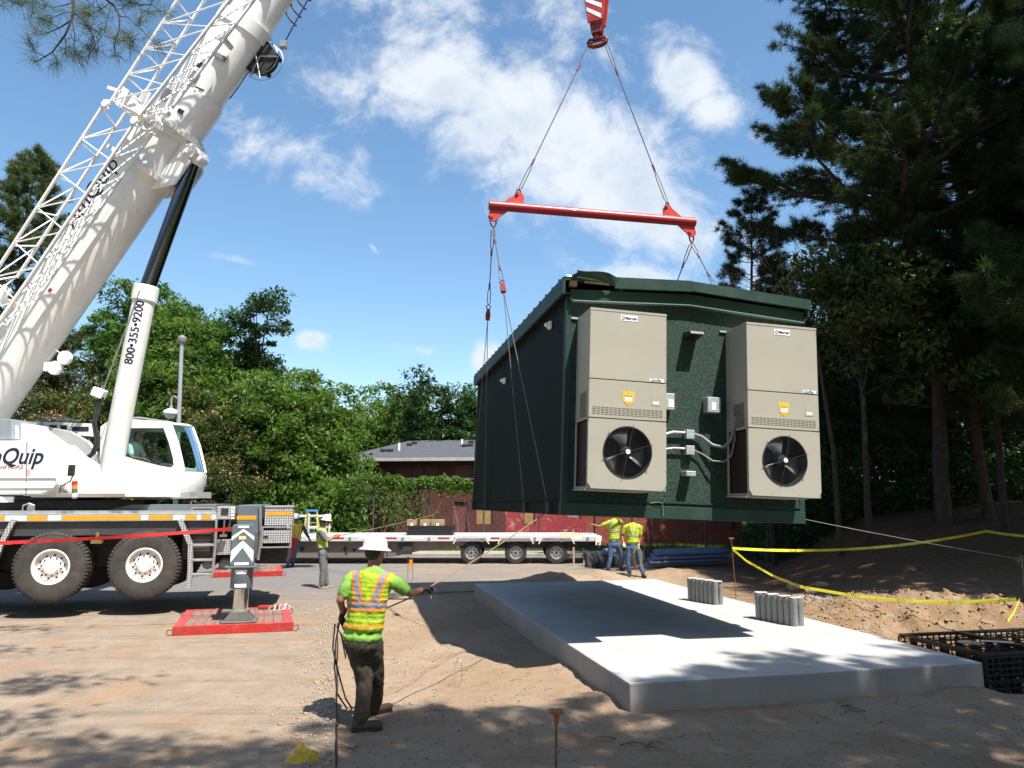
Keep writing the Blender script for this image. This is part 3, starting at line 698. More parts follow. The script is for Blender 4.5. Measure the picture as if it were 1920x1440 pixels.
# -- left and centre background trees  (x px, depth, top px)
def bt(x, Yd, ytop, rx, rz, mat, lb, K, Mn=80, rc=.6, leaf=.105, blos=0, nm='broadleaf_tree', lobes=8, tr=.17):
    if leaf <= .105: Mn = int(Mn * 1.25)
    if Yd < 33.4: f = (33.4 + (Yd - 25) * .45) / Yd; Yd *= f; rx *= f; rz *= f; rc *= f ** .5; K = int(K * 1.12); leaf *= 1.08
    b = at(x, 940, Yd); b.z = ghf(b.x, b.y); top = at(x, ytop, Yd).z; h = top - b.z
    bt.i += 1; return decid_tree(nm, b, h, rx, rz, mat, lb, 200 + bt.i * 3, K, Mn, rc, leaf, tr, None, blos, lobes=lobes)
bt.i = 0
bt(235, 38, 525, 4.4, 4.6, leafB, 'tall tree behind the crane boom\'s foot', 330)
bt(300, 34, 555, 3.2, 4.0, leafA, 'bright green tree right behind the white lift cylinder', 300)
bt(395, 38, 585, 1.2, 2.5, leafB, 'slim tree left of the tall ragged tree', 70, 70, .5)
bt(465, 36, 548, 1.6, 2.6, leafC, 'tall ragged dark tree standing above its neighbours, right of the lamp pole', 74, 80, .55, lobes=5)
bt(440, 37, 655, 2.7, 3.5, leafB, 'middle tree below the tall ragged one', 230)
bt(520, 29, 690, 3.6, 3.2, leafA, 'broad bright green tree left of the brick building', 400, 90)
bt(590, 30, 725, 3.3, 3.1, leafA, 'bright green tree reaching over the roof corner of the brick building', 340, 90)
bt(575, 27.5, 835, 2.5, 1.9, leafA, 'low bright green tree beside the flatbed trailer\'s front end', 260, 80)
bt(505, 27.5, 790, 2.4, 2.2, leafB, 'low green tree right of the crane cab', 230, 80)
bt(700, 50, 725, 4.4, 4.2, leafA, 'light green tree behind the brick building\'s left end', 260, 70, .7, .15)
bt(765, 54, 742, 4.2, 4.2, leafB, 'mid green tree behind the building\'s roof vents', 240, 70, .7, .15)
bt(820, 48, 695, 3.7, 4.2, leafC, 'darkest rounded tree behind the brick building\'s roof', 330, 80, .7, .14)
bt(885, 50, 722, 3.4, 4.2, leafB, 'tree behind the building partly hidden by the shelter\'s far corner', 240, 70, .7, .15)
mi = [(160, 27.5, 660, 3.4, 3.1, 'mimosa with peach blossoms behind the crane boom\'s foot'), (285, 26.8, 690, 3.0, 2.8, 'mimosa with peach blossoms behind the lift cylinder'),
      (385, 25.8, 735, 2.8, 2.6, 'mimosa with peach blossoms right behind the crane cab'), (70, 28, 640, 3.0, 3.2, 'mimosa with peach blossoms at the left behind the boom'), (455, 25.0, 775, 2.0, 2.0, 'small mimosa with peach blossoms at the camera pole\'s right')]
for (x, Yd, yt, rx, rz, lb) in mi: bt(x, Yd, yt, rx, rz, leafM, lb, 270, 120, .5, .075, 130, 'mimosa_tree', 10)
bt(660, 29.0, 862, 1.9, 1.6, leafM, 'small mimosa with peach blossoms in front of the brick building\'s left corner', 130, 90, .42, .075, 70, 'mimosa_tree', 7, .06)
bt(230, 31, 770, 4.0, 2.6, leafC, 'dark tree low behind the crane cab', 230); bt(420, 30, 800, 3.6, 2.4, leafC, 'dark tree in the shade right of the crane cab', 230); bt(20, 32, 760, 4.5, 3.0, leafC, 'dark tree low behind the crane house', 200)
lp = pine_geo(41, 17, 3.9, 2.5, 110, 17, .28, 18, .024, None, needleB, .2, 1.2)
b = at(0, 940, 35); pine_place('pine_tree', lp, (b.x - .1, b.y, 0), 'dark pine at the left edge behind the jib', 0, 1.16, 'pines behind the crane')
b = at(-160, 940, 36); pine_place('pine_tree', lp, (b.x, b.y, 0), 'pine left of the photo behind the crane', 2, 1.05, 'pines behind the crane')

# -- pines dappling the foreground with shade; unseen outer ring added to block sky light
shadeg = pine_geo(51, 15.5, 3.6, 8.2, 80, 16, .26, 16, .02, None, needle, .24, .95)
for (x, y, s, rz, lb) in [(4.8, .75, 1.0, .3, 'pine straight behind the photographer'), (8.4, 1.9, 1.0, 1.4, 'pine behind the photographer to the right'), (12.4, 3.9, 1.0, 2.4, 'pine right of the photographer beside the slab'), (1.6, -1.6, .85, 4.4, 'pine behind the photographer to the left'), (9.5, -2.2, 1.05, 5.1, 'pine close behind the photographer to the right')] + [(x_, y_, 1.1, x_ * 1.7, 'unseen pine added around the photographer to block sky light, %s' % l_) for x_, y_, l_ in ((-12, -13, 'front row, far left'), (-6, -14, 'front row, left'), (0, -12, 'front row, middle'), (5, -9, 'front row, right'), (11, -8.5, 'front row, far right'), (16, -4, 'right end'), (18, 2, 'rightmost, beside the slope'), (-17, -8, 'leftmost'), (-9, -20, 'back row, left'), (2, -19, 'back row, middle'), (10, -16, 'back row, right'), (17, -12, 'back row, far right'), (22, -4, 'back row, right end'), (-20, -16, 'back row, far left'), (-22, -1, 'west side, near'), (-25, 8, 'west side, middle'), (-30, 18, 'west side, far'))]:
    pine_place('pine_tree', shadeg, (x, y, ghf(x, y)), lb, rz, s, 'pines around the photographer')
# ================================================================== BRICK BUILDING
def brickmat(name, a, b_, mort, ws=0.0):
    m = bpy.data.materials.new(name); m.use_nodes = True; nt = m.node_tree; g = NG(nt); b = nt.nodes['Principled BSDF']
    P = g.n('ShaderNodeTexCoord').outputs['Object']; x, y, z = g.sep(P); br = g.n('ShaderNodeTexBrick')
    nt.links.new(g.comb(x, z), br.inputs[0]); br.inputs['Scale'].default_value = 1; br.inputs['Brick Width'].default_value = .21; br.inputs['Row Height'].default_value = .075
    br.inputs['Mortar Size'].default_value = .006; br.inputs[1].default_value = (*a, 1); br.inputs[2].default_value = (*b_, 1); br.inputs[3].default_value = (*mort, 1)
    n = g.noise(P, 1.6, 7, .65); c = g.mix(g.m('MULTIPLY', g.ramp(n, .3, .7), .5), br.outputs[0], tuple(v * .55 for v in a))
    if ws: c = g.mix(g.m('MULTIPLY', g.ramp(g.noise(P, 2.4, 8, .75), .55, .62), ws), c, (.6, .5, .48))
    hs = g.n('ShaderNodeHueSaturation'); hs.inputs['Value'].default_value = .8; nt.links.new(c, hs.inputs['Color']); nt.links.new(hs.outputs[0], b.inputs['Base Color']); b.inputs['Roughness'].default_value = .85
    bp = g.n('ShaderNodeBump'); bp.inputs['Distance'].default_value = .008; g.val(bp.inputs['Height'], g.m('SUBTRACT', 1, br.outputs['Fac'])); nt.links.new(bp.outputs[0], b.inputs['Normal']); return m
brick_dark = brickmat('maroon_brick', (.16, .045, .038), (.13, .036, .03), (.10, .04, .035))
brick_red = brickmat('painted_red_brick', (.52, .055, .07), (.46, .05, .06), (.40, .05, .06), .75)
brick_or = brickmat('orange_red_brick', (.42, .10, .055), (.34, .075, .045), (.30, .12, .09), .15)
A_ = at(645, 900, 41); A_.z = 0; wdir = V((1, -.10, 0)).normalized(); wn = V((-.10, -1, 0)).normalized()
BT = frame(A_, wdir, z=(0, 0, 1))          # x along the facade, y away from the viewer
if BT.col[1][1] < 0: pass
bld = thing('brick_building', A_, 'long low maroon brick building with grey shingle roof behind the flatbed trailer', 'building')
Hh = 4.55; Lb = 21.5
def wallseg(x0, x1, mat, openings, nm='wall', z0=-.2, z1=Hh):
    """front wall strip with real holes for the windows"""
    mb = MB(BT); xs = sorted({x0, x1, *[o_[0] for o_ in openings], *[o_[1] for o_ in openings]})
    zs = sorted({z0, z1, *[o_[2] for o_ in openings], *[o_[3] for o_ in openings]})
    for i in range(len(xs) - 1):
        for j in range(len(zs) - 1):
            cx, cz = (xs[i] + xs[i + 1]) / 2, (zs[j] + zs[j + 1]) / 2
            if any(o_[0] < cx < o_[1] and o_[2] < cz < o_[3] for o_ in openings): continue
            mb.bb((xs[i], 0, zs[j]), (xs[i + 1], .25, zs[j + 1]))
    return mb.build(nm, mat, bld, origin=A_)
def fx(px, z=None): # photo column -> facade coordinate
    p = onplane(px, 900, A_, wn); return (p - A_).dot(wdir)
opd = [(fx(c) - .45, fx(c) + .45, 3.25, 4.15) for c in (757, 783, 806)] + [(fx(868) - .5, fx(868) + .5, 3.2, 4.15)] + [(fx(862) - .45, fx(862) + .45, .2, 2.2)] + [(fx(908) - .48, fx(908) + .48, .95, 2.35)]
o1 = wallseg(0, fx(948), brick_dark, opd); o1.rotation_euler = (0, 0, 0)
opr = [(fx(992) - .33, fx(992) + .33, .95, 2.35), (fx(1075) - .4, fx(1075) + .4, 1.3, 2.4)]
o2 = wallseg(fx(948), fx(1098), brick_red, opr)
opo = [(fx(1130) - .5, fx(1130) + .5, 1.4, 2.5), (fx(1180) - .5, fx(1180) + .5, 1.4, 2.5)]
o3 = wallseg(fx(1098), Lb, brick_or, opo)
mb = MB(BT); mb.bb((0, .25, -.2), (.25, 9, Hh)); mb.bb((Lb - .25, .25, -.2), (Lb, 9, Hh)); mb.bb((0, 9, -.2), (Lb, 9.25, Hh)); mb.build('wall', brick_dark, bld)
ply = M('plywood', (.45, .25, .10), .8, 0, .2, 4); painted = M('maroon_board', (.19, .065, .055), .8, 0, .1, 4); paleb = M('weathered_board', (.36, .27, .24), .8, 0, .2, 6); wf = M('window_frame_dark', (.10, .04, .035), .6)
for k, (a, b2, c, d) in enumerate(opd + opr + opo):
    mat = ply if k in (5, 6) else paleb if k in (7,) else painted if k < 5 else dark
    f = MB(BT)
    for (p, q) in (((a, .03, c), (a + .06, .16, d)), ((b2 - .06, .03, c), (b2, .16, d)), ((a + .06, .03, d - .06), (b2 - .06, .16, d)), ((a + .06, .02, c), (b2 - .06, .18, c + .05))): f.bb(p, q)
    fo = f.build('window', wf, bld, origin=BT @ V(((a + b2) / 2, .1, c)))
    p_ = MB(BT); p_.bb((a + .06, .10, c + .05), (b2 - .06, .13, d - .06)); p_.build('board', mat, fo)
shingle = M('shingles', (.085, .092, .105), .9, 0, .2, 5, .006, 40)
mb = MB(BT); e = .5; rz_ = 1.38; yr = 4.6
pr = [(-e, -e, Hh - .02), (Lb + e, -e, Hh - .02), (Lb + e, 9.2 + e, Hh - .02), (-e, 9.2 + e, Hh - .02), (2.6, yr, Hh + rz_), (Lb - 2.6, yr, Hh + rz_)]
mb.add(pr, [(0, 1, 5, 4), (1, 2, 5), (2, 3, 4, 5), (3, 0, 4), (3, 2, 1, 0)]); roof = mb.build('roof', shingle, bld)
mb = MB(BT); mb.bb((-e, -e - .13, Hh - .17), (Lb + e, -e - .003, Hh)); mb.build('gutter', M('pale_gutter', (.5, .5, .47), .5), bld, bevel=.01)
for (px, py) in ((748, 838), (866, 831)):
    p = onplane(px, py + 6, BT @ V((0, -e, Hh)), (BT.to_3x3() @ V((0, -rz_, yr + e))).normalized()); mb = MB(); mb.rod(p - V((0, 0, .1)), p + V((0, 0, .42)), .07, 10)
    mb.build('vent_pipe', sticker, roof, origin=p)
for (px, py) in ((719, 846), (732, 846), (768, 835), (777, 832), (871, 837), (882, 836), (884, 830)):
    p = onplane(px, py, BT @ V((0, -e, Hh)), (BT.to_3x3() @ V((0, -rz_, yr + e))).normalized()); mb = MB(); mb.box(p + V((0, 0, .06)), (.34, .3, .16)); mb.build('roof_vent', dark, roof, origin=p, bevel=.03)

# ================================================================== CHAIN-LINK FENCE WITH VINE
fY = 33.0
fence = thing('chain_link_fence', (at(630, 900, fY).x, fY, 0), 'rusty chain-link fence overgrown with vine in front of the brick building', 'fence')
fm = M('fence_metal', (.13, .12, .11), .6, .5)
x0 = at(600, 880, fY).x; x1 = at(1420, 880, fY).x; ztop = at(800, 898, fY).z
mb = MB(); mb.rod((x0, fY, ztop), (x1, fY, ztop), .03, 6); mb.build('top_rail', fm, fence)
for i in range(9):
    xx = x0 + (x1 - x0) * i / 8; mb = MB(); mb.rod((xx, fY, -.1), (xx, fY, ztop + .05), .04, 7); mb.build('post', fm, fence, origin=(xx, fY, 0))
mb = MB(); st = .16; n_ = int((x1 - x0) / st); hz_ = int(ztop / st)
for i in range(-hz_, n_, 2):
    for s in (1, -1):
        a = x0 + (i if s == 1 else i + hz_) * st; b2 = a + s * hz_ * st; za, zb = 0, hz_ * st
        if a < x0: za += (x0 - a) * s * 1; a = x0
        if b2 < x0: zb = (a - x0); b2 = x0
        if max(a, b2) > x1 or min(a, b2) < x0 or za > zb: continue
        mb.tube([(a, fY, za), (b2, fY, zb)], .005, 3, caps=False)
o = mb.build('wire_mesh', fm, fence); o['kind'] = 'stuff'
rs = np.random.RandomState(61)
def vine(n, fn, leaf, mat, lb, nm='vine'):
    P = fn(n); vs, fs = leaf_quads(P, leaf, rs, .1); t = thing(nm, P.mean(0) * [1, 1, 0], lb, 'vine', 'vines on the fence and wall')
    o = bpy.data.objects.new('leaves', fastmesh('leaves', vs, fs, mat)); link(o, t, (0, 0, 0)); return t
def top_vine(n):
    xa, xb = at(700, 890, fY - .1).x, at(905, 890, fY - .1).x; x = xa + rs.rand(n) * (xb - xa)
    dr = vnoise(x * 1.3, x * 0 + 3) * 1.1 * rs.rand(n) ** 1.8 + vnoise(x * 4, x * 0) * .25; up = rs.rand(n) * .35 * vnoise(x * 2, x * 0 + 9)
    return np.stack([x, fY - .12 + rs.randn(n) * .12, ztop + up - dr], 1)
t = vine(4200, top_vine, .085, leafA, 'bright green vine draped along the top of the fence')
mb = MB(); mb.tube([(at(700, 890, fY).x, fY - .06, ztop), (at(800, 890, fY).x, fY - .1, ztop - .1), (at(905, 890, fY).x, fY - .06, ztop)], .012, 5); mb.build('stem', darkbark, t)
def hang_vine(n):
    c = at(778, 930, fY - .2); x = c.x + rs.randn(n) * .55; z = rs.rand(n) * (ztop - .3) + .3; x += .35 * np.sin(z * 2.2); return np.stack([x, fY - .2 + rs.randn(n) * .18, z], 1)
t = vine(1500, hang_vine, .085, leafB, 'vine hanging in a dark column down the middle of the fence')
mb = MB(); c = at(778, 930, fY - .2)
for k in range(7): mb.tube([(c.x + rnd.uniform(-.4, .4), fY - .15, 0), (c.x + rnd.uniform(-.5, .5), fY - .2, 1.5), (c.x + rnd.uniform(-.5, .5), fY - .12, ztop)], .014, 4)
mb.build('stem', darkbark, t)
def left_vine(n):
    xa, xb = at(560, 930, fY - .4).x, at(690, 930, fY - .4).x; x = xa + rs.rand(n) ** 1.5 * (xb - xa); z = rs.rand(n) * (1.2 + 2.6 * vnoise(x * .9, x * 0 + 5)); return np.stack([x, fY - .4 + rs.randn(n) * .4, z + .1], 1)
t = vine(5200, left_vine, .10, leafB, 'dense leafy vine mass at the left end of the fence')
mb = MB()
for k in range(14):
    xx = at(rnd.uniform(640, 900), 930, fY - .2).x; mb.tube([(xx, fY - .2, 0), (xx + rnd.uniform(-.3, .3), fY - .22, rnd.uniform(.6, 1.4)), (xx + rnd.uniform(-.8, .8), fY - .15, rnd.uniform(1.6, 2.9))], [.02, .014, .006], 4)
mb.build('stem', M('dry_vine', (.22, .17, .14), .9), t)
rs = np.random.RandomState(8); gx = -14 + rs.rand(16000) * 27; gy = 31.95 + rs.rand(16000) ** 1.3 * 4.5
P = np.stack([gx, gy, gh(gx, gy) + .02], 1); vs, fs = needle_tufts(P, np.tile([0, 0, 1.], (len(P), 1)), rs, .22, 3, .035, .4)
o = bpy.data.objects.new('grass', fastmesh('grass', vs, fs, leafmat('grass_blade', (.07, .14, .02), (.16, .24, .05), .3))); link(o); tag(o, 'green grass verge between the road and the fence', 'grass', kind='stuff')

# ================================================================== FLATBED TRAILER
TY = 26.95
trailer = thing('flatbed_trailer', (at(840, 1050, TY).x, TY + 1.2, 0), 'long low flatbed trailer with white deck and three axles in front of the brick building', 'trailer')
dz = .99; xL = at(455, 1010, TY).x; xR = at(1128, 1010, TY).x
tan = M('trailer_frame', (.23, .19, .155), .6, .2, .12, 1.5, dirt=.3); deckw = M('trailer_deck', (.74, .74, .75), .4, .4, .05, 2, dirt=.12)
mb = MB(); nB = 26
wpl = (xR - .25 - xL) / nB
for i in range(nB):
    pass
pm = MB(); pm.bb((-wpl / 2 + .008, 0, -.03), (wpl / 2 - .008, 2.5, 0)); pme = pm.mesh('deck_plank', deckw)
for i in range(nB): inst('deck_plank', pme, trailer, (xL + wpl * (i + .5), TY, dz + rnd.uniform(-.003, .003)))
mb = MB(); mb.bb((xL, TY - .07, dz - .17), (xR, TY - .003, dz + .012)); mb.bb((xL, TY + 2.503, dz - .15), (xR, TY + 2.57, dz + .02)); mb.bb((xR - .25, TY, dz - .17), (xR, TY + 2.5, dz + .01)); rail = mb.build('side_rail', deckw, trailer, bevel=.01)
for i in range(13):
    xx = xL + .4 + i * (xR - xL - .6) / 13; m2 = MB(); m2.bb((xx, TY - .075, dz - .09), (xx + .42, TY - .0705, dz - .03)); m2.build('reflector_strip', redp if i % 2 else sticker, rail, origin=(xx, TY - .07, dz - .06))
    m2 = MB(); m2.bb((xx + .6, TY - .10, dz - .19), (xx + .68, TY - .06, dz - .02)); m2.build('stake_pocket', steel, rail, origin=(xx, TY - .07, dz - .06))
# main girder, deep at the front and slim over the axles
gp = [(540, 1014), (880, 1014), (880, 1022), (800, 1030), (740, 1043), (715, 1046), (455, 1046), (455, 1014)]
mb = MB(); mb.prism([at(x, y, TY + .12) for x, y in gp], (0, .3, 0)); mb.prism([at(x, y, TY + 2.0) for x, y in gp], (0, .25, 0)); mb.build('main_girder', tan, trailer, bevel=.01)
mb = MB(); a = at(860, 1020, TY); mb.bb((a.x, TY + .5, .55), (xR, TY + .75, dz - .04)); mb.bb((a.x, TY + 1.7, .55), (xR, TY + 1.95, dz - .04)); mb.build('rear_girder', dark, trailer)
for (x, k) in ((647, 0), (664, 1), (566, 0)):
    c = at(x, 1029, TY + .112); mb = MB()
    mb.prism([c + V((-.09, 0, 0)), c + V((0, 0, -.12)), c + V((.09, 0, 0)), c + V((0, 0, .12 if k == 0 else .02))], (0, .008, 0)); mb.build('placard', black, trailer, origin=c)
for x in (611, 690, 728): c = at(x, 1030, TY + .12); mb = MB(); mb.bb((c.x, TY + .06, .28), (c.x + .05, TY + .12, dz - .17)); mb.build('web_stiffener', tan, trailer, origin=c)
c = at(760, 1030, TY + .1); mb = MB(); mb.bb((c.x - .25, TY + .02, .35), (c.x + .25, TY + .1, dz - .19)); mb.build('tool_locker', dark, trailer, origin=c)
# wheels
tyr = MB(); tyr.lathe([(.22, -.11), (.30, -.13), (.37, -.125), (.395, -.10), (.40, 0), (.395, .10), (.37, .125), (.30, .13), (.22, .11)], (0, 0, 0), (0, 1, 0), 36, True); tm = tyr.mesh('tyre', black, smooth=40)
rim = MB(); rim.lathe([(.235, -.13), (.225, -.135), (.20, -.06), (.17, -.03), (.10, -.04), (.09, -.09), (.05, -.10), (0, -.10), ], (0, 0, 0), (0, 1, 0), 28, c0=False)
rm = rim.mesh('rim', alum, smooth=40); hol = MB()
for k in range(8):
    t = k * math.pi / 4; hol.lathe([(.022, -.052), (.022, -.035), (0, -.035)], (.14 * math.cos(t), -.006, .14 * math.sin(t)), (0, 1, 0), 8)
hol.lathe([(.055, -.112), (.05, -.12), (0, -.12)], (0, 0, 0), (0, 1, 0), 12); hm = hol.mesh('hub', dark, smooth=40)
for px in (884, 967, 1043):
    for yy in (TY + .18, TY + 2.3):
        c = V((at(px, 1038, TY + .18).x, yy, .405)); wh = inst('wheel', tm, trailer, c); wh.name = 'tyre' if 0 else 'wheel'; inst('rim', rm, wh, c); inst('wheel_bolts', hm, wh, c)['kind'] = 'stuff'
    mb = MB(); c = at(px, 1038, TY + .18); mb.rod((c.x, TY + .3, .405), (c.x, TY + 2.2, .405), .06, 8); mb.build('axle', dark, trailer, origin=(c.x, TY + 1.2, .4))
    mb = MB(); s = 40 / F * TY
    a = [(-.62, dz - .26), (-.5, dz - .06), (.5, dz - .06), (.62, dz - .26), (.66, dz - .26), (.54, dz + .018), (-.54, dz + .018), (-.66, dz - .26)]
    mb.prism([(c.x + p, TY - .12, q) for p, q in a], (0, .045, 0)); mb.build('mudguard', deckw, trailer, origin=c)
c = at(1122, 1015, TY - .1); mb = MB(); mb.bb((c.x - .1, TY - .1, dz - .30), (c.x + .08, TY - .04, dz + .0)); lb_ = mb.build('light_bracket', sticker, trailer, origin=c)
mb = MB(); mb.lathe([(.05, 0), (.05, .02), (.03, .035), (0, .035)], (c.x, TY - .1, dz - .21), (0, -1, 0), 14); mb.build('tail_light', orange, lb_, origin=c)
mb = MB(); c = at(1070, 1001, TY + 1); mb.bb((c.x - .4, TY + .7, dz + .003), (c.x + .4, TY + 1.1, dz + .05)); tag(mb.build('timber_block', yellow, bevel=.01), 'flat yellow block lying at the rear end of the trailer deck', 'block')
# load on the trailer
cy = TY + 1.3
def grid_crate(c, sx, sy, sz, nx_, nz_, nm, parent, mat):
    mb = MB(); x0, x1 = c[0] - sx / 2, c[0] + sx / 2; y0, y1 = c[1] - sy / 2, c[1] + sy / 2; z0 = c[2]
    for i in range(nx_ + 1):
        x = x0 + sx * i / nx_
        for y in (y0, y1): mb.bb((x - .008, y - .008, z0), (x + .008, y + .008, z0 + sz))
        mb.bb((x - .008, y0, z0 + sz - .012), (x + .008, y1, z0 + sz + .004))
    for k in range(nz_ + 1):
        z = z0 + sz * k / nz_
        for y in (y0, y1): mb.bb((x0, y - .007, z - .008), (x1, y + .007, z + .008))
        for x in (x0, x1): mb.bb((x - .007, y0, z - .008), (x + .007, y1, z + .008))
    mb.bb((x0 + .02, y0 + .03, z0 + .01), (x1 - .02, y1 - .03, z0 + sz * .9)); return mb.build(nm, mat, parent)
c = at(808, 1000, cy); c.z = dz + .004
t = thing('plastic_crate_stack', c, 'stack of black plastic grid crates on the trailer deck under the cartons', 'crates')
for k in range(2): grid_crate((c.x + .04 * k, cy, dz + .006 + k * .17), 1.72, 1.0, .155, 26, 2, 'crate', t, M('black_plastic', (.02, .021, .022), .4, 0, .1))
card = M('cardboard', (.42, .27, .15), .85, 0, .08, 3)
for (xa, xb, lb) in ((763, 781, 'left cardboard carton, set apart from the other two on the black crates'), (787, 807, 'middle cardboard carton on the black crates'), (808, 833, 'right and widest cardboard carton on the black crates')):
    a = at(xa, 980, cy - .25).x; b2 = at(xb, 980, cy - .25).x; mb = MB(); mb.bb((a, cy - .25, dz + .345), (b2 - .01, cy + .12, dz + .345 + .225)); o = mb.build('cardboard_box', card, bevel=.006); tag(o, lb, 'box', 'cartons on the trailer')
    mb = MB(); mb.bb(((a + b2) / 2 - .05, cy - .254, dz + .347), ((a + b2) / 2 + .05, cy - .2515, dz + .43)); mb.build('label_sheet', sticker, o)
# stepladder and white pipe rack behind the front of the trailer
ly = 29.2; t = thing('stepladder', at(582, 1010, ly) * 1, 'yellow stepladder with blue top standing behind the trailer', 'ladder'); yl = M('fibreglass_yellow', (.55, .48, .14), .5)
top = at(586, 957, ly); base_z = 0
mb = MB(); mb.bb((top.x - .24, ly - .08, top.z - .04), (top.x + .2, ly + .16, top.z + .03)); mb.build('top_cap', M('blue_plastic', (.08, .25, .6), .5), t)
for nm, dx, dy in (('rail', -.42, -.25), ('rail', .40, -.25), ('rear_rail', -.38, .5), ('rear_rail', .36, .5)):
    mb = MB(); mb.tube([(top.x + (.17 if dx > 0 else -.2), ly + .02, top.z - .03), (top.x + dx, ly + dy, 0)], .035, 4); mb.build(nm, yl, t)
for k in range(1, 8):
    f = k / 8; mb = MB(); mb.bb((top.x - .2 - .22 * f, ly + .02 - .27 * f - .05, top.z * (1 - f) - .012), (top.x + .17 + .23 * f, ly + .02 - .27 * f + .05, top.z * (1 - f) + .012)); mb.build('step', alum, t)
t = thing('pipe_rack', (at(575, 1010, 30.3).x, 30.3, .15), 'low white rail rack standing behind the stepladder', 'rack')
for k, z in enumerate((.7, 1.15, 1.6)): mb = MB(); a = at(540, 1000, 30.3).x; mb.bb((a, 30.2, z), (a + 1.75, 30.3, z + .09)); mb.build('rail', deckw, t, bevel=.01)
for k in range(3): mb = MB(); a = at(540, 1000, 30.3).x + k * .84; mb.bb((a, 30.12, .15), (a + .06, 30.195, 1.75)); mb.build('post', deckw, t)

# camera pole
pY = 21.5; pb = at(330, 1000, pY); pb.z = 0; t = thing('camera_pole', pb, 'slim grey pole with top camera and hanging white dome behind the crane cab', 'pole')
tp = at(341, 640, pY); mb = MB(); mb.tube([pb, tp], [.075, .055], 12); mb.build('pole', galv, t, smooth=40)
mb = MB(); mb.lathe([(.05, 0), (.12, .02), (.14, .10), (.14, .16), (.09, .20), (.03, .24), (0, .24)], tp - V((0, 0, .05)), (0, 0, 1), 12); mb.build('top_camera', M('camera_grey', (.28, .25, .22), .6), t, smooth=40)
dm = at(320, 775, pY); j = at(336, 748, pY)
mb = MB(); mb.tube([j, j + V((-.15, 0, .08)), at(322, 745, pY), dm + V((0, 0, .2))], .022, 6); mb.rod(dm + V((0, 0, .1)), dm + V((0, 0, .22)), .05, 10); mb.build('bracket', galv, t)
mb = MB(); mb.lathe([(0, .14), (.10, .13), (.19, .08), (.215, 0), (.20, -.03), (.14, -.04), (.14, -.06), (.12, -.12), (.06, -.16), (0, -.17)], dm, (0, 0, 1), 18); mb.build('dome', sticker, t, smooth=50)
# ================================================================== MOBILE CRANE
KO = V((-9.2, 14.6, 0)); Kx = V((.970, .243, 0)).normalized(); Ky = V((-Kx.y, Kx.x, 0)); K = frame(KO, Kx, z=(0, 0, 1))
SO = V((-10.2, 16.2, 0)); az = R(-7); Sx = V((math.cos(az), math.sin(az), 0)); Sy = V((-math.sin(az), math.cos(az), 0)); S = frame(SO, Sx, z=(0, 0, 1))
def kp(x, y, t=0.0): return onplane(x, y, K @ V((0, t, 0)), Ky)
def sp(x, y, v=0.0): return onplane(x, y, S @ V((0, v, 0)), Sy)
def kl(x, y, t=0.0): return K.inverted() @ kp(x, y, t)
def sl(x, y, v=0.0): return S.inverted() @ sp(x, y, v)
crane = thing('mobile_crane', K @ V((-1, 1.5, 0)), 'huge white mobile crane on outriggers, boom raised over the site', 'crane')
# ---- carrier
mb = MB(K)
mb.bb((-7.5, .75, .95), (4.6, 2.25, 1.62)); mb.build('chassis', dark, crane, bevel=.02)
mb = MB(K); mb.bb((-7.5, .05, 2.03), (3.15, 2.95, 2.085)); mb.build('deck', alum, crane)
a = kl(200, 958, .3); b = kl(245, 946, .3); c = kl(407, 946, .3)
mb = MB(K); mb.prism([(a.x, .3, 2.086), (c.x, .3, 2.086), (c.x, .3, b.z), (b.x, .3, b.z)], (0, 2.3, 0)); mb.build('deck_box', bluegrey, crane, bevel=.01)
mb = MB(K); mb.bb((c.x - .5, .27, 2.12), (c.x - .05, .295, 2.15)); mb.bb((c.x - .5, .27, 2.088), (c.x - .47, .295, 2.12)); mb.bb((c.x - .08, .27, 2.088), (c.x - .05, .295, 2.12)); mb.build('grab_handle', steel, crane)
mb = MB(K); mb.bb((-7.5, -.02, 1.875), (3.19, .04, 2.03)); rail = mb.build('edge_rail', alum, crane, bevel=.006)
for (x0, x1, col) in ((0, 8, 1), (10, 50, 0), (53, 87, 1), (90, 115, 0), (117, 263, 1), (265, 278, 0), (280, 323, 1), (325, 346, 0), (348, 368, 1), (370, 377, 0), (379, 395, 1), (397, 405, 0)):
    p = kl(x0, 968, -.025); q = kl(x1, 968, -.025); m2 = MB(K); m2.bb((p.x, -.025, 1.90), (q.x, -.0215, 1.99)); m2.build('reflector_strip', orange if col else sticker, rail, origin=kp((x0 + x1) / 2, 968, -.022))
mb = MB(K); mb.bb((-7.5, .06, 1.60), (3.12, .10, 1.87)); mb.build('side_skirt', M('charcoal_panel', (.055, .055, .06), .5, 0, .15, 1, dirt=.3), crane)
mb = MB(K); mb.bb((-7.5, 2.9, 1.60), (3.12, 2.95, 2.02)); mb.build('side_skirt', MC['charcoal_panel'], crane)
for px in (183, 12):
    p = kl(px, 990, .0); m2 = MB(K); m2.bb((p.x - .03, .03, 1.50), (p.x + .03, .058, 1.66)); m2.bb((p.x - .1, -.02, 1.44), (p.x + .1, .1, 1.50)); m2.build('mudguard_bracket', M('brass', (.3, .22, .08), .5, .5), crane, origin=kp(px, 990, 0))
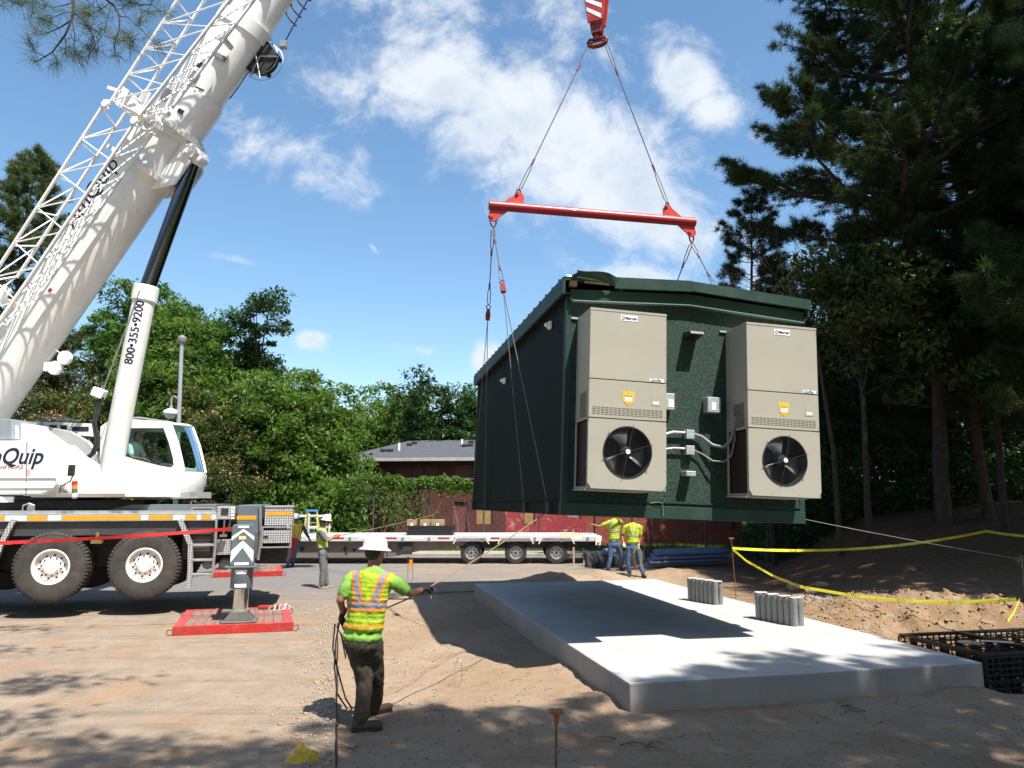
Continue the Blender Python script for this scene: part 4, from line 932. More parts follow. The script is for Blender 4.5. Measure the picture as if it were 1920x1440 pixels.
# lamps and loop on the deck
for px in (53,): p = kl(px, 948, .1); m2 = MB(K); m2.tube([(p.x - .1, .12, 2.085), (p.x - .1, .12, 2.19), (p.x, .12, 2.23), (p.x + .1, .12, 2.19), (p.x + .1, .12, 2.085)], .014, 6); m2.lathe([(.07, 0), (.07, .1), (.03, .13), (0, .13)], (p.x, .25, 2.085), (0, 0, 1), 12); m2.build('deck_lamp', steel, crane, origin=kp(px, 948, .1))
p = kl(12, 936, .4); mb = MB(K); mb.bb((p.x - .12, .4, 2.25), (p.x + .12, .46, 2.36)); mb.build('side_lamp', sticker, crane, origin=kp(12, 936, .4))
mb = MB(K); mb.bb((-7.5, .9, 2.086), (1.6, 2.2, 2.30)); mb.build('turntable_base', dark, crane, bevel=.02)
# tyres with real lugs
TR = .685
def tyremesh():
    mb = MB(); mb.lathe([(.30, -.17), (.36, -.195), (.50, -.205), (.60, -.195), (.655, -.17), (.668, -.10), (.668, .10), (.655, .17), (.60, .195), (.50, .205), (.36, .195), (.30, .17)], (0, 0, 0), (0, 1, 0), 56, True)
    n = 58
    for k in range(n):
        for sd in (-1, 1):
            t = 2 * math.pi * (k + (.5 if sd > 0 else 0)) / n; rot = Matrix.Rotation(-t, 4, 'Y'); sub = MB(rot)
            sub.add([(r_, sd * y_, z_) for (r_, y_) in ((.625, .199), (.655, .186), (.683, .165), (.684, .02), (.66, .02), (.63, .17)) for z_ in (-.020, .020)],
                    [(0, 2, 3, 1), (2, 4, 5, 3), (4, 6, 7, 5), (6, 8, 9, 7), (8, 10, 11, 9), (10, 0, 1, 11), (0, 10, 8, 6, 4, 2), (1, 3, 5, 7, 9, 11)])
            b = len(mb.v); mb.v += sub.v; mb.f += [[b + i for i in q] for q in sub.f]; mb.mi += [0] * len(sub.f)
    return mb.mesh('tyre', M('dusty_tyre', (.055, .048, .042), .85, 0, .2, 3, dirt=.55, dcol=(.14, .10, .075)), smooth=35)
wt = tyremesh()
mb = MB(); mb.lathe([(.345, -.185), (.335, -.195), (.315, -.19), (.295, -.165), (.29, -.10), (.27, -.085), (.245, -.095), (.17, -.135), (.15, -.135), (.15, -.13)], (0, 0, 0), (0, 1, 0), 44, c0=False); wr = mb.mesh('rim', white, smooth=35)
mb = MB(); mb.lathe([(.155, -.13), (.15, -.155), (.12, -.185), (.06, -.195), (0, -.195)], (0, 0, 0), (0, 1, 0), 28); wh_ = mb.mesh('hub_cap', white, smooth=35)
mb = MB()
for k in range(10):
    t = k * math.pi / 5 + .15; mb.lathe([(.020, -.128), (.020, -.117), (0, -.117)], (.228 * math.cos(t), 0, .228 * math.sin(t)), (0, 1, 0), 10)
whole = mb.mesh('rim_hole', black)
mb = MB()
for k in range(10):
    t = k * math.pi / 5 + .45; mb.lathe([(.018, -.133), (.017, -.165), (0, -.165)], (.178 * math.cos(t), 0, .178 * math.sin(t)), (0, 1, 0), 6)
wnut = mb.mesh('wheel_nut', M('nut_red', (.35, .06, .04), .6, .2, .3, 30)); mb = MB(); mb.lathe([(.29, -.04), (.29, .1), (0, .1)], (0, 0, 0), (0, 1, 0), 24); wbk = mb.mesh('brake_drum', dark)
kr = Matrix.Rotation(math.atan2(Kx.y, Kx.x), 3, 'Z')
for s in (.19, 1.87, -1.50, -3.9, -5.6):
    for t in (.205, 2.795):
        c = K @ V((s, t, 1.0)); rr_ = kr if t < 1 else kr @ Matrix.Rotation(math.pi, 3, 'Z')
        wl = inst('wheel', wt, crane, c, rr_)
        for nm, me_ in (('rim', wr), ('hub_cap', wh_), ('rim_hole', whole), ('wheel_nut', wnut), ('brake_drum', wbk)):
            o = bpy.data.objects.new(nm, me_); sc.collection.objects.link(o); WL[o.name] = c; o.parent = wl
    mb = MB(K); mb.rod((s, .4, 1.0), (s, 2.6, 1.0), .09, 8); mb.ball((s, 1.5, 1.0), (.28, .22, .28)); mb.build('axle', dark, crane, origin=K @ V((s, 1.5, 1.0)), smooth=40)
# access ladders
dia = None
def diamat():
    m = bpy.data.materials.new('diamond_plate'); m.use_nodes = True; nt = m.node_tree; g = NG(nt); b = nt.nodes['Principled BSDF']
    P = g.n('ShaderNodeTexCoord').outputs['Object']; x, y, z = g.sep(P)
    xx = g.m('ADD', x, g.m('MULTIPLY', y, .3)); u = g.m('SINE', g.m('MULTIPLY', g.m('ADD', xx, z), 62)); v = g.m('SINE', g.m('MULTIPLY', g.m('SUBTRACT', xx, z), 62))
    h = g.ramp(g.m('MULTIPLY', u, v), .15, .55); n = g.noise(P, 6, 4, .6)
    nt.links.new(g.mix(h, g.mix(n, (.30, .30, .29), (.42, .41, .40)), (.66, .66, .64)), b.inputs['Base Color']); b.inputs['Metallic'].default_value = .55; b.inputs['Roughness'].default_value = .38
    bp = g.n('ShaderNodeBump'); bp.inputs['Distance'].default_value = .003; g.val(bp.inputs['Height'], h); nt.links.new(bp.outputs[0], b.inputs['Normal']); return m
dia = diamat()
def ladder(pts_l, pts_r, ys, lab=None):
    mb = MB(); L_ = [kp(x, y, -.10) for x, y in pts_l]
    for a, b in zip(L_, L_[1:]):
        d = (b - a).normalized(); side = d.cross(Ky).normalized() * .045; mb.prism([a - side, b - side, b + side, a + side], Ky * .10)
    mb.build('ladder_side', dia, crane)
    mb = MB(); Rr = [kp(x, y, -.10) for x, y in pts_r]; mb.tube(Rr, .028, 6); mb.build('ladder_side', alum, crane)
    for (xa, xb, y) in ys:
        p, q = kp(xa, y, -.1), kp(xb, y, -.1); mb = MB(); z0 = (p.z + q.z) / 2; mb.prism([V((p.x, p.y, z0 - .022)), V((q.x, q.y, z0 - .022)), V((q.x, q.y, z0 + .022)), V((p.x, p.y, z0 + .022))], Ky * .14); mb.build('step', alum, crane, bevel=.004)
ladder([(337, 974), (357, 1022), (356, 1070), (353, 1102)], [(406, 972), (404, 1022), (398, 1078)], [(360, 402, 1022), (359, 401, 1050), (357, 398, 1077)])
ladder([(25, 974), (3, 1016), (-10, 1050)], [(-60, 974), (-75, 1060)], [(-70, 0, 1001), (-75, -5, 1030)])
brown = M('dark_brown_grille', (.065, .045, .038), .7, .1, .2, 2); 
a = kl(345, 976, .12); b = kl(404, 1048, .12); mb = MB(K); mb.bb((a.x, .12, b.z), (b.x, .6, 1.86)); o = mb.build('engine_grille', brown, crane)
for k in range(9): z = b.z + .06 + k * (1.8 - b.z) / 9; m2 = MB(K); m2.bb((a.x + .02, .105, z), (b.x - .02, .1195, z + .018)); m2.build('grille_bar', brown, o, origin=K @ V((a.x + .3, .11, z)))
# aluminium locker between ladder and outrigger
a = kl(407, 949, -.02); b = kl(441, 974, -.02); mb = MB(K); mb.bb((a.x, -.02, b.z), (b.x - .003, .5, a.z)); o = mb.build('locker', dia, crane, bevel=.006)
p, q = kl(415, 953, -.03), kl(428, 966, -.03); mb = MB(K); mb.bb((p.x, -.028, q.z), (q.x, -.021, p.z)); mb.build('label_plate', black, o)
for k in range(4):
    p, q = kl(433, 952 + k * 6, -.03), kl(439, 955 + k * 6, -.03); mb = MB(K); mb.bb((p.x, -.026, q.z), (q.x, -.021, p.z)); mb.build('louvre', sticker, o, origin=kp(436, 953 + k * 6, -.02))
a = kl(408, 1012, .12); b = kl(431, 1040, .12); mb = MB(K); mb.bb((a.x, .12, b.z), (b.x, .5, a.z)); mb.build('locker', dia, crane, bevel=.006)
p = kl(421, 974, -.0); q = kl(419, 1002, -.0); mb = MB(K); mb.rod((p.x, .0, p.z), (q.x, .0, q.z), .018, 6); mb.bb((q.x - .07, -.05, q.z - .05), (q.x + .07, .05, q.z)); mb.build('hanging_mallet', M('wood_brown', (.25, .13, .07), .8), crane)
for (x, r_) in ((421, .13), (388, .11)):
    p = kl(x, 1058, .35); mb = MB(K); mb.lathe([(0, -.5), (r_ * .7, -.47), (r_, -.40), (r_, .40), (r_ * .7, .47), (0, .5)], (p.x, .85, p.z), (0, 1, 0), 16); mb.build('air_tank', M('tank_grey', (.32, .38, .37), .5, 0, .1), crane, origin=kp(x, 1058, .85), smooth=40)
# outrigger housing and beams
a = kl(446, 947, -.05); b = kl(485, 1040, -.05)
mb = MB(K); mb.bb((a.x, -.05, 1.10), (b.x, 3.05, a.z)); o = mb.build('outrigger_housing', bluegrey, crane, bevel=.012)
p, q = kl(444, 967, -.06), kl(480, 974, -.06); mb = MB(K); mb.bb((p.x, -.056, q.z), (q.x, -.051, p.z)); mb.build('reflector_strip', orange, o)
mb = MB(K); mb.tube([kl(488, 948, -.08), kl(489, 1000, -.08), kl(484, 1050, -.08)], .03, 6); mb.build('pin_rail', steel, o, smooth=40)
LEG = on(450, 1150, .30); LEG = V((LEG.x, LEG.y, 0)); lk = K.inverted() @ LEG
FAR = V((-7.95, 22.9, 0)); fk = K.inverted() @ FAR
for (lt, nm) in ((lk, 0), (fk, 1)):
    bc = (a.x + b.x) / 2; mb = MB(K); y0, y1 = (lt.y + .1, .3) if nm == 0 else (2.7, lt.y - .1)
    w_ = .17
    def sect(s_, y_): return [(s_ - w_, y_, 1.22), (s_ + w_, y_, 1.22), (s_ + w_, y_, 1.66), (s_ - w_, y_, 1.66)]
    v0 = sect(lt.x if nm == 0 else bc, y0); v1 = sect(bc if nm == 0 else lt.x, y1); mb.add(v0 + v1, [(0, 3, 2, 1), (4, 5, 6, 7), (0, 1, 5, 4), (1, 2, 6, 5), (2, 3, 7, 6), (3, 0, 4, 7)]); bm_ = mb.build('outrigger_beam', bluegrey, crane, bevel=.008)
    T_ = Matrix.Translation(K @ V((lt.x, lt.y, 0))) @ K.to_3x3().to_4x4()
    mb = MB(T_); mb.prism([(-.195, -.2, 1.14), (.195, -.2, 1.14), (.195, -.2, 1.72), (.15, -.2, 1.86), (-.18, -.2, 1.86), (-.195, -.2, 1.80)], (0, .30, 0)); leg = mb.build('jack_housing', bluegrey, crane, bevel=.012)
    for (za, zb, th) in ((1.20, 1.46, .20), (1.58, 1.74, .07)):
        for sd in (-1, 1):
            mb = MB(T_); mb.prism([(0, -.206, zb), (sd * .19, -.206, za), (sd * .19, -.206, za - (.02 if th > .1 else -.0) + th * .0 - .0 + (.0)), (sd * .19, -.206, za + th * .9), (0, -.206, zb + th * .9 - .0)][:2] + [(sd * .19, -.206, min(1.78, za + th)), (0, -.206, min(1.84, zb + th * .62))], (0, .004, 0)); mb.build('chevron', sticker, leg)
    for (xa, xb, za, zb) in ((-.09, .09, 1.80, 1.84), (-.07, .05, 1.60, 1.66), (-.12, .12, 1.155, 1.20)):
        mb = MB(T_); mb.bb((xa, -.211, za), (xb, -.2065, zb)); mb.build('label_plate', M('yellow_label', (.75, .6, .25), .5) if zb == 1.66 else sticker, leg)
    mb = MB(T_); mb.bb((-.28, -.25, 1.105), (.26, .2, 1.14)); mb.build('jack_collar', bluegrey, crane, bevel=.008)
    mb = MB(T_); mb.lathe([(.185, .74), (.19, .75), (.19, 1.10), (0, 1.10)], (0, -.02, 0), (0, 0, 1), 28); jk = mb.build('jack_sleeve', bluegrey, crane, smooth=40)
    for (z0, z1) in ((1.0, 1.07), (.77, .83)):
        mb = MB(T_); 
        P_ = [(.192 * math.sin(t), -.02 - .192 * math.cos(t)) for t in [R(x) for x in (-32, -16, 0, 16, 30)]]
        mb.add([(x, y, z) for x, y in P_ for z in (z0, z1)], [(2 * i, 2 * i + 2, 2 * i + 3, 2 * i + 1) for i in range(4)]); mb.build('label_plate', sticker, jk)
    mb = MB(T_); mb.lathe([(.13, .36), (.13, .745), (0, .745)], (0, -.02, 0), (0, 0, 1), 28); mb.build('jack_rod', chrome, crane, smooth=40)
    mb = MB(T_); mb.bb((-.30, -.26, .166), (.30, .26, .20)); mb.prism([(-.26, -.20, .20), (.26, -.20, .20), (.13, -.20, .36), (-.13, -.20, .36)], (0, .03, 0)); mb.prism([(-.26, .12, .20), (.26, .12, .20), (.13, .12, .36), (-.13, .12, .36)], (0, .03, 0))
    mb.ball((0, -.02, .33), (.16, .16, .09)); mb.bb((-.30, -.12, .33), (.16, .08, .375)); mb.build('jack_foot', M('foot_grey', (.16, .165, .15), .6, .1, .15, 5, dirt=.3), crane, bevel=.008)
# rear lockers
p0, p1 = kl(497, 952, 0), kl(548, 985, 0); mb = MB(K); mb.bb((p0.x, .0, p1.z), (p1.x, .8, p0.z)); o = mb.build('rear_locker', dia, crane, bevel=.008)
mb = MB(K); mb.bb((p0.x - .01, -.02, p0.z + .003), (p1.x + .01, .82, p0.z + .04)); mb.build('lid', alum, o, bevel=.005)
q0, q1 = kl(500, 960, -.01), kl(547, 966, -.01); mb = MB(K); mb.bb((q0.x, -.006, q1.z), (q1.x, -.0015, q0.z)); mb.build('reflector_strip', orange, o)
p0, p1 = kl(492, 995, -.03), kl(544, 1018, -.03); mb = MB(K); mb.bb((p0.x, -.03, p1.z), (p1.x, .6, p0.z)); o = mb.build('rear_locker', dia, crane, bevel=.008)
q = kl(497, 1006, -.04); mb = MB(K); mb.bb((q.x - .03, -.05, q.z - .02), (q.x + .06, -.031, q.z + .02)); mb.build('handle', black, o)
f0, f1 = kl(491, 987, -.06), kl(546, 1027, -.06); mb = MB(K)
mb.bb((f0.x, -.06, f1.z), (f0.x + .03, -.031, f0.z)); mb.bb((f1.x - .03, -.06, f1.z), (f1.x, -.031, f0.z)); mb.bb((f0.x + .03, -.058, f0.z - .03), (f1.x - .03, -.031, f0.z)); mb.bb((f0.x + .03, -.058, f1.z), (f1.x - .03, -.031, f1.z + .03)); mb.build('step_frame', alum, crane)
mb = MB(K); mb.bb((f0.x - .08, .05, f1.z - .02), (f1.x - .3, 2.9, f1.z + .0)); mb.bb((p0.x, .85, 1.1), (p1.x - .42, 2.9, 2.1)); mb.build('rear_frame', dark, crane)
# ---- turret ring and superstructure
mb = MB(S); mb.lathe([(1.15, 2.30), (1.15, 2.33), (1.10, 2.34), (1.10, 2.42), (1.2, 2.43), (1.2, 2.46), (0, 2.46)], (0, 0, 0), (0, 0, 1), 48); ring = mb.build('slew_ring', dark, crane, smooth=40)
ht = -1.45
hz0, hz1 = sl(50, 926, ht).z, sl(50, 826, ht).z
mb = MB(); mb.prism([sp(x, y, ht) for x, y in [(-330, 826), (55, 826), (80, 830), (95, 842), (103, 860), (106, 886), (103, 908), (92, 922), (75, 928), (-330, 928)]], Sy * .95)
house = mb.build('engine_house', white, crane, bevel=.03, bseg=2)
mb = MB(); mb.prism([sp(x, y, ht - .012) for x, y in [(-330, 896), (105, 896), (105, 899), (-330, 899)]], Sy * .010); mb.build('trim_line', M('trim_grey', (.35, .36, .38), .5), house)
mb = MB(); mb.prism([sp(x, y, ht - .02) for x, y in [(-330, 906), (106, 905), (100, 915), (-330, 916)]], Sy * .018); mb.build('trim_strip', white, house)
mb = MB(); mb.prism([sp(x, y, ht - .006) for x, y in [(50, 826), (51, 826), (49, 928), (48, 928)]], Sy * .004); mb.build('panel_gap', black, house)
mb = MB(); mb.prism([sp(x, y, -1.05) for x, y in [(-330, 800), (22, 790), (62, 797), (72, 808), (100, 828), (165, 870), (168, 912), (230, 913), (233, 930), (-330, 930)]], Sy * .38); mb.build('frame_side_plate', white, crane, bevel=.015)
mb = MB(); mb.prism([sp(x, y, .55) for x, y in [(-330, 800), (60, 795), (130, 808), (165, 828), (230, 912), (230, 930), (-330, 930)]], Sy * .1); mb.build('frame_side_plate', M('grey_white_paint', (.55, .55, .53), .4), crane, bevel=.01)
mb = MB(); mb.prism([sp(x, y, -1.0) for x, y in [(-330, 918), (262, 922), (262, 932), (240, 932), (-330, 934)]], Sy * 2.2); mb.build('superstructure_floor', white, crane, bevel=.01)
mb = MB(); mb.prism([sp(x, y, -1.15) for x, y in [(107, 852), (150, 852), (160, 868), (165, 896), (230, 898), (231, 927), (104, 927), (105, 900)]], Sy * .1); mb.build('front_cover', white, crane, bevel=.015)
mb = MB(); mb.prism([sp(x, y, -1.3) for x, y in [(-60, 783), (22, 786), (23, 824), (-60, 825)]], Sy * .7); mb.build('oil_cooler', M('cooler_grey', (.30, .34, .37), .5), crane, bevel=.01)
mb = MB(); mb.tube([sp(25, 800, -1.2), sp(31, 800, -1.2), sp(32, 822, -1.2)], .03, 8); mb.build('pipe', sticker, crane, smooth=40)
mb = MB(); mb.prism([sp(x, y, 1.0) for x, y in [(62, 790), (170, 794), (170, 818), (90, 812)]], Sy * .15); mb.build('winch_cover', sticker, crane)
for (xa, xb, ya) in ((92, 106, 797), (113, 125, 797), (135, 166, 800)): mb = MB(); mb.prism([sp(xa, ya, .99), sp(xb, ya, .99), sp(xb, ya + 8, .99), sp(xa, ya + 8, .99)], Sy * .008); mb.build('opening', black, crane)
mb = MB(); mb.tube([sp(60, 780, 1.2), sp(120, 782, 1.2), sp(145, 790, 1.2)], .02, 5); mb.tube([sp(78, 797, .9), sp(78, 787, .9), sp(90, 785, .9), sp(150, 789, .9)], .02, 5); mb.build('handrail', steel, crane)
# lettering
def stext(name, s, px, py, size, mat, v, **k): return text_on(name, s, mat, house, sp(px, py, v), Sx, (0, 0, 1), size, **k)
stext('lettering', 'AmQuip', 79, 869, .45, navy, ht, align='RIGHT', shear=.25, bold=.008)
stext('lettering', 'THE CRANE PEOPLE', 43, 879, .10, maroon, ht, align='RIGHT', shear=.15)
mb = MB(); mb.prism([sp(x, y, ht - .004) for x, y in [(48, 880), (57, 880), (57, 892), (48, 892)]], Sy * .003); mb.build('label_plate', M('pink_label', (.7, .4, .42), .5), house)
# warning light stack, mirror
p = sp(140, 932, -1.35); q = sp(140, 902, -1.35)
cols = [M('lamp_white', (.75, .72, .62), .4), M('lamp_green', (.05, .16, .14), .3), M('lamp_amber', (.75, .20, .02), .3), M('lamp_red', (.55, .03, .03), .3)]
t = MB(); t.rod(p - V((0, 0, .03)), p, .05, 12); st_ = t.build('lamp_stack', steel, crane, origin=p)
for k in range(4):
    mb = MB(); d = (q - p) / 4; mb.rod(p + d * k + d * .03, p + d * (k + .97), .052, 14); mb.build('lamp', cols[k], st_, origin=p + d * k, smooth=40)
m0 = sp(134, 882, -1.6); mb = MB(); mb.tube([sp(112, 922, -1.4), sp(114, 912, -1.55), sp(132, 902, -1.6), sp(138, 888, -1.6)], .012, 6); mb.build('mirror_arm', dark, crane)
mb = MB(); mb.box(m0, (.15, .06, .22), Matrix.Rotation(R(-20), 3, 'Z')); mb.build('mirror', black, crane, bevel=.02, bseg=2)
mb = MB(); mb.prism([sp(x, y, -1.4) for x, y in [(108, 915), (118, 915), (128, 925), (108, 925)]], Sy * .1); mb.build('hose_connector', steel, crane)
# ---- cab
cn, cf = .42, 1.38
def ringplate(mb, outer, inner, vec):
    n = len(outer); vec = V(vec); O = [V(p) for p in outer]; I_ = [V(p) for p in inner]
    vs = O + I_ + [p + vec for p in O] + [p + vec for p in I_]; fs = []
    for i in range(n):
        j = (i + 1) % n
        fs += [(i, j, n + j, n + i), (2 * n + j, 2 * n + i, 3 * n + i, 3 * n + j), (j, i, 2 * n + i, 2 * n + j), (n + i, n + j, 3 * n + j, 3 * n + i)]
    mb.add(vs, fs)
outer = [(188, 800), (206, 786), (318, 794), (331, 830), (340, 868), (345, 892), (341, 915), (330, 926), (250, 929), (186, 929)]
inner = [(217, 812), (224, 803), (306, 803), (316, 830), (324, 860), (325, 872), (320, 876), (297, 872), (250, 860), (217, 848)]
mb = MB(); ringplate(mb, [sp(x, y, cn) for x, y in outer], [sp(x, y, cn) for x, y in inner], Sy * .05); cab = mb.build('cab', white, crane, bevel=.012, bseg=2)
dv = Sy * (cf - cn)
mb = MB(); ringplate(mb, [sp(x, y, cn) + dv for x, y in outer], [sp(x, y, cn) + dv for x, y in inner], -Sy * .05); mb.build('far_side', white, cab, bevel=.012)
mb = MB(); mb.prism([sp(x, y, cn - .006) for x, y in inner], Sy * .004); mb.k = 0
gb = MB(); g1 = [sp(x, y, cn) + Sy * .02 for x, y in inner]; gb.add(g1, [tuple(range(len(g1)))]); gb.build('side_window', glass, cab)
gb = MB(); g1 = [sp(x, y, cn) + dv - Sy * .02 for x, y in inner]; gb.add(g1, [tuple(range(len(g1)))]); gb.build('side_window', glass, cab)
sm = MB(); ii = [sp(x, y, cn) - Sy * .004 for x, y in inner]; cen = sum(ii, V()) / len(ii); ringplate(sm, [cen + (p - cen) * 1.0 for p in ii], [cen + (p - cen) * .965 for p in ii], Sy * .02); sm.build('window_seal', black, cab)
def slab_between(mb, pts2, w0, w1, th):
    for (a, b) in zip(pts2, pts2[1:]):
        A, B = sp(*a, cn), sp(*b, cn); n_ = (B - A).cross(Sy).normalized() * th
        mb.add([A + Sy * w0, B + Sy * w0, B + Sy * w1, A + Sy * w1, A + Sy * w0 + n_, B + Sy * w0 + n_, B + Sy * w1 + n_, A + Sy * w1 + n_], [(0, 1, 2, 3), (7, 6, 5, 4), (0, 4, 5, 1), (1, 5, 6, 2), (2, 6, 7, 3), (3, 7, 4, 0)])
wd_ = cf - cn
mb = MB(); slab_between(mb, [(206, 786), (318, 794)], .05, wd_ - .05, .04); slab_between(mb, [(206, 786), (188, 800), (186, 929)], .05, wd_ - .05, .03); mb.build('roof', white, cab)
mb = MB(); slab_between(mb, [(186, 929), (250, 929), (330, 926)], .05, wd_ - .05, .04); mb.build('floor', dark, cab)
# curved front glass with white pillars on both sides and sill panel below
fp = [(318, 794), (331, 830), (340, 868), (343, 884)]
A_1 = [sp(x, y, cn) for x, y in fp]
gb = MB(); vsA = []; nseg = 6
for p_ in A_1:
    for k in range(nseg + 1):
        t_ = k / nseg; vsA.append(p_ + Sy * (.06 + (wd_ - .12) * t_) + Sx * (.16 * math.sin(math.pi * t_)))
gb.add(vsA, [(i * (nseg + 1) + k, i * (nseg + 1) + k + 1, (i + 1) * (nseg + 1) + k + 1, (i + 1) * (nseg + 1) + k) for i in range(3) for k in range(nseg)]); gb.build('windscreen', glass, cab, smooth=60)
for vv in (0.0, wd_ - .06):
    mb = MB(); pp = [p_ + Sy * (vv + .03) for p_ in A_1]; mb.tube(pp, .036, 6); mb.build('pillar', white, cab, smooth=40)
mb = MB(); hd = [A_1[0] + Sy * (.06 + (wd_ - .12) * k / nseg) + Sx * (.16 * math.sin(math.pi * k / nseg)) for k in range(nseg + 1)]; mb.tube(hd, .03, 6); mb.build('header_bar', white, cab)
mb = MB(); lo = [sp(343, 884, cn), sp(344, 905, cn), sp(336, 924, cn)]; vsB = []
for i, p_ in enumerate(lo):
    for k in range(nseg + 1): t_ = k / nseg; vsB.append(p_ + Sy * (wd_ * t_) + Sx * ((.17 - .02 * i) * math.sin(math.pi * t_)))
mb.add(vsB, [(i * (nseg + 1) + k, i * (nseg + 1) + k + 1, (i + 1) * (nseg + 1) + k + 1, (i + 1) * (nseg + 1) + k) for i in range(2) for k in range(nseg)])
b0_ = len(vsB); mb.add([p_ + Sx * -.3 for p_ in vsB[-(nseg + 1):]] + vsB[-(nseg + 1):], [(k, k + 1, nseg + 2 + k, nseg + 1 + k) for k in range(nseg)]); fpnl = mb.build('front_panel', white, cab, smooth=60)
mb = MB(); mb.tube([sp(214, 784, cn + .1) , sp(262, 783, cn + .1), sp(322, 792, cn + .1)], .018, 6); mb.tube([sp(214, 784, cn + .9) , sp(262, 783, cn + .9), sp(322, 792, cn + .9)], .018, 6); mb.build('roof_rail', galv, cab)
q = sp(338, 903, cn) + Sy * .3 + Sx * .155; m2 = MB(frame(q, Sy, z=(0, 0, 1))); m2.bb((.28, -.012, -.05), (.38, .03, .04)); m2.build('badge', navy, cab)
mb = MB(); mb.prism([sp(x, y, cn - .01) for x, y in [(262, 929), (330, 927), (356, 922), (356, 934), (272, 936)]], Sy * .9); mb.build('cab_step', M('step_grey', (.35, .35, .34), .5), cab)
mb = MB(); mb.prism([sp(x, y, cn - .3) for x, y in [(262, 933), (372, 931), (372, 934), (262, 937)]], Sy * .3); mb.build('catwalk', galv, crane)
mb = MB(); mb.prism([sp(x, y, cn - .15) for x, y in [(225, 915), (262, 915), (272, 938), (255, 936), (245, 930), (225, 929)]], Sy * .15); mb.build('cab_bracket', white, crane, bevel=.02, bseg=2)
for k in range(6): mb = MB(); x = 292 + k * 5; mb.prism([sp(x, 919, cn - .006), sp(x + 2, 919, cn - .006), sp(x - 2, 924, cn - .006), sp(x - 4, 924, cn - .006)], Sy * .005); mb.build('vent_slot', steel, cab)
mb = MB(); mb.prism([sp(x, y, cn - .006) for x, y in [(193, 886), (222, 887), (218, 915), (190, 914)]], Sy * .005); mb.build('cover_plate', sticker, crane)
# seat and controls
se = S.inverted() @ sp(250, 884, .85)
mb = MB(S); mb.bb((se.x - .25, .62, se.z - .1), (se.x + .25, 1.12, se.z)); mb.bb((se.x - .32, .62, se.z - .05), (se.x - .2, 1.12, se.z + .65)); mb.build('seat', black, cab, bevel=.03)
mb = MB(S); mb.tube([(se.x + .75, .9, se.z - .3), (se.x + .55, .9, se.z + .2)], .03, 6); mb.lathe([(.15, 0), (.16, .015), (.15, .03), (.14, .015)], (se.x + .54, .9, se.z + .2), (-.3, 0, 1), 18, True); mb.bb((se.x + .3, .5, se.z - .1), (se.x + .55, .6, se.z + .15)); mb.build('controls', dark, cab)
# ---- luffing cylinder
cb, ct = sp(203, 905, -.05), sp(275, 537, -.05); rt = sp(367, 292, -.05)
dd = (ct - cb).normalized(); dd2 = (rt - ct).normalized()
mb = MB(); mb.lathe([(.20, -.1), (.235, -.02), (.235, (ct - cb).length - .35), (.27, (ct - cb).length - .34), (.27, (ct - cb).length - .02), (.25, (ct - cb).length), (0, (ct - cb).length)], cb, dd, 36)
cyl = mb.build('lift_cylinder', boomw, crane, smooth=35)
mb = MB(); mb.lathe([(.168, -.2), (.168, (rt - ct).length), (0, (rt - ct).length)], ct, dd, 32)
mb = MB(); mb.rod(ct - dd * .2, rt, .168, 32); mb.build('piston_rod', M('piston_chrome', (.16, .17, .20), .16, 1.0, .02), crane, smooth=40)
mb = MB(); mb.rod(rt - Sy * .27, rt + Sy * .27, .17, 20); mb.rod(rt - Sy * .34, rt + Sy * .34, .09, 16); mb.ball(rt - dd * .1, .21); mb.build('cylinder_eye', boomw, crane, smooth=40)
mb = MB(); mb.rod(cb - Sy * .5, cb + Sy * .5, .13, 16); mb.build('cylinder_pin', boomw, crane, smooth=40)
# phone number wrapped round the barrel; letters point away from the boom
side0 = (-Sy * .88 + Sx * .47); side0 = (side0 - dd * side0.dot(dd)).normalized(); lat = dd.cross(side0).normalized()
tb = sp(222, 683, -.05); t0 = (tb - cb).dot(dd)
def wrap(co, r=.2385):
    th = -(co.y - .09) / r - .18; return cb + dd * (t0 + co.x) + (side0 * math.cos(th) + lat * -math.sin(th) * -1) * (r + co.z)
text_on('phone_lettering', '800\u2022355\u20229200', navy, cyl, (0, 0, 0), (1, 0, 0), (0, 1, 0), .252, fn=wrap, bold=.004)
mb = MB(); mb.tube([sp(262, 545, -.32), sp(220, 660, -.32), sp(192, 735, -.32)], .014, 6); mb.build('hydraulic_line', steel, cyl)
mb = MB(); mb.box(sp(186, 737, -.35), (.26, .2, .2), Matrix.Rotation(R(20), 3, 'Y')); mb.build('valve_block', sticker, crane, bevel=.02)
for dx in (0, 5):
    mb = MB(); mb.tube([sp(x + dx, y, -.38) for x, y in [(188, 745), (174, 790), (180, 830), (172, 850), (157, 862)]], .028, 8); mb.build('hydraulic_hose', black, crane, smooth=60)
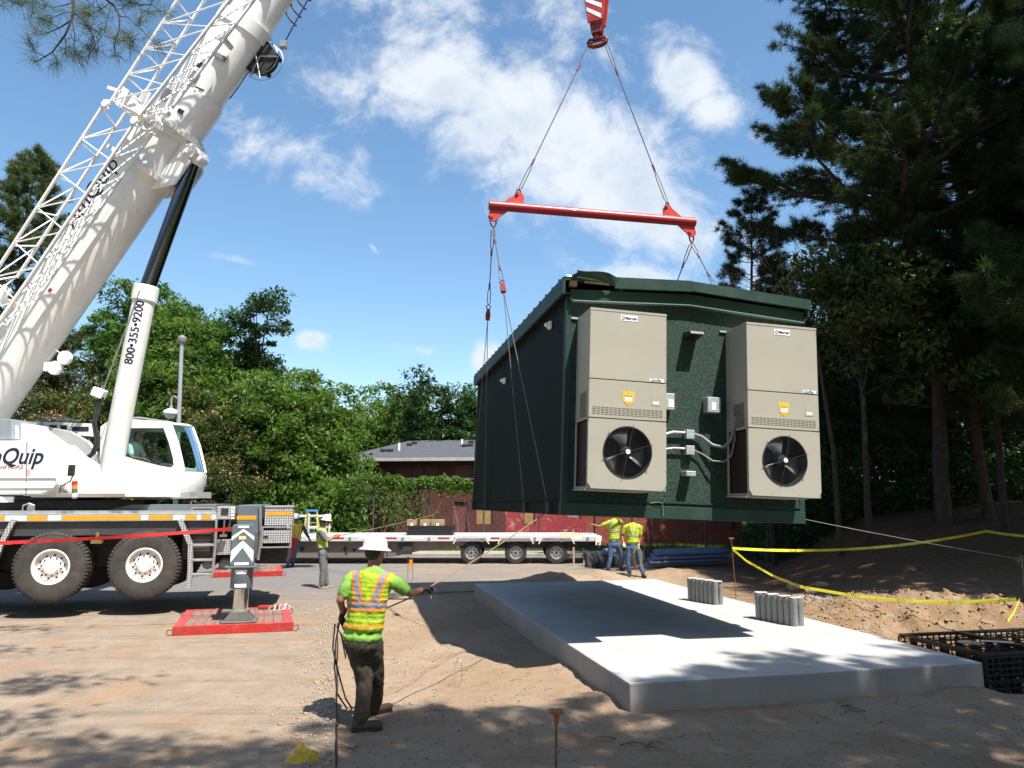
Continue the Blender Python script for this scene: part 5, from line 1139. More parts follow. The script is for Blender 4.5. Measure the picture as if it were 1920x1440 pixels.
# ---- boom
be = R(56.9); Be = Sx * math.cos(be) + V((0, 0, 1)) * math.sin(be); Bn = (V((0, 0, 1)) * math.cos(be) - Sx * math.sin(be)); BO = S @ V((1.10, 0, 8.80))
def bpnt(l, v, n): return BO + Be * l + Sy * v + Bn * n
def bsect(l, h, w_):
    pr = [(-w_ / 2, h / 2 - .04), (-w_ / 2 + .04, h / 2), (w_ / 2 - .04, h / 2), (w_ / 2, h / 2 - .04), (w_ / 2, -h * .12)]
    for a_ in (15, 35, 55, 75, 90, 105, 125, 145, 165): pr.append((w_ / 2 * math.cos(R(a_)), -h * .12 - h * .38 * math.sin(R(a_))))
    pr.append((-w_ / 2, -h * .12)); return [bpnt(l, x, y) for x, y in pr]
def bseg(nm, parts, mat=boomw, parent=None):
    mb = MB(); n = None
    for i, (l, h, w_) in enumerate(parts):
        ps = bsect(l, h, w_); n = len(ps); mb.v += ps
    k = len(parts)
    for i in range(k - 1):
        for j in range(n): j2 = (j + 1) % n; mb.f.append([i * n + j, i * n + j2, (i + 1) * n + j2, (i + 1) * n + j])
    mb.f.append(list(range(n - 1, -1, -1))); mb.f.append([(k - 1) * n + j for j in range(n)]); mb.mi = [0] * len(mb.f)
    return mb.build(nm, mat, parent or crane, smooth=35)
bw, bh = .95, 1.22
boom = bseg('boom', [(-7.9, bh * 1.05, bw), (-6.5, bh, bw), (2.15, bh, bw)])
bseg('boom_collar', [(2.15, bh + .12, bw + .10), (2.45, bh + .12, bw + .10)], boomw, boom)
s2 = bseg('boom_section', [(2.45, bh - .02, bw - .02), (3.35, bh - .02, bw - .02), (3.36, bh - .14, bw - .12), (5.15, bh - .14, bw - .12)])
bseg('boom_collar', [(5.15, bh - .04, bw - .04), (5.45, bh - .04, bw - .04)], boomw, s2)
s3 = bseg('boom_section', [(5.45, bh - .26, bw - .2), (6.9, bh - .26, bw - .2)]); bseg('boom_collar', [(6.9, bh - .14, bw - .1), (7.15, bh - .14, bw - .1)], boomw, s3)
bseg('boom_section', [(7.15, bh - .34, bw - .26), (13, bh - .34, bw - .26)]); bseg('boom_section', [(13, bh - .44, bw - .34), (20, bh - .44, bw - .34)])
mb = MB(); mb.lathe([(.35, -.12), (.38, -.1), (.33, 0), (.38, .1), (.35, .12)], bpnt(20.1, 0, -.1), Sy, 24, True); mb.box(bpnt(19.9, 0, 0), (.9, .6, .9)); mb.build('boom_head', boomw, crane)
# wedge collars where the lift cylinder and jib hang on
mb = MB()
for nl, th in ((1.15, .10), (2.3, .08)):
    ps = bsect(nl, bh + .34, bw + .26); n = len(ps); mb.v += ps; ps2 = [p + Be * th for p in ps]; mb.v += ps2; b_ = len(mb.v) - 2 * n
    for j in range(n): j2 = (j + 1) % n; mb.f.append([b_ + j, b_ + j2, b_ + n + j2, b_ + n + j])
    mb.f.append([b_ + j for j in range(n - 1, -1, -1)]); mb.f.append([b_ + n + j for j in range(n)])
mb.mi = [0] * len(mb.f); mb.build('boom_bracket', boomw, crane, smooth=35)
mb = MB(); mb.prism([bpnt(.9, -.30, -bh * .45), bpnt(2.3, -.30, -bh * .45), bpnt(1.9, -.30, -bh * .45 - .45), bpnt(1.3, -.30, -bh * .45 - .45)], Sy * .06); mb.prism([bpnt(.9, .30, -bh * .45), bpnt(2.3, .30, -bh * .45), bpnt(1.9, .30, -bh * .45 - .45), bpnt(1.3, .30, -bh * .45 - .45)], -Sy * .06); mb.build('cylinder_lug', boomw, crane, bevel=.01)
# small gear on the boom side
for (l, n_, a, b2, c2) in ((3.6, .05, .25, .05, .16), (4.3, -.2, .12, .04, .3), (5.9, .1, .3, .06, .1), (6.3, -.15, .1, .05, .28), (2.9, .35, .3, .08, .12), (-1.2, .3, .35, .05, .3), (-3.4, .35, .3, .05, .2)):
    mb = MB(frame(bpnt(l, -bw / 2 + .02, n_), Be, z=Bn)); mb.box((0, 0, 0), (a, b2 * 2, c2)); mb.build('boom_fitting', boomw if l < 0 or l > 5 else steel, crane, bevel=.008)
mb = MB(); mb.tube([bpnt(3.4 + .05 * k, -.5 + .12 * k, -.15 - .13 * k + .012 * k * k) for k in range(6)], .022, 6); mb.build('black_hose', black, crane)
text_on('lettering', 'AmQuip', navy, boom, sp(223, 306, -bw / 2) - Bn * .02, Be, Bn, .52, off=.004, shear=.2, align='RIGHT')
for (l, n_) in ((-2.9, .45), (2.4, .4), (4.6, -.3)):
    mb = MB(frame(bpnt(l, -bw / 2 - .25, n_), Be, z=Bn)); mb.box((0, .1, 0), (.12, .35, .12)); mb.box((.1, -.1, .05), (.4, .05, .25)); mb.build('jib_bracket', boomw, crane, bevel=.01)
for n_, l0, l1 in ((-.12 * bh, -6.4, 2.1), (-.10, 2.6, 5.0)):
    mb = MB(frame(bpnt((l0 + l1) / 2, -(bw if l1 < 2.5 else bw - .12) / 2 - .001, n_), Be, z=Bn)); mb.box((0, 0, 0), (l1 - l0, .006, .014)); mb.build('weld_seam', MC['boom_paint'], boom if l1 < 2.5 else s2)
for l, n_, a, b2, mt in ((-.6, -.05, .10, .14, sticker), (.3, .2, .16, .10, sticker), (-2.2, -.1, .09, .09, maroon), (3.9, .1, .16, .12, navy), (4.2, .12, .05, .12, sticker), (-4.4, -.2, .14, .1, sticker), (2.75, -.2, .1, .16, navy)):
    mb = MB(frame(bpnt(l, -bw / 2 - .002, n_), Be, z=Bn)); mb.box((0, 0, 0), (a, .004, b2)); mb.build('decal', mt, boom)
# hose reel and its cable below the boom
rc = sp(492, 112, .12)
mb = MB(); mb.lathe([(.12, -.10), (.36, -.10), (.36, -.06), (.34, -.05), (.34, .05), (.36, .06), (.36, .10), (.12, .10)], rc, Sy, 32, True); mb.lathe([(.13, -.09), (.13, .09)], rc, Sy, 16); reel = mb.build('hose_reel', black, crane, smooth=35)
mb = MB(); mb.lathe([(.42, -.01), (.435, 0), (.42, .01)], rc - Sy * .1, Sy, 36, True); mb.lathe([(.46, -.008), (.47, 0), (.46, .008)], rc + Sy * .1, Sy, 36, True)
mb.build('guard_ring', steel, reel)
for k in range(5): t_ = k * math.pi * 2 / 5 + .3; r1 = Be * math.cos(t_) + Bn * math.sin(t_); mb = MB(); mb.box(rc + r1 * .38, (.09, .24, .09), frame((0, 0, 0), Be, z=Bn).to_3x3()); mb.build('roller', black, reel)
mb = MB(); mb.tube([rc + Be * -.55 + Bn * -.1 - Sy * .13, rc - Sy * .13, rc + Be * .2 + Bn * -.38 - Sy * .13], .02, 6); mb.tube([rc + Be * .35 + Bn * .5 - Sy * .14, rc + Be * -.45 + Bn * -.35 - Sy * .14], .016, 5); mb.build('reel_arm', steel, crane)
mb = MB(); mb.box(sp(531, 84, -.05), (.16, .14, .16)); mb.build('junction_box', steel, crane, bevel=.01)
mb = MB(); mb.tube([sp(430, 186, -.1), sp(448, 162, -.1), sp(462, 140, 0), sp(478, 120, .1)], .014, 5); mb.tube([sp(531, 84, -.05), sp(556, 38, -.05), sp(580, -5, -.05), sp(640, -130, -.05)], .016, 5); mb.build('reel_cable', M('blue_cable', (.02, .03, .10), .5), crane)
for k in range(5):
    mb = MB(); cx_, cy_ = 553 + k * 9, 46 - k * 15.5; mb.tube([sp(cx_ - 17, cy_ - 22, .05), sp(cx_ - 9, cy_ - 9, 0), sp(cx_ + 2, cy_ + 2, -.05)], .024, 6); mb.build('cable_guide', dark, crane)
# spool at the boom foot (two pale discs) and thin rope
for (x, y) in ((122, 671), (104, 690)):
    c_ = sp(x, y, -.35); mb = MB(); mb.lathe([(0, -.05), (.15, -.05), (.16, 0), (.15, .05), (0, .05)], c_, Sy, 22); mb.build('rope_sheave', white, crane, origin=c_, smooth=35)
mb = MB(); mb.box(sp(93, 688, -.3), (.2, .12, .2)); mb.tube([sp(88, 675, -.3), sp(104, 656, -.3), sp(122, 668, -.3)], .015, 6); mb.build('sheave_bracket', boomw, crane, bevel=.01)
mb = MB(); mb.tube([sp(96, 700, -.35), sp(50, 790, -.35)], .006, 4); mb.tube([sp(88, 700, -.35), sp(36, 790, -.35)], .006, 4); mb.build('sheave_rope', dark, crane)
# ---- stowed lattice jib along the near side of the boom
lat_m = M('jib_paint', (.78, .77, .74), .4, .0, .04, 2)
def lattice(nm, Apx, Bpx, Cpx, vn, vf, nb, r=.036, ext=0):
    """Apx/Bpx: near upper and lower chords (photo line), Cpx: far lower chord"""
    def line(pp, v):
        a, b = sp(*pp[0], v), sp(*pp[1], v); return a, b
    A0, A1 = line(Apx, vn); B0, B1 = line(Bpx, vn); C0, C1 = line(Cpx, vf)
    D0, D1 = A0 + (C0 - B0), A1 + (C1 - B1)
    jib = MB()
    for p, q in ((A0, A1), (B0, B1), (C0, C1), (D0, D1)): jib.rod(p, q, r, 10)
    j = jib.build(nm, lat_m, crane, smooth=40)
    def face(P0, P1, Q0, Q1, ph):
        for k in range(nb):
            f0, f1 = (k + .05) / nb, (k + .95) / nb; mb = MB()
            a, b = P0.lerp(P1, f0), Q0.lerp(Q1, f0); mb.rod(a, b, r * .42, 6)
            if (k + ph) % 2 == 0 or True: mb.rod(P0.lerp(P1, f0), Q0.lerp(Q1, f1), r * .5, 6)
            mb.build('lattice_brace', lat_m, j)
    face(A0, A1, B0, B1, 0); face(D0, D1, A0, A1, 1); face(B0, B1, C0, C1, 0); return j
lattice('jib', [(-60, 590), (192, 200)], [(-20, 632), (247, 238)], [(70, 560), (305, 222)], -1.45, -.72, 6)
lattice('jib_extension', [(208, 190), (395, -95)], [(262, 217), (515, -110)], [(322, 203), (560, -110)], -1.45, -.72, 6)
for (x, y, v) in ((199, 196, -1.45), (253, 228, -1.45), (312, 212, -.72)):
    mb = MB(); mb.rod(sp(x, y, v) - Sy * .06, sp(x, y, v) + Sy * .06, .075, 14); mb.box(sp(x, y, v), (.12, .06, .2)); mb.build('jib_joint', lat_m, crane, smooth=35)
c_ = sp(285, 235, -.85); mb = MB(); 
for k in range(3): mb.lathe([(.15, -.02), (.19, -.03), (.19, -.02), (.16, 0), (.19, .02), (.19, .03), (.15, .02)], c_ + Sy * (k - 1) * .09, Sy, 24, True)
mb.build('jib_sheave', lat_m, crane, smooth=35)
mb = MB(); mb.prism([sp(x, y, -1.2) for x, y in [(228, 160), (245, 172), (262, 212), (240, 212), (215, 195)]], Sy * .4); mb.build('jib_gusset', lat_m, crane, bevel=.01)
mb = MB(); p = sp(214, 168, -1.45); mb.box(p, (.3, .05, .07), Matrix.Rotation(R(20), 3, 'Y')); mb.build('jib_tab', lat_m, crane)
# ================================================================== CRANE MATS
deckp = M('worn_timber_red', (.24, .13, .10), .85, 0, .3, 2.5, .006, 25, dirt=.5, dcol=(.30, .22, .18)); redw = M('red_timber', (.48, .06, .06), .8, 0, .2, 4, .004, 30, dirt=.2)
def crane_mat(corners, label, z=.012):
    a, b, c, d = [V((p[0], p[1], 0)) for p in corners]     # front-left, front-right, back-right, back-left
    t = thing('crane_mat', (a + b + c + d) / 4, label, 'mat', 'outrigger mats'); hz = .155; n = 12
    for (p, q) in ((a, b), (d, c)):
        e = (q - p).normalized(); o_ = (a - d).normalized() * (.06 if p is a else -.06); mb = MB()
        mb.prism([p + V((0, 0, z)), q + V((0, 0, z)), q + V((0, 0, z + hz)), p + V((0, 0, z + hz))], -o_ * 1.0); mb.build('edge_channel', redp, t, bevel=.006)
    for i in range(n):
        f0, f1 = i / n, (i + 1) / n; ins = .07 / (a - d).length
        A, B = a.lerp(b, f0), a.lerp(b, f1); D_, C_ = d.lerp(c, f0), d.lerp(c, f1)
        q = [A.lerp(D_, ins), B.lerp(C_, ins), C_.lerp(B, ins), D_.lerp(A, ins)]; cc = sum(q, V()) / 4; q = [cc + (x - cc) * .985 for x in q]
        dz_ = rnd.uniform(-.008, .004); mb = MB(); mb.prism([x + V((0, 0, z + .01)) for x in q], (0, 0, hz - .012 + dz_)); mb.build('plank', redw if i in (0, n - 1) else deckp, t, origin=cc, bevel=.006)
    for p, s_ in ((a, -1), (b, 1), (c, 1), (d, -1)):
        e = (b - a).normalized() * s_; mb = MB(); q = p + V((0, 0, z + hz * .6)); mb.tube([q, q + e * .07 + V((0, 0, .01)), q + e * .09 - V((0, 0, .05)), q + e * .02 - V((0, 0, .09))], .011, 6); mb.build('lifting_loop', rust, t)
    return t
ca = [on(322, 1194), on(550, 1185), on(541, 1137, .16), on(349, 1144, .16)]
crane_mat(ca, 'red-edged timber mat under the near outrigger foot')
off = FAR - LEG; off.z = 0
crane_mat([V(p) + off for p in ca], 'red-edged timber mat partly hidden behind the crane\'s rear lockers')
c = on(500, 1141, .17)
mb = MB(); mb.box((c.x + .05, c.y, .205), (.42, .09, .06), Matrix.Rotation(R(12), 3, 'Z')); tag(mb.build('steel_bar', redp, bevel=.01), 'short red steel bar lying on the back of the near outrigger mat', 'bar')
def shackle(mb, p, d, s, r=.012):
    d = V(d).normalized(); u = d.orthogonal().normalized()
    pts = [p + u * (s * .4) , p + u * (s * .45) - d * s * .4, p + u * s * .3 - d * s * .8, p - d * s, p - u * s * .3 - d * s * .8, p - u * s * .45 - d * s * .4, p - u * s * .4]
    mb.tube(pts, r, 6); mb.rod(p + u * s * .6, p - u * s * .6, r * 1.1, 6)
for k in range(3):
    q = on(515 + 9 * k, 1141 - k, .19); mb = MB(); shackle(mb, V((q.x, q.y, .20)), (rnd.uniform(-1, 1), rnd.uniform(-.5, .5), .1), .12, .014)
    tag(mb.build('shackle', galv), ['leftmost of three loose shackles on the near mat, touching the red bar', 'middle of three loose shackles on the near mat', 'rightmost of three loose shackles on the near mat'][k], 'shackle', 'shackles on the mat')
q = on(470, 1137, .17)

# ================================================================== SHELTER
HM = Matrix(((.979, -.201, .037), (.200, .980, .011), (-.039, -.004, .999))).normalized().to_4x4(); HM.translation = V((.693, 10.277, 2.11)); H3 = HM.to_3x3(); Hi = HM.inverted()
W, L, HH = 3.72, 8.32, 3.17
shel = thing('equipment_shelter', HM @ V((W / 2, L / 2, 0)), 'dark green prefabricated equipment shelter hanging above the slab', 'shelter')
def stucco():
    m = bpy.data.materials.new('green_aggregate'); m.use_nodes = True; nt = m.node_tree; g = NG(nt); b = nt.nodes['Principled BSDF']
    P = g.n('ShaderNodeTexCoord').outputs['Object']; n = g.noise(P, 2.2, 5, .6); f = g.noise(P, 48, 4, .8)
    c = g.mix(g.ramp(f, .40, .62), (.006, .017, .012), (.046, .098, .073)); c = g.mix(g.m('MULTIPLY', n, .3), c, (.022, .042, .03)); nt.links.new(c, b.inputs['Base Color']); b.inputs['Roughness'].default_value = .7; b.inputs['Specular IOR Level'].default_value = .3
    bp = g.n('ShaderNodeBump'); bp.inputs['Distance'].default_value = .018; g.val(bp.inputs['Height'], f); nt.links.new(bp.outputs[0], b.inputs['Normal']); return m
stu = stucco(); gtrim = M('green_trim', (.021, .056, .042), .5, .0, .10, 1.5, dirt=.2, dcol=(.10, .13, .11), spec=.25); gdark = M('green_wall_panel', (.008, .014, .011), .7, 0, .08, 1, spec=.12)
def hb(nm, a, b, mat, parent=None, bev=0):
    mb = MB(HM); mb.bb(a, b); return mb.build(nm, mat, parent or shel, origin=HM @ ((V(a) + V(b)) / 2) if parent else None, bevel=bev)
hb('front_wall', (.02, 0, .16), (W - .02, .12, HH - .05), stu)
npan = 7
for i in range(npan):
    y0 = .12 + (L - .24) * i / npan; y1 = .12 + (L - .24) * (i + 1) / npan
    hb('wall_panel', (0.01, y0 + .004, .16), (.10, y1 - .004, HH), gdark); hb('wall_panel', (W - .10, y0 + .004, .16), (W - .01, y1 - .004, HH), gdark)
hb('rear_wall', (0, L - .12, .16), (W, L, HH), stu)
hb('corner_trim', (-.012, -.012, .0), (.07, .10, HH), gtrim, bev=.004); hb('corner_trim', (W - .07, -.012, .16), (W + .012, .10, HH), gtrim, bev=.004)
hb('corner_trim', (-.012, L - .1, 0), (.07, L + .012, HH), gtrim, bev=.004)
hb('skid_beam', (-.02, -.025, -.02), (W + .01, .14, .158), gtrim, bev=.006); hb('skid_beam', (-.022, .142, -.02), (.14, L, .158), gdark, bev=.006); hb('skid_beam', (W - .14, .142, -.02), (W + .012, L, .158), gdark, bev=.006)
hb('floor_pan', (.142, .142, .02), (W - .142, L - .02, .15), dark); hb('sill_trim', (.07, -.03, .20), (W - .07, -.001, .214), gtrim)
# roof: shallow gable, two fascia bands at the front, seams running to the eaves
ov = .10; zE, zR = 3.37, 3.475
mb = MB(HM)
for (x0, z0, x1, z1) in ((-ov, zE, W / 2, zR), (W / 2, zR, W + ov, zE)):
    mb.prism([(x0, -.13, z0), (x1, -.13, z1), (x1, -.13, z1 - .05), (x0, -.13, z0 - .05)], (0, L + .26, 0))
roof = mb.build('roof', gtrim, shel)
for i in range(21):
    y = .1 + (L - .2) * i / 20; mb = MB(HM)
    for (x0, z0, x1, z1) in ((-ov - .012, zE, W / 2, zR), (W / 2, zR, W + ov, zE)): mb.prism([(x0, y, z0 + .002), (x1, y, z1 + .002), (x1, y, z1 + .028), (x0, y, z0 + .028)], (0, .03, 0))
    mb.build('roof_seam', gtrim, roof)
def band(nm, x0, x1, zt, zb, y0, y1, mat, par=None):
    f = lambda x, z: z + (zR - zE) * (1 - abs(x - W / 2) / (W / 2 + ov))
    xs = [x0] + ([W / 2] if x0 < W / 2 < x1 else []) + [x1]; mb = MB(HM)
    for a, b in zip(xs, xs[1:]): mb.prism([(a, y0, f(a, zb)), (b, y0, f(b, zb)), (b, y0, f(b, zt)), (a, y0, f(a, zt))], (0, y1 - y0, 0))
    return mb.build(nm, mat, par or shel, bevel=.003)
band('fascia', .66, W / 2 - .002, zE + .01, zE - .16, -.19, -.132, gtrim); band('fascia', W / 2 + .002, W + ov, zE + .005, zE - .15, -.185, -.132, gtrim)
band('frieze', .02, W + .04, zE - .17, zE - .335, -.085, -.012, gtrim); band('drip_edge', .05, W + .04, zE - .336, zE - .352, -.11, -.012, M('pale_green_edge', (.22, .33, .30), .35, .2, .05))
hb('side_fascia', (-ov - .01, -.13, zE - .25), (-ov + .03, L + .1, zE - .005), gtrim); hb('side_fascia', (W + ov - .03, -.13, zE - .25), (W + ov + .01, L + .1, zE - .005), gtrim)
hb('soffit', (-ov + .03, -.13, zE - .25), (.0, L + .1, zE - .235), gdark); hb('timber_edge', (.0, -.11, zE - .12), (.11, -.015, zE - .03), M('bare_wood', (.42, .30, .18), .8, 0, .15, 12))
hb('timber_edge', (.22, -.11, zE - .055), (.60, -.09, zE - .015), MC['bare_wood'])
# the flashing that has come loose and curled up at the near left corner
bm = bmesh.new(); nu, nv = 16, 7; grid = []
for i in range(nu + 1):
    u = i / nu; row = []
    for j in range(nv + 1):
        v = j / nv; x = .78 - .74 * u; tw = 1.25 * sst(np.array(u), .1, .55) - .35 * u * u
        cy, cz = -.165 - .05 * math.sin(u * 2.6), zE - .07 + .11 * math.sin(min(1.57, u * 2.8))
        a = float(-1.45 + tw); rad = (v - .5) * .175 * (1 - .15 * u); bul = .03 * math.sin(v * 3.14) * u
        p = V((x + .03 * math.sin(v * 5 + u * 4) * u, cy - math.cos(a) * rad - bul, cz - math.sin(a) * rad * 1.0 + .012 * math.sin(9 * u + 3 * v))); row.append(bm.verts.new(HM @ p))
    grid.append(row)
for i in range(nu):
    for j in range(nv): bm.faces.new((grid[i][j], grid[i + 1][j], grid[i + 1][j + 1], grid[i][j + 1]))
me = bpy.data.meshes.new('bent_flashing'); org = WL[shel.name]
for v_ in bm.verts: v_.co -= org
bm.to_mesh(me); bm.free(); me.materials.append(gtrim); o = bpy.data.objects.new('bent_flashing', me); link(o, shel, org); o['label'] = 'loose crumpled strip of roof flashing'; sdf = o.modifiers.new('s', 'SOLIDIFY'); sdf.thickness = .006
hb('roof_cap', (-.06, -.14, zE + .001), (.04, .02, zE + .03), sticker)
# wall-mounted air conditioners
beige = M('beige_enamel', (.455, .43, .35), .42, 0, .05, 1.1, dirt=.14, dcol=(.36, .32, .25)); seam = M('seam_shadow_gap', (.05, .045, .035), .6)
coil = M('coil_brown', (.035, .020, .016), .6, .1, .2, 30)
def sub(nm, a, b, mat, par, bev=0): return hb(nm, a, b, mat, par, bev)
def wall_ac(x0, lab, shade_fan):
    x1 = x0 + 1.115; yF, yB = -.62, -.005; z0, z1 = .345, 2.80
    body = MB(HM); t_ = .025
    body.bb((x0 + t_, yF + .02, z1 - t_), (x1 - t_, yB, z1)); body.bb((x0, yF + .02, 1.27), (x0 + t_, yB, z1)); body.bb((x1 - t_, yF + .02, z0), (x1, yB, z1))
    body.bb((x0 + t_, yF + .02, z0), (x1 - t_, yB, z0 + t_)); body.bb((x0, yF + .02, z0), (x0 + t_, yF + .05, 1.27)); body.bb((x0, yB - .04, z0), (x0 + t_, yB, 1.27)); body.bb((x0, yF + .05, z0), (x0 + t_, yB - .04, z0 + .03))
    ac = body.build('air_conditioner', beige, shel, origin=HM @ V(((x0 + x1) / 2, -.3, z0)), bevel=.004); ac['label'] = lab
    sub('coil', (x0 + .04, yF + .06, z0 + .03), (x0 + .055, yB - .04, 1.26), coil, ac)
    for k in range(3): sub('coil_guard', (x0 + .012, yF + .05, .55 + k * .22), (x0 + .018, yB - .04, .556 + k * .22), coil, ac)
    sub('side_grille', (x0 - .004, yF + .09, 1.30), (x0 - .0005, yB - .22, 1.66), M('grille_grey', (.27, .245, .20), .5), ac)
    for k in range(12): sub('grille_slit', (x0 - .006, yF + .10, 1.325 + k * .027), (x0 - .0042, yB - .23, 1.333 + k * .027), coil, ac)
    sub('front_panel', (x0 + .003, yF, 1.822), (x1 - .003, yF + .018, z1 - .035), beige, ac, .003)
    sub('front_panel', (x0 + .003, yF, 1.292), (x1 - .003, yF + .018, 1.808), beige, ac, .003)
    sub('top_trim', (x0, yF - .004, z1 - .032), (x1, yF + .02, z1 + .003), beige, ac, .003)
    for z in (1.815, 1.285): sub('seam', (x0 + .004, yF + .004, z - .0065), (x1 - .004, yF + .015, z + .0065), seam, ac)
    # lower panel with round fan opening
    cx, cz, r = (x0 + x1) / 2, .85, .345; n = 48; outer = []; inner = []; zb, zt = z0 + .002, 1.278
    for k in range(n):
        t = 2 * math.pi * k / n; c, s = math.cos(t), math.sin(t); inner.append((cx + r * c, yF, cz + r * s))
        m_ = max(abs(c) / ((x1 - x0) / 2 - .003), abs(s) / ((zt - cz) if s > 0 else (cz - zb))); outer.append((cx + c / m_, yF, cz + s / m_))
    mb = MB(HM); ringplate(mb, outer, inner, (0, .018, 0)); mb.build('front_panel', beige, ac)
    mb = MB(HM); mb.lathe([(r + .002, -.0), (r + .002, -.012), (r - .012, -.012), (r - .012, .06), (r - .003, .14), (r + .02, .14), (r + .03, .02)], (cx, yF, cz), (0, 1, 0), 48, True); fo = mb.build('fan_shroud', black, ac, smooth=40, origin=HM @ V((cx, yF, cz)))
    mb = MB(HM); mb.bb((cx - .40, yF + .24, cz - .40), (cx + .40, yF + .26, cz + .40)); mb.build('fan_chamber', black, ac)
    mb = MB(HM)
    for k in range(3):
        t0 = R(200 + 120 * k); prof = []
        for i in range(7):
            for j in range(4):
                a = t0 + R(58) * (i / 6) * (.55 + .45 * j / 3); rr_ = .07 + (r - .10) * j / 3; mb.v.append(HM @ V((cx + rr_ * math.cos(a), yF + .12 + .09 * (i / 6) - .0, cz + rr_ * math.sin(a))))
        b_ = len(mb.v) - 28
        for i in range(6):
            for j in range(3): mb.f.append([b_ + i * 4 + j, b_ + i * 4 + j + 1, b_ + (i + 1) * 4 + j + 1, b_ + (i + 1) * 4 + j]); mb.mi.append(0)
    bl = mb.build('fan_blades', M('fan_aluminium', (.55, .55, .53), .35, .75, .1), ac, smooth=60); bl.modifiers.new('s', 'SOLIDIFY').thickness = .003
    mb = MB(HM); mb.lathe([(0, -.01), (.03, -.01), (.035, .02), (.08, .05), (.08, .2), (0, .2)], (cx, yF, cz), (0, 1, 0), 20); mb.build('fan_motor', black, ac, smooth=40)
    mb = MB(HM); mb.lathe([(0, -.028), (.030, -.028), (.034, -.018), (.034, -.008), (0, -.008)], (cx, yF, cz), (0, 1, 0), 18); mb.build('hub_badge', sticker, ac)
    mb = MB(HM)
    for k in range(6): t = R(18 + 60 * k); mb.rod((cx + .03 * math.cos(t), yF - .020, cz + .03 * math.sin(t)), (cx + (r + .03) * math.cos(t), yF - .012, cz + (r + .03) * math.sin(t)), .0042, 5)
    mb.build('guard_spokes', black, ac)
    mb = MB(HM)
    for k in range(17): q = .05 + k * .0178; mb.lathe([(q - .0016, -.017), (q, -.019), (q + .0016, -.017), (q, -.015)], (cx, yF, cz), (0, 1, 0), 40, True)
    o = mb.build('guard_wires', M('guard_wire', (.12, .12, .12), .25, .9, .05), ac)
    # slots
    mb = MB(HM)
    for k in range(17):
        for j in range(5): xx = x0 + .055 + k * .0595; zz = 1.335 + j * .023; mb.bb((xx, yF - .002, zz), (xx + .048, yF - .0004, zz + .009))
    mb.build('louvre_slots', M('slot_shadow', (.10, .09, .07), .7), ac)
    # plates and lettering
    def plate(nm, a, b, mat): return sub(nm, (a[0], yF - .004, a[1]), (b[0], yF - .0006, b[1]), mat, ac)
    px_ = cx - .12; plate('logo_plate', (px_, 2.655), (px_ + .245, 2.735), sticker)
    H_ = H3 @ V((1, 0, 0)); Z_ = H3 @ V((0, 0, 1))
    mb = MB(HM); mb.lathe([(.024, -.008), (.024, -.005), (.016, -.005), (.016, -.008)], (px_ + .038, yF, 2.694), (0, 1, 0), 18, True); mb.build('logo_ring', navy, ac)
    text_on('logo_lettering', 'Marvair', navy, ac, HM @ V((px_ + .068, yF - .004, 2.677)), H_, Z_, .056, off=.0005, bold=.001)
    plate('green_label', (x1 - .25, 1.83), (x1 - .04, 1.872), sticker)
    text_on('label_lettering', 'ComPac', M('green_lettering', (.0, .22, .10), .5), ac, HM @ V((x1 - .235, yF - .004, 1.838)), H_, Z_, .045, off=.0005, shear=.3, bold=.001)
    sh = [(-.085, .075), (-.06, .085), (-.03, .075), (0, .09), (.03, .075), (.06, .085), (.085, .075), (.078, .0), (.072, -.05), (.03, -.09), (0, -.11), (-.03, -.09), (-.072, -.05), (-.078, 0)]
    sx_, sz_ = cx + .005, 1.585; mb = MB(HM); mb.prism([(sx_ + p, yF - .004, sz_ + q) for p, q in sh], (0, .0035, 0)); mb.build('warning_shield', M('shield_yellow', (.80, .42, .01), .5), ac)
    plate2 = lambda nm, a, b, mat: sub(nm, (a[0], yF - .0055, a[1]), (b[0], yF - .0042, b[1]), mat, ac)
    plate2('shield_bar', (sx_ - .048, 1.600), (sx_ + .048, 1.618), M('shield_red', (.35, .03, .02), .5)); plate2('shield_text_panel', (sx_ - .048, 1.535), (sx_ + .048, 1.595), sticker)
    text_on('shield_lettering', 'CAUTION', sticker, ac, HM @ V((sx_ - .044, yF - .0055, 1.603)), H_, Z_, .018, off=.0003)
    plate2('shield_bolt', (sx_ - .006, 1.64), (sx_ + .006, 1.65), dark); plate2('shield_bolt', (sx_ - .006, 1.505), (sx_ + .006, 1.515), dark)
    plate('rating_plate', (x1 - .22, 1.50), (x1 - .09, 1.64), beige); plate2('rating_label', (x1 - .20, 1.52), (x1 - .115, 1.555), sticker)
    mb = MB(HM)
    for zz in (.40, .62, 1.24, 1.34, 1.78, 1.85, 2.3, 2.72):
        for xx in (x0 + .02, x1 - .02): mb.lathe([(.005, -.003), (.004, -.0005)], (xx, yF, zz), (0, 1, 0), 6); mb.lathe([(0, -.003), (.005, -.003)], (xx, yF, zz), (0, 1, 0), 6)
    for xx in (x0 + .35, x1 - .35):
        for zz in (2.785, 1.85, .37): mb.lathe([(0, -.004), (.005, -.004), (.004, -.0005)], (xx, yF - .004 if zz > 2.7 else yF, zz), (0, 1, 0), 6)
    mb.build('screws', seam, ac)
    # mounting flanges
    sub('side_flange', (x0 - .10, -.03, z1 - .02), (x0 - .002, -.002, z1 + .008), galv, ac); mbf = MB(HM); mbf.prism([(x0 - .10, -.03, z1 - .022), (x0 - .002, -.03, z1 - .022), (x0 - .002, -.03, z1 - .3), (x0 - .09, -.03, z1 - .3)], (0, .026, 0)); 0
    sub('drip_pan', (x0 - .02, yF + .04, z0 - .022), (x1 - .2, -.004, z0 - .003), beige, ac)
    return ac
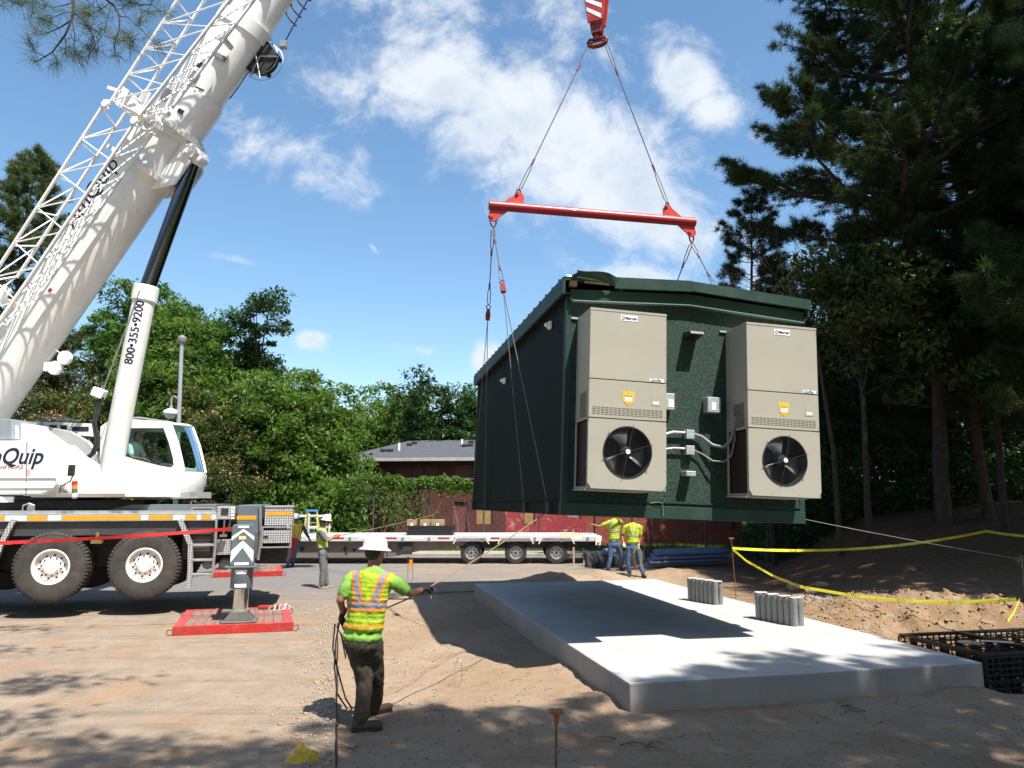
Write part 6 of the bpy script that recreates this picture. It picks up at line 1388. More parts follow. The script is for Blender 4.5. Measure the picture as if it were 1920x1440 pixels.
wall_ac(.158, 'left beige wall-mounted air conditioner', 0); wall_ac(2.485, 'right beige wall-mounted air conditioner with conduit', 1)
# fittings on the front wall
fix = MB(HM); fix.prism([(1.80, -.001, 2.62), (1.80, -.001, 2.73), (1.80, -.25, 2.70), (1.80, -.27, 2.66)], (.21, 0, 0)); fix.build('wall_light', M('bronze_fixture', (.03, .035, .03), .4), shel)
d1 = hb('disconnect_box', (1.45, -.16, 1.53), (1.60, -.001, 1.77), galv, bev=.01); hb('switch_cover', (1.50, -.165, 1.57), (1.58, -.161, 1.68), sticker, d1)
d2 = hb('disconnect_box', (2.11, -.16, 1.53), (2.32, -.001, 1.76), galv, bev=.01); hb('switch_cover', (2.17, -.165, 1.57), (2.24, -.161, 1.68), sticker, d2)
for z, c_ in ((1.20, 0), (.97, 1)):
    hb('junction_box', (1.80, -.11, z - .065), (1.93, -.001, z + .065), galv, bev=.006)
    mb = MB(HM); mb.tube([(1.30, -.05, z - .06 + .04 * c_), (1.42, -.055, z - .04 + .02 * c_), (1.62, -.06, z + .02), (1.80, -.06, z + .02)], .022 - .006 * c_, 10); mb.build('conduit', galv, shel, smooth=60)
    end = (2.49, -.28, 1.48) if not c_ else (2.49, -.24, 1.30)
    pts = [V((1.93, -.06, z + .01)), V((2.05, -.07, z - .02 - .02 * c_)), V((2.2, -.12, z - .14)), V((2.34, -.18, z - .17 + .02 * c_)), V((2.43, -.23, z - .07)), V((2.47, -.27, z + .16)), V(end)]
    mb = MB(HM); mb.tube(pts, .024 if not c_ else .012, 10); mb.build('flexible_conduit', M('grey_conduit', (.26, .26, .26), .5, .1, .1), shel, smooth=60)
hb('outlet_box', (1.76, -.19, .595), (1.91, -.001, .665), galv, bev=.008)
for z in (2.9, 2.62):
    y = .9 if z > 2.8 else 4.59; mb = MB(HM); mb.bb((-.05, y - .06, z - .06), (-.001, y + .06, z + .06)); mb.lathe([(.04, 0), (.035, .05), (0, .07)], (-.05, y, z), (-1, 0, 0), 12); mb.build('wall_light', sticker, shel, bevel=.008)
lugy = (.55, 2.13, 6.07, 7.95)
for y in lugy:
    for sx_ in (0, 1):
        mb = MB(HM); xx = -.075 if not sx_ else W + .02; mb.prism([(xx, y - .09, 0), (xx, y + .09, 0), (xx, y + .07, .16), (xx, y - .07, .16)], (.05, 0, 0)); mb.tube([(xx + .025, y - .04, .14), (xx - .02 if not sx_ else xx + .07, y, .20), (xx + .025, y + .04, .14)], .014, 6); mb.build('lifting_lug', black, shel)
mb = MB(HM); mb.tube([(1.28, -.03, .19), (1.38, -.06, .21), (1.46, -.05, .20), (1.47, -.05, .02)], .006, 5); mb.build('ground_wire', steel, shel)

# ================================================================== RIGGING
rope = M('wire_rope', (.16, .15, .14), .5, .6, .25, 60); ropeR = M('tag_rope', (.30, .19, .13), .85, 0, .2, 60); rig = M('rigging_red', (.22, .035, .03), .5, .2, .3, 12)
bl_, br_ = at(917, 385, 14.35), at(1303, 417, 15.1); bx = (br_ - bl_).normalized(); bz = (V((0, 0, 1)) - bx * bx.z).normalized()
beam = thing('spreader_beam', (bl_ + br_) / 2, 'scuffed red pipe spreader beam hanging level above the shelter', 'beam')
def scuffed():
    m = bpy.data.materials.new('scuffed_red'); m.use_nodes = True; nt = m.node_tree; g = NG(nt); b = nt.nodes['Principled BSDF']; P = g.n('ShaderNodeTexCoord').outputs['Object']
    n = g.noise(P, 9, 8, .72, .4); n2 = g.noise(P, 2.5, 3, .5); c = g.mix(n2, (.30, .010, .020), (.42, .022, .028)); sc_ = g.m('MULTIPLY', g.ramp(n, .655, .70), g.ramp(n2, .35, .6)); c = g.mix(sc_, c, (.45, .40, .36))
    nt.links.new(c, b.inputs['Base Color']); b.inputs['Roughness'].default_value = .38; b.inputs['Coat Weight'].default_value = .15; return m
sr = scuffed(); br = .098
mb = MB(); mb.lathe([(br - .012, .0), (br, .0), (br, (br_ - bl_).length), (br - .012, (br_ - bl_).length), (br - .012, (br_ - bl_).length - .3), (0, (br_ - bl_).length - .3)], bl_, bx, 32, c0=False)
mb.lathe([(br - .012, .0), (br - .012, .3), (0, .3)], bl_, bx, 32, c0=False); mb.build('pipe', sr, beam, smooth=40)
BL = (br_ - bl_).length
redplate = M('red_plate', (.62, .05, .035), .4, 0, .12, 3, dirt=.1)
by = bx.cross(bz)
def ear(s0, s1, sgn, tip):
    P_ = [bl_ + bx * s0 + bz * sgn * br * .8, bl_ + bx * s1 + bz * sgn * br * .8, bl_ + bx * (tip + .11) + bz * sgn * (br + .16), bl_ + bx * (tip + .05) + bz * sgn * (br + .24), bl_ + bx * (tip - .05) + bz * sgn * (br + .24), bl_ + bx * (tip - .11) + bz * sgn * (br + .16)]
    if sgn < 0: pass
    mb = MB(); mb.prism([p - by * .02 for p in P_], by * .04); mb.build('lug_plate', redplate, beam, bevel=.004); return bl_ + bx * tip + bz * sgn * (br + .17)
eTL = ear(.28, .72, 1, .62); eTR = ear(BL - .72, BL - .28, 1, BL - .62)
eBL = ear(.02, .42, -1, .09); eBR = ear(BL - .42, BL - .02, -1, BL - .09)
mbh = MB()
hk = at(1120, 78, 14.72)
hook = thing('hook_block', hk, 'red and white striped crane hook block at the top edge', 'hook block')
mb = MB(); ry_ = V((0, .0, 1)); o_ = at(1123, 20, 14.72)
hxd = V((.93, -.36, 0)).normalized(); hyd = V((.36, .93, 0)); HB = frame(hk, hxd, z=(0, 0, 1))
mb = MB(HB); mb.prism([(-.17, -.16, .40), (.17, -.16, .40), (.27, -.16, 1.2), (.24, -.16, 1.7), (-.24, -.16, 1.7), (-.27, -.16, 1.2)], (0, .05, 0)); pl = mb.build('side_plate', redp, hook, bevel=.01)
mb = MB(HB); mb.prism([(-.17, .11, .40), (.17, .11, .40), (.27, .11, 1.2), (.24, .11, 1.7), (-.24, .11, 1.7), (-.27, .11, 1.2)], (0, .05, 0)); mb.build('side_plate', redp, hook, bevel=.01)
for k in range(4):
    z = .52 + k * .24; mb = MB(HB); w0 = .17 + .125 * (z - .4) * .9; mb.prism([(-w0, -.164, z + .16), (-w0 - .012, -.164, z + .26), (w0 * .75, -.164, z + .02), (w0 * .72, -.164, z - .09)], (0, .003, 0)); mb.build('white_stripe', sticker, pl)
mb = MB(HB); 
for y in (-.06, .0, .06): mb.lathe([(.12, -.022), (.24, -.022), (.215, 0), (.24, .022), (.12, .022)], (0, y, 1.3), (0, 1, 0), 28, True)
mb.build('sheave', dark, hook, smooth=35)
mb = MB(HB); mb.prism([(-.14, -.105, .40), (.14, -.105, .40), (.11, -.105, .16), (-.11, -.105, .16)], (0, .21, 0)); mb.build('cross_head', rig, hook, bevel=.01); mb = MB(HB); mb.rod((0, 0, .18), (0, 0, .05), .05, 14); mb.build('shank', redplate, hook)
mb = MB(HB)
for s_ in (-1, 1): mb.tube([(0, 0, .08), (s_ * .07, 0, .06), (s_ * .17, 0, .08), (s_ * .21, 0, .02), (s_ * .19, 0, -.05), (s_ * .10, 0, -.10), (0, 0, -.105)], [.045, .035, .035, .04, .045, .05, .05], 10)
mb.rod((-.20, 0, .0), (.20, 0, .0), .02, 8); mb.build('double_hook', rig, hook, smooth=50)
tipb = bpnt(20.1, 0, -.1)
for y in (-.06, .06):
    for x in (-.22, .22):
        a = HB @ V((x, y, 1.3)); mb = MB(); mb.rod(a, tipb + V((x, y, 0)), .012, 5); mb.build('hoist_rope', rope, hook)
def eye_sling(a, b, label, la=.0, lb=.55, group='wire rope slings', collar_at=None, dbl=.03):
    """single rope with doubled eyes at both ends"""
    a, b = V(a), V(b); d = (b - a); ln = d.length; d.normalize(); sd = d.cross(V((0, 1, 0))).normalized() * dbl
    p1 = a + d * la; p2 = b - d * lb; t = thing('wire_rope_sling', b, label, 'sling', group)
    mb = MB(); mb.rod(p1, p2, .012, 6); mb.build('rope', rope, t)
    mb = MB()
    for (e, p, l_) in ((a, p1, la), (b, p2, lb)):
        if l_ > 0:
            f = (e - p); mb.tube([p, p + f * .3 + sd, p + f * .85 + sd, e, p + f * .85 - sd, p + f * .3 - sd, p], .010, 6)
    mb.build('eye', rope, t)
    for p, f in ((p1, 1), (p2, -1)):
        mb = MB(); mb.rod(p - d * .07, p + d * .07, .022, 8); mb.build('ferrule', rig, t)
    return t
hL, hR = HB @ V((-.17, 0, -.03)), HB @ V((.17, 0, -.03))
tL, tR = eTL + bz * .10, eTR + bz * .10
eye_sling(hL, tL, 'upper wire sling from the hook to the left end of the red beam', .66, .75)
eye_sling(hR, tR, 'upper wire sling from the hook to the right end of the red beam', .75, .85)
def shk(p, d, lb, s=.14, r=.017):
    mb = MB(); shackle(mb, V(p), d, s, r); tag(mb.build('shackle', rig, smooth=50), lb, 'shackle', 'rigging shackles')
shk(eTL, -bz, 'shackle on the upper left lug of the red beam'); shk(eTR, -bz, 'shackle on the upper right lug of the red beam'); shk(eBL, bz, 'shackle on the lower left lug of the red beam', .2); shk(eBR, bz, 'shackle on the lower right lug of the red beam', .2)
def block(p, d, lb):
    d = V(d).normalized(); t = thing('snatch_block', p, lb, 'block', 'snatch blocks in the rigging'); s_ = V((0, 1, 0)).cross(d).normalized(); Fm = frame(p, s_, z=d)
    mb = MB(Fm); mb.prism([(-.045, -.03, -.13), (.045, -.03, -.13), (.055, -.03, .0), (.03, -.03, .13), (-.03, -.03, .13), (-.055, -.03, .0)], (0, .012, 0)); mb.prism([(-.045, .03, -.13), (.045, .03, -.13), (.055, .03, .0), (.03, .03, .13), (-.03, .03, .13), (-.055, .03, .0)], (0, -.012, 0)); mb.build('cheek', rig, t)
    mb = MB(Fm); mb.lathe([(.02, -.015), (.055, -.016), (.045, 0), (.055, .016), (.02, .015)], (0, 0, -.05), (0, 1, 0), 16, True); mb.build('sheave', rope, t)
    mb = MB(Fm); mb.tube([(-.03, 0, .13), (-.045, 0, .2), (0, 0, .25), (.045, 0, .2), (.03, 0, .13)], .013, 6); mb.build('bail', rig, t)
lug = lambda y, s_=0: HM @ V((-.08 if not s_ else W + .06, y, .18))
def leg_down(top, blk, y1, y2, lb, side=0):
    d = (top - blk).normalized(); eye_sling(top, blk + d * .22, lb + ', upper part', .55, .45, 'wire rope slings'); block(blk, d, 'red snatch block on the ' + lb)
    for y, w_ in ((y1, 'farther'), (y2, 'nearer')):
        mb = MB(); mb.rod(blk - d * .1, lug(y, side), .0085, 6); tag(mb.build('wire_rope_sling', rope), 'thin %s lower leg of the %s' % (w_, lb), 'sling', 'wire rope slings')
sB = eBL - bz * .2; sBR = eBR - bz * .2
leg_down(sB, at(915, 590, 15.6), 7.95, 6.07, 'left rear sling')
leg_down(sB, at(943, 540, 13.0), 2.13, .55, 'left front sling')
leg_down(sBR, HM @ V((W + .1, 5.6, 4.4)), 7.95, 6.07, 'right rear sling', 1)
leg_down(sBR, HM @ V((W + .1, 2.8, 4.35)), 2.13, .55, 'right front sling', 1)
# ================================================================== PEOPLE
def remesh(mb, name, mat, parent, vox, smooth=4, fold=0.0, fs=9.0, org=None):
    org = WL[parent.name] if org is None else V(org)
    me = mb.mesh('tmp', mat, org); ob = bpy.data.objects.new('tmp', me); sc.collection.objects.link(ob)
    r_ = ob.modifiers.new('r', 'REMESH'); r_.mode = 'VOXEL'; r_.voxel_size = vox; r_.use_smooth_shade = True
    s_ = ob.modifiers.new('s', 'SMOOTH'); s_.iterations = smooth; s_.factor = .5
    dg = bpy.context.evaluated_depsgraph_get(); m2 = bpy.data.meshes.new_from_object(ob.evaluated_get(dg)); bpy.data.objects.remove(ob)
    if fold:
        nn = [v_.normal.copy() for v_ in m2.vertices]
        for v_, n_ in zip(m2.vertices, nn):
            c = v_.co; k = mnoise.noise(V((c.x * fs, c.y * fs, c.z * fs * .55)) + V((3, 1, 7))) + .5 * mnoise.noise(V((c.x * fs * 2.3, c.y * fs * 2.3, c.z * fs * 1.3)))
            v_.co = c + n_ * (fold * k)
    m2.materials.clear(); m2.materials.append(mat); m2.name = name; m2.shade_smooth(); return m2
def vestmat(nm, ctr, right, base, bandc, edge, vx, zb, hem=None, slant=.25):
    m = bpy.data.materials.new(nm); m.use_nodes = True; nt = m.node_tree; g = NG(nt); b = nt.nodes['Principled BSDF']
    P = g.n('ShaderNodeTexCoord').outputs['Object']; sb = g.n('ShaderNodeVectorMath', operation='SUBTRACT'); nt.links.new(P, sb.inputs[0]); sb.inputs[1].default_value = ctr
    dt = g.n('ShaderNodeVectorMath', operation='DOT_PRODUCT'); nt.links.new(sb.outputs[0], dt.inputs[0]); dt.inputs[1].default_value = right
    x = dt.outputs['Value']; z = g.sep(sb.outputs[0])[2]
    wob = g.m('MULTIPLY', g.m('SUBTRACT', g.noise(P, 5, 2, .5), .5), .04)
    z2 = g.m('ADD', z, wob); cx = g.m('ABSOLUTE', g.m('SUBTRACT', g.m('ABSOLUTE', x), g.m('ADD', vx, g.m('MULTIPLY', z, slant))))
    cz = g.m('ABSOLUTE', g.m('SUBTRACT', z2, zb)); up = g.m('GREATER_THAN', z2, zb)
    def lt(a, t): return g.m('LESS_THAN', a, t)
    vb = g.m('MULTIPLY', lt(cx, .028), up); ve = g.m('MULTIPLY', lt(cx, .048), up); hb_ = lt(cz, .028); he = lt(cz, .052)
    c = g.mix(g.noise(P, 12, 4, .6), tuple(v * .88 for v in base), base)
    if hem is not None: c = g.mix(lt(g.m('ABSOLUTE', g.m('SUBTRACT', z2, hem)), .013), c, edge)
    c = g.mix(g.m('MAXIMUM', ve, he), c, edge); c = g.mix(g.m('MAXIMUM', vb, hb_), c, bandc)
    nt.links.new(c, b.inputs['Base Color']); b.inputs['Roughness'].default_value = .75
    bp = g.n('ShaderNodeBump'); bp.inputs['Distance'].default_value = .02; g.val(bp.inputs['Height'], g.noise(P, 14, 4, .6, .8)); nt.links.new(bp.outputs[0], b.inputs['Normal']); return m
def cloth(nm, col, d=.008): return M(nm, col, .85, 0, .14, 5, d, 16)
skin = M('skin', (.42, .22, .14), .5, 0, .08, 6); skin2 = M('tanned_skin', (.30, .13, .075), .5, 0, .08, 6); hairm = M('dark_hair', (.02, .014, .01), .7, 0, .3, 40)
lime = (.34, .47, .015); limeshirt = cloth('lime_shirt', (.23, .46, .07), .014); hat_m = M('hard_hat_white', (.72, .72, .72), .28, 0, .03, 3, coat=.4)
def person(label, J, face, k, shirt_m, trouser_m, boot_m, glove_m, vest=None, vox=.014, hat=True, sleeve=.62, st0=.10, skinm=skin, group=None, legs=True, fold=.010):
    """J: world joints. k: body scale relative to 1.8 m"""
    J = {a: V(b) for a, b in J.items()}
    base = V((J['pelvis'].x, J['pelvis'].y, min(J['anL'].z, J['anR'].z) - .09 * k))
    sa = (J['shR'] - J['shL']).normalized(); upv = (J['neck'] - J['pelvis']).normalized(); face = V(face).normalized()
    Rt = frame((0, 0, 0), sa, z=upv).to_3x3()
    ch = [J['pelvis'], J['pelvis'].lerp(J['neck'], .33), J['pelvis'].lerp(J['neck'], .68), J['pelvis'].lerp(J['neck'], .88), J['neck']]
    if 'chest' in J: ch[2] = J['chest']
    wd = [(.160, .115), (.142, .108), (.165, .122), (.165, .105), (.075, .075)]
    def torso(mb, g_, t0=0.0, t1=1.0, n=13):
        for i in range(n):
            t = t0 + (t1 - t0) * i / (n - 1); f = t * 4; a = min(3, int(f)); u = f - a; c = ch[a].lerp(ch[a + 1], u)
            w_ = wd[a][0] * (1 - u) + wd[a + 1][0] * u; d_ = wd[a][1] * (1 - u) + wd[a + 1][1] * u
            mb.ball(c, ((w_ + g_) * k, (d_ + g_) * k, .075 * k), Rt, 16, 8)
    def limb(mb, a, b, ra, rb): mb.cone(a, b, ra * k, rb * k, 12)
    hd = J['head']; Hf = frame((0, 0, 0), face.cross(V((0, 0, 1))).normalized(), z=(0, 0, 1) if abs(face.z) < .3 else upv).to_3x3()
    fr = V(face); hr_ = Hf.col[0]; hu = Hf.col[2]
    mb = MB(); torso(mb, -.012)
    limb(mb, J['neck'] - upv * .03 * k, hd, .058, .055); mb.ball(hd + hu * .02 * k, (.077 * k, .094 * k, .105 * k), Hf, 16, 12)
    mb.ball(hd + fr * .035 * k - hu * .055 * k, (.052 * k, .055 * k, .055 * k), Hf); mb.cone(hd + fr * .088 * k + hu * .015 * k, hd + fr * .112 * k - hu * .022 * k, .009 * k, .016 * k, 8)
    for s_ in (-1, 1): mb.ball(hd + hr_ * (.078 * s_ * k) - hu * .005 * k, (.012 * k, .022 * k, .032 * k), Hf, 10, 8)
    mb.ball(hd + fr * .093 * k - hu * .048 * k, (.024 * k, .012 * k, .011 * k), Hf, 8, 6)
    for s_ in 'LR':
        limb(mb, J['sh' + s_], J['el' + s_], .050, .038); limb(mb, J['el' + s_], J['wr' + s_], .038, .026)
        limb(mb, J['neck'] - upv * .05, J['sh' + s_], .05, .052)
        limb(mb, J['hip' + s_], J['kn' + s_], .078, .052); limb(mb, J['kn' + s_], J['an' + s_], .052, .034)
    me = remesh(mb, 'person', skinm, None, vox, 3, org=base) if False else None
    tmpw = bpy.data.objects.new('person', None)
    WL['_p'] = base
    class _P: name = '_p'
    me = remesh(mb, 'person', skinm, _P, vox, 2)
    body = bpy.data.objects.new('person', me); bpy.data.objects.remove(tmpw); body.name = 'person'; link(body, None, base); tag(body, label, 'person', group)
    def part(nm, mb_, mat, v_=None, sm=4, fo=0.0, fs=9): o = bpy.data.objects.new(nm, remesh(mb_, nm, mat, body, v_ or vox, sm, fo, fs)); link(o, body, base); return o
    # trousers
    mb = MB(); torso(mb, .012, 0, .22, 4); mb.ball(J['pelvis'] - upv * .05 * k, (.165 * k, .13 * k, .12 * k), Rt, 16, 10)
    for s_ in 'LR':
        mb.cone(J['hip' + s_], J['kn' + s_], .098 * k, .078 * k, 14); ank = J['kn' + s_].lerp(J['an' + s_], .93); mb.cone(J['kn' + s_], ank, .078 * k, .066 * k, 14)
        limb(mb, J['pelvis'], J['hip' + s_], .12, .095)
    part('trousers', mb, trouser_m, fo=fold * 1.1, fs=11)
    mb = MB(); torso(mb, .014 if st0 >= .1 else .022, st0, .93, 13)
    for s_ in 'LR':
        limb(mb, J['neck'] - upv * .055 * k, J['sh' + s_], .06, .070); e = J['sh' + s_].lerp(J['el' + s_], min(1, sleeve)); mb.cone(J['sh' + s_], e, .070 * k, .064 * k, 12)
        if sleeve > 1: mb.cone(e, J['el' + s_].lerp(J['wr' + s_], sleeve - 1), .060 * k, .045 * k, 12)
    part('shirt', mb, shirt_m, fo=fold, fs=10)
    if vest:
        mb = MB(); torso(mb, .038, vest.get('t0', .16), .86, 12)
        for s_ in 'LR': a = J['neck'] - upv * .045 * k; b_ = a.lerp(J['sh' + s_], .72); mb.cone(a + (J['sh' + s_] - a) * .22, b_, .078 * k, .085 * k, 12)
        ctr = J['pelvis'].lerp(J['neck'], .68) - base
        vm = vestmat('vest_' + label.split()[0] + str(len(MC)), ctr, sa, vest.get('base', lime), vest.get('band', (.20, .21, .23)), vest.get('edge', (.85, .20, .02)), vest.get('vx', .10), vest.get('zb', -.13), vest.get('hem')); MC[vm.name] = vm
        part('vest', mb, vm, fo=fold * .8, fs=9)
    # boots
    for s_ in 'LR':
        a, t_ = J['an' + s_], J['toe' + s_]; d = (t_ - a); d.z = 0; d.normalize(); fl = min(a.z, t_.z)
        z0 = a.z - .085 * k; mb = MB(); heel = a - d * .045 * k; mb.cone(a + V((0, 0, .05 * k)), V((heel.x, heel.y, z0 + .055 * k)), .052 * k, .046 * k, 12)
        q = a + d * .155 * k; mb.cone(V((heel.x, heel.y, z0 + .048 * k)), V((q.x, q.y, z0 + .042 * k)), .042 * k, .040 * k, 12)
        Fm = frame((0, 0, 0), d, z=(0, 0, 1)).to_3x3(); mid = (heel + q) / 2; mb.cone(V((mid.x, mid.y, z0 + .03 * k)), V((q.x, q.y, z0 + .028 * k)), .034 * k, .032 * k, 12)
        part('boot', mb, boot_m, max(.008, vox * .7), 3)
        mb = MB(); pp_ = [(-.075, -.036), (-.09, 0), (-.075, .036), (.05, .040), (.12, .050), (.175, .038), (.195, 0), (.175, -.038), (.12, -.048), (.05, -.038)]
        mb.prism([a + d * (x_ * k) + d.cross(V((0, 0, 1))) * (y_ * k) + V((0, 0, z0 - a.z - .004)) for x_, y_ in pp_], (0, 0, .026 * k)); mb.build('sole', black, body)
    # hands
    for s_ in 'LR':
        w_ = J['wr' + s_]; hnd = J.get('hand' + s_, w_ + (w_ - J['el' + s_]).normalized() * .1); d = (hnd - w_).normalized(); pn = J.get('palm' + s_, V((0, 0, -1))); pn = (pn - d * pn.dot(d)).normalized() if abs(pn.normalized().dot(d)) < .95 else d.orthogonal().normalized(); sd = d.cross(pn)
        mb = MB(); mb.cone(w_ - d * .03 * k, w_ + d * .02 * k, .032 * k, .030 * k, 10)
        Fm = frame((0, 0, 0), d, z=pn).to_3x3(); mb.ball(w_ + d * .055 * k, (.055 * k, .043 * k, .020 * k), Fm, 12, 8)
        for f in range(4):
            ln = (.040, .046, .043, .034)[f] * k; b0 = w_ + d * .085 * k + sd * ((f - 1.5) * .0225 * k); b1 = b0 + (d * .55 + pn * .75) * ln; b2 = b1 + (pn * .55 - d * .75) * ln * .8
            mb.cone(b0, b1, .0115 * k, .0105 * k, 8); mb.cone(b1, b2, .0105 * k, .009 * k, 8)
        t0 = w_ + d * .03 * k - sd * .038 * k; t1 = t0 + (d * .6 - sd * .5 + pn * .4) * .035 * k; t2 = t1 + (d * .5 + sd * .5 + pn * .6) * .03 * k
        mb.cone(t0, t1, .014 * k, .012 * k, 8); mb.cone(t1, t2, .012 * k, .010 * k, 8)
        part('glove' if glove_m is not skinm else 'hand', mb, glove_m, max(.0055, vox * .42), 2)
    # head details
    for s_ in (-1, 1):
        mb = MB(); mb.ball(hd + fr * .084 * k + hr_ * (.032 * s_ * k) + hu * .018 * k, (.013 * k, .008 * k, .008 * k), Hf, 8, 6); o = mb.build('eye', black, body)
    mb = MB(); mb.ball(hd - fr * .022 * k + hu * .028 * k, (.083 * k, .085 * k, .098 * k), Hf, 16, 12); part('hair', mb, hairm, max(.009, vox * .8), 2)
    if hat:
        hc = hd + hu * .055 * k; mb = MB(frame(hc, hr_, z=(hu + fr * .10).normalized()))
        mb.lathe([(.098 * k, .0), (.148 * k, -.022 * k), (.155 * k, -.018 * k), (.155 * k, -.012 * k), (.116 * k, .012 * k), (.114 * k, .05 * k), (.100 * k, .09 * k), (.066 * k, .118 * k), (.03 * k, .128 * k), (0, .130 * k)], (0, 0, 0), (0, 0, 1), 30)
        ht_ = mb.build('hard_hat', hat_m, body, smooth=60)
        mb = MB(frame(hc, hr_, z=(hu + fr * .10).normalized()))
        for dx in (-.022, 0, .022): mb.tube([(dx * k, .112 * k * math.cos(t) , .018 * k + .118 * k * math.sin(t)) for t in [R(a_) for a_ in range(15, 166, 15)]], .007 * k, 6)
        mb.build('crown_ridge', hat_m, ht_, smooth=60)
    return body
# nearest worker, seen from behind, hauling on a tag line
g1 = onground(692, 1368); Y0 = g1.y; k1 = 1.13
def n1_(x, y, d=0.0): return at(x, y, Y0 + d)
gl = onground(706, 1340)
J1 = dict(head=n1_(703, 1039, .05), neck=n1_(699, 1072), shL=n1_(656, 1088, .0), shR=n1_(741, 1093, .02), chest=n1_(691, 1115, .0), pelvis=n1_(679, 1193, -.02),
          elL=n1_(638, 1125, -.08), wrL=n1_(643, 1149, .08), handL=n1_(637, 1164, .12), elR=n1_(768, 1112, .14), wrR=n1_(792, 1106, .34), handR=n1_(806, 1100, .42),
          hipL=n1_(665, 1205), hipR=n1_(697, 1205, .02), knL=n1_(683, 1272, .06), knR=n1_(705, 1268, .22), anL=V((0, 0, 0)), anR=V((0, 0, 0)), toeL=V((0, 0, 0)), toeR=V((0, 0, 0)), palmL=V((.6, .3, 0)), palmR=V((0, 0, -1)))
a_ = n1_(678, 1348, -.02); a_.z = g1.z + .092; J1['anL'] = a_; J1['toeL'] = a_ + V((.2, .04, 0)); b_ = V((gl.x - .02, gl.y, gl.z + .1)); J1['anR'] = b_; J1['toeR'] = b_ + V((.15, .12, 0))
person('nearest worker in white hard hat, seen from behind, right arm outstretched on a rope', J1, V((.55, .83, 0)), k1, limeshirt, cloth('dark_work_trousers', (.055, .042, .028), .014), M('brown_boots', (.09, .055, .035), .8, 0, .2, 8), M('black_glove', (.015, .014, .014), .8, 0, .2, 20), dict(base=lime, vx=.10, zb=-.12, hem=-.325, t0=.12), .011, True, .66, -0.0, skin2, 'site workers', fold=.017)
# second worker in side view with orange gloves
g2 = onground(604, 1106); Y2 = g2.y
def n2_(x, y, d=0.0): return at(x, y, Y2 + d)
J2 = dict(head=n2_(612, 978), neck=n2_(603, 991), shL=n2_(600, 997, .17), shR=n2_(601, 998, -.17), pelvis=n2_(605, 1035), elL=n2_(616, 1012, .2), wrL=n2_(630, 1004, .14), handL=n2_(637, 1002, .1), elR=n2_(612, 1014, -.2), wrR=n2_(628, 1007, -.14), handR=n2_(636, 1004, -.08),
          hipL=n2_(605, 1037, .09), hipR=n2_(604, 1037, -.09), knL=n2_(610, 1069, .12), knR=n2_(605, 1070, -.1), anL=n2_(612, 1098, .14), anR=n2_(603, 1099, -.1), toeL=n2_(622, 1103, .14), toeR=n2_(613, 1104, -.1))
for q in ('anL', 'anR'): J2[q].z = g2.z + .10
J2['toeL'].z = J2['toeR'].z = g2.z + .03
person('worker in side view with orange gloves, grey shirt and white hard hat, pulling a rope', J2, V((1, .1, 0)), 1.0, cloth('grey_shirt', (.13, .13, .14)), cloth('grey_jeans', (.15, .165, .16)), M('tan_boots', (.36, .24, .14), .8), M('orange_glove', (.62, .16, .02), .8), dict(base=(.42, .57, .02), vx=.13, zb=-.30, band=(.3, .32, .33), edge=(.55, .75, .02)), .015, True, .8, .10, skin, 'site workers')
g3 = onground(541, 1066); Y3 = g3.y
def n3_(x, y, d=0.0): return at(x, y, Y3 + d)
J3 = dict(head=n3_(555, 973), neck=n3_(557, 982), shL=n3_(568, 986, .05), shR=n3_(549, 986, -.05), pelvis=n3_(554, 1018), elL=n3_(574, 1000), wrL=n3_(580, 1010, -.1), elR=n3_(540, 1002), wrR=n3_(547, 1012, -.25),
          hipL=n3_(553, 1021), hipR=n3_(545, 1021), knL=n3_(552, 1041), knR=n3_(542, 1041, -.1), anL=n3_(548, 1060, .15), anR=n3_(540, 1061, -.1), toeL=n3_(544, 1064, -.1), toeR=n3_(534, 1066, -.3))
for q in ('anL', 'anR'): J3[q].z = g3.z + .10
person('worker half hidden behind the crane\'s rear lockers, in orange-striped vest and blue jeans', J3, V((-.5, -.85, 0)), .98, cloth('dark_grey_shirt', (.07, .07, .08)), cloth('blue_jeans', (.07, .13, .23)), M('dark_boots', (.05, .045, .04), .8), skin2, dict(base=(.46, .6, .02), vx=.09, zb=-.26, band=(.6, .3, .12), edge=(.75, .35, .05)), .016, True, 1.9, .10, skin2, 'site workers')
mb = MB(); a = n3_(553, 1009, -.45); b = n3_(545, 1044, -.40); mb.prism([a + V((-.09, 0, 0)), a + V((.09, 0, 0)), b + V((.05, 0, 0)), b + V((-.11, 0, 0))], (.01, .02, 0)); tag(mb.build('red_flag', M('red_cloth', (.5, .03, .03), .8)), 'red flag strip hanging in front of the half hidden worker', 'flag')
g4 = onground(1143, 1072); Y4 = g4.y
def n4_(x, y, d=0.0): return at(x, y, Y4 + d)
J4 = dict(head=n4_(1158, 963), neck=n4_(1153, 974), shL=n4_(1138, 981), shR=n4_(1165, 980, .1), pelvis=n4_(1151, 1018), elL=n4_(1124, 987), wrL=n4_(1113, 984, -.1), elR=n4_(1160, 975, -.22), wrR=n4_(1151, 966, -.35),
          hipL=n4_(1145, 1022), hipR=n4_(1158, 1022), knL=n4_(1144, 1046), knR=n4_(1165, 1045, .15), anL=n4_(1140, 1066), anR=n4_(1164, 1063, .35), toeL=n4_(1146, 1072, -.2), toeR=n4_(1170, 1069, .2))
J4['anL'].z = g4.z + .1; J4['anR'].z = ghf(J4['anR'].x, J4['anR'].y) + .1
jeans = MC['blue_jeans']; yv = (.46, .59, .02)
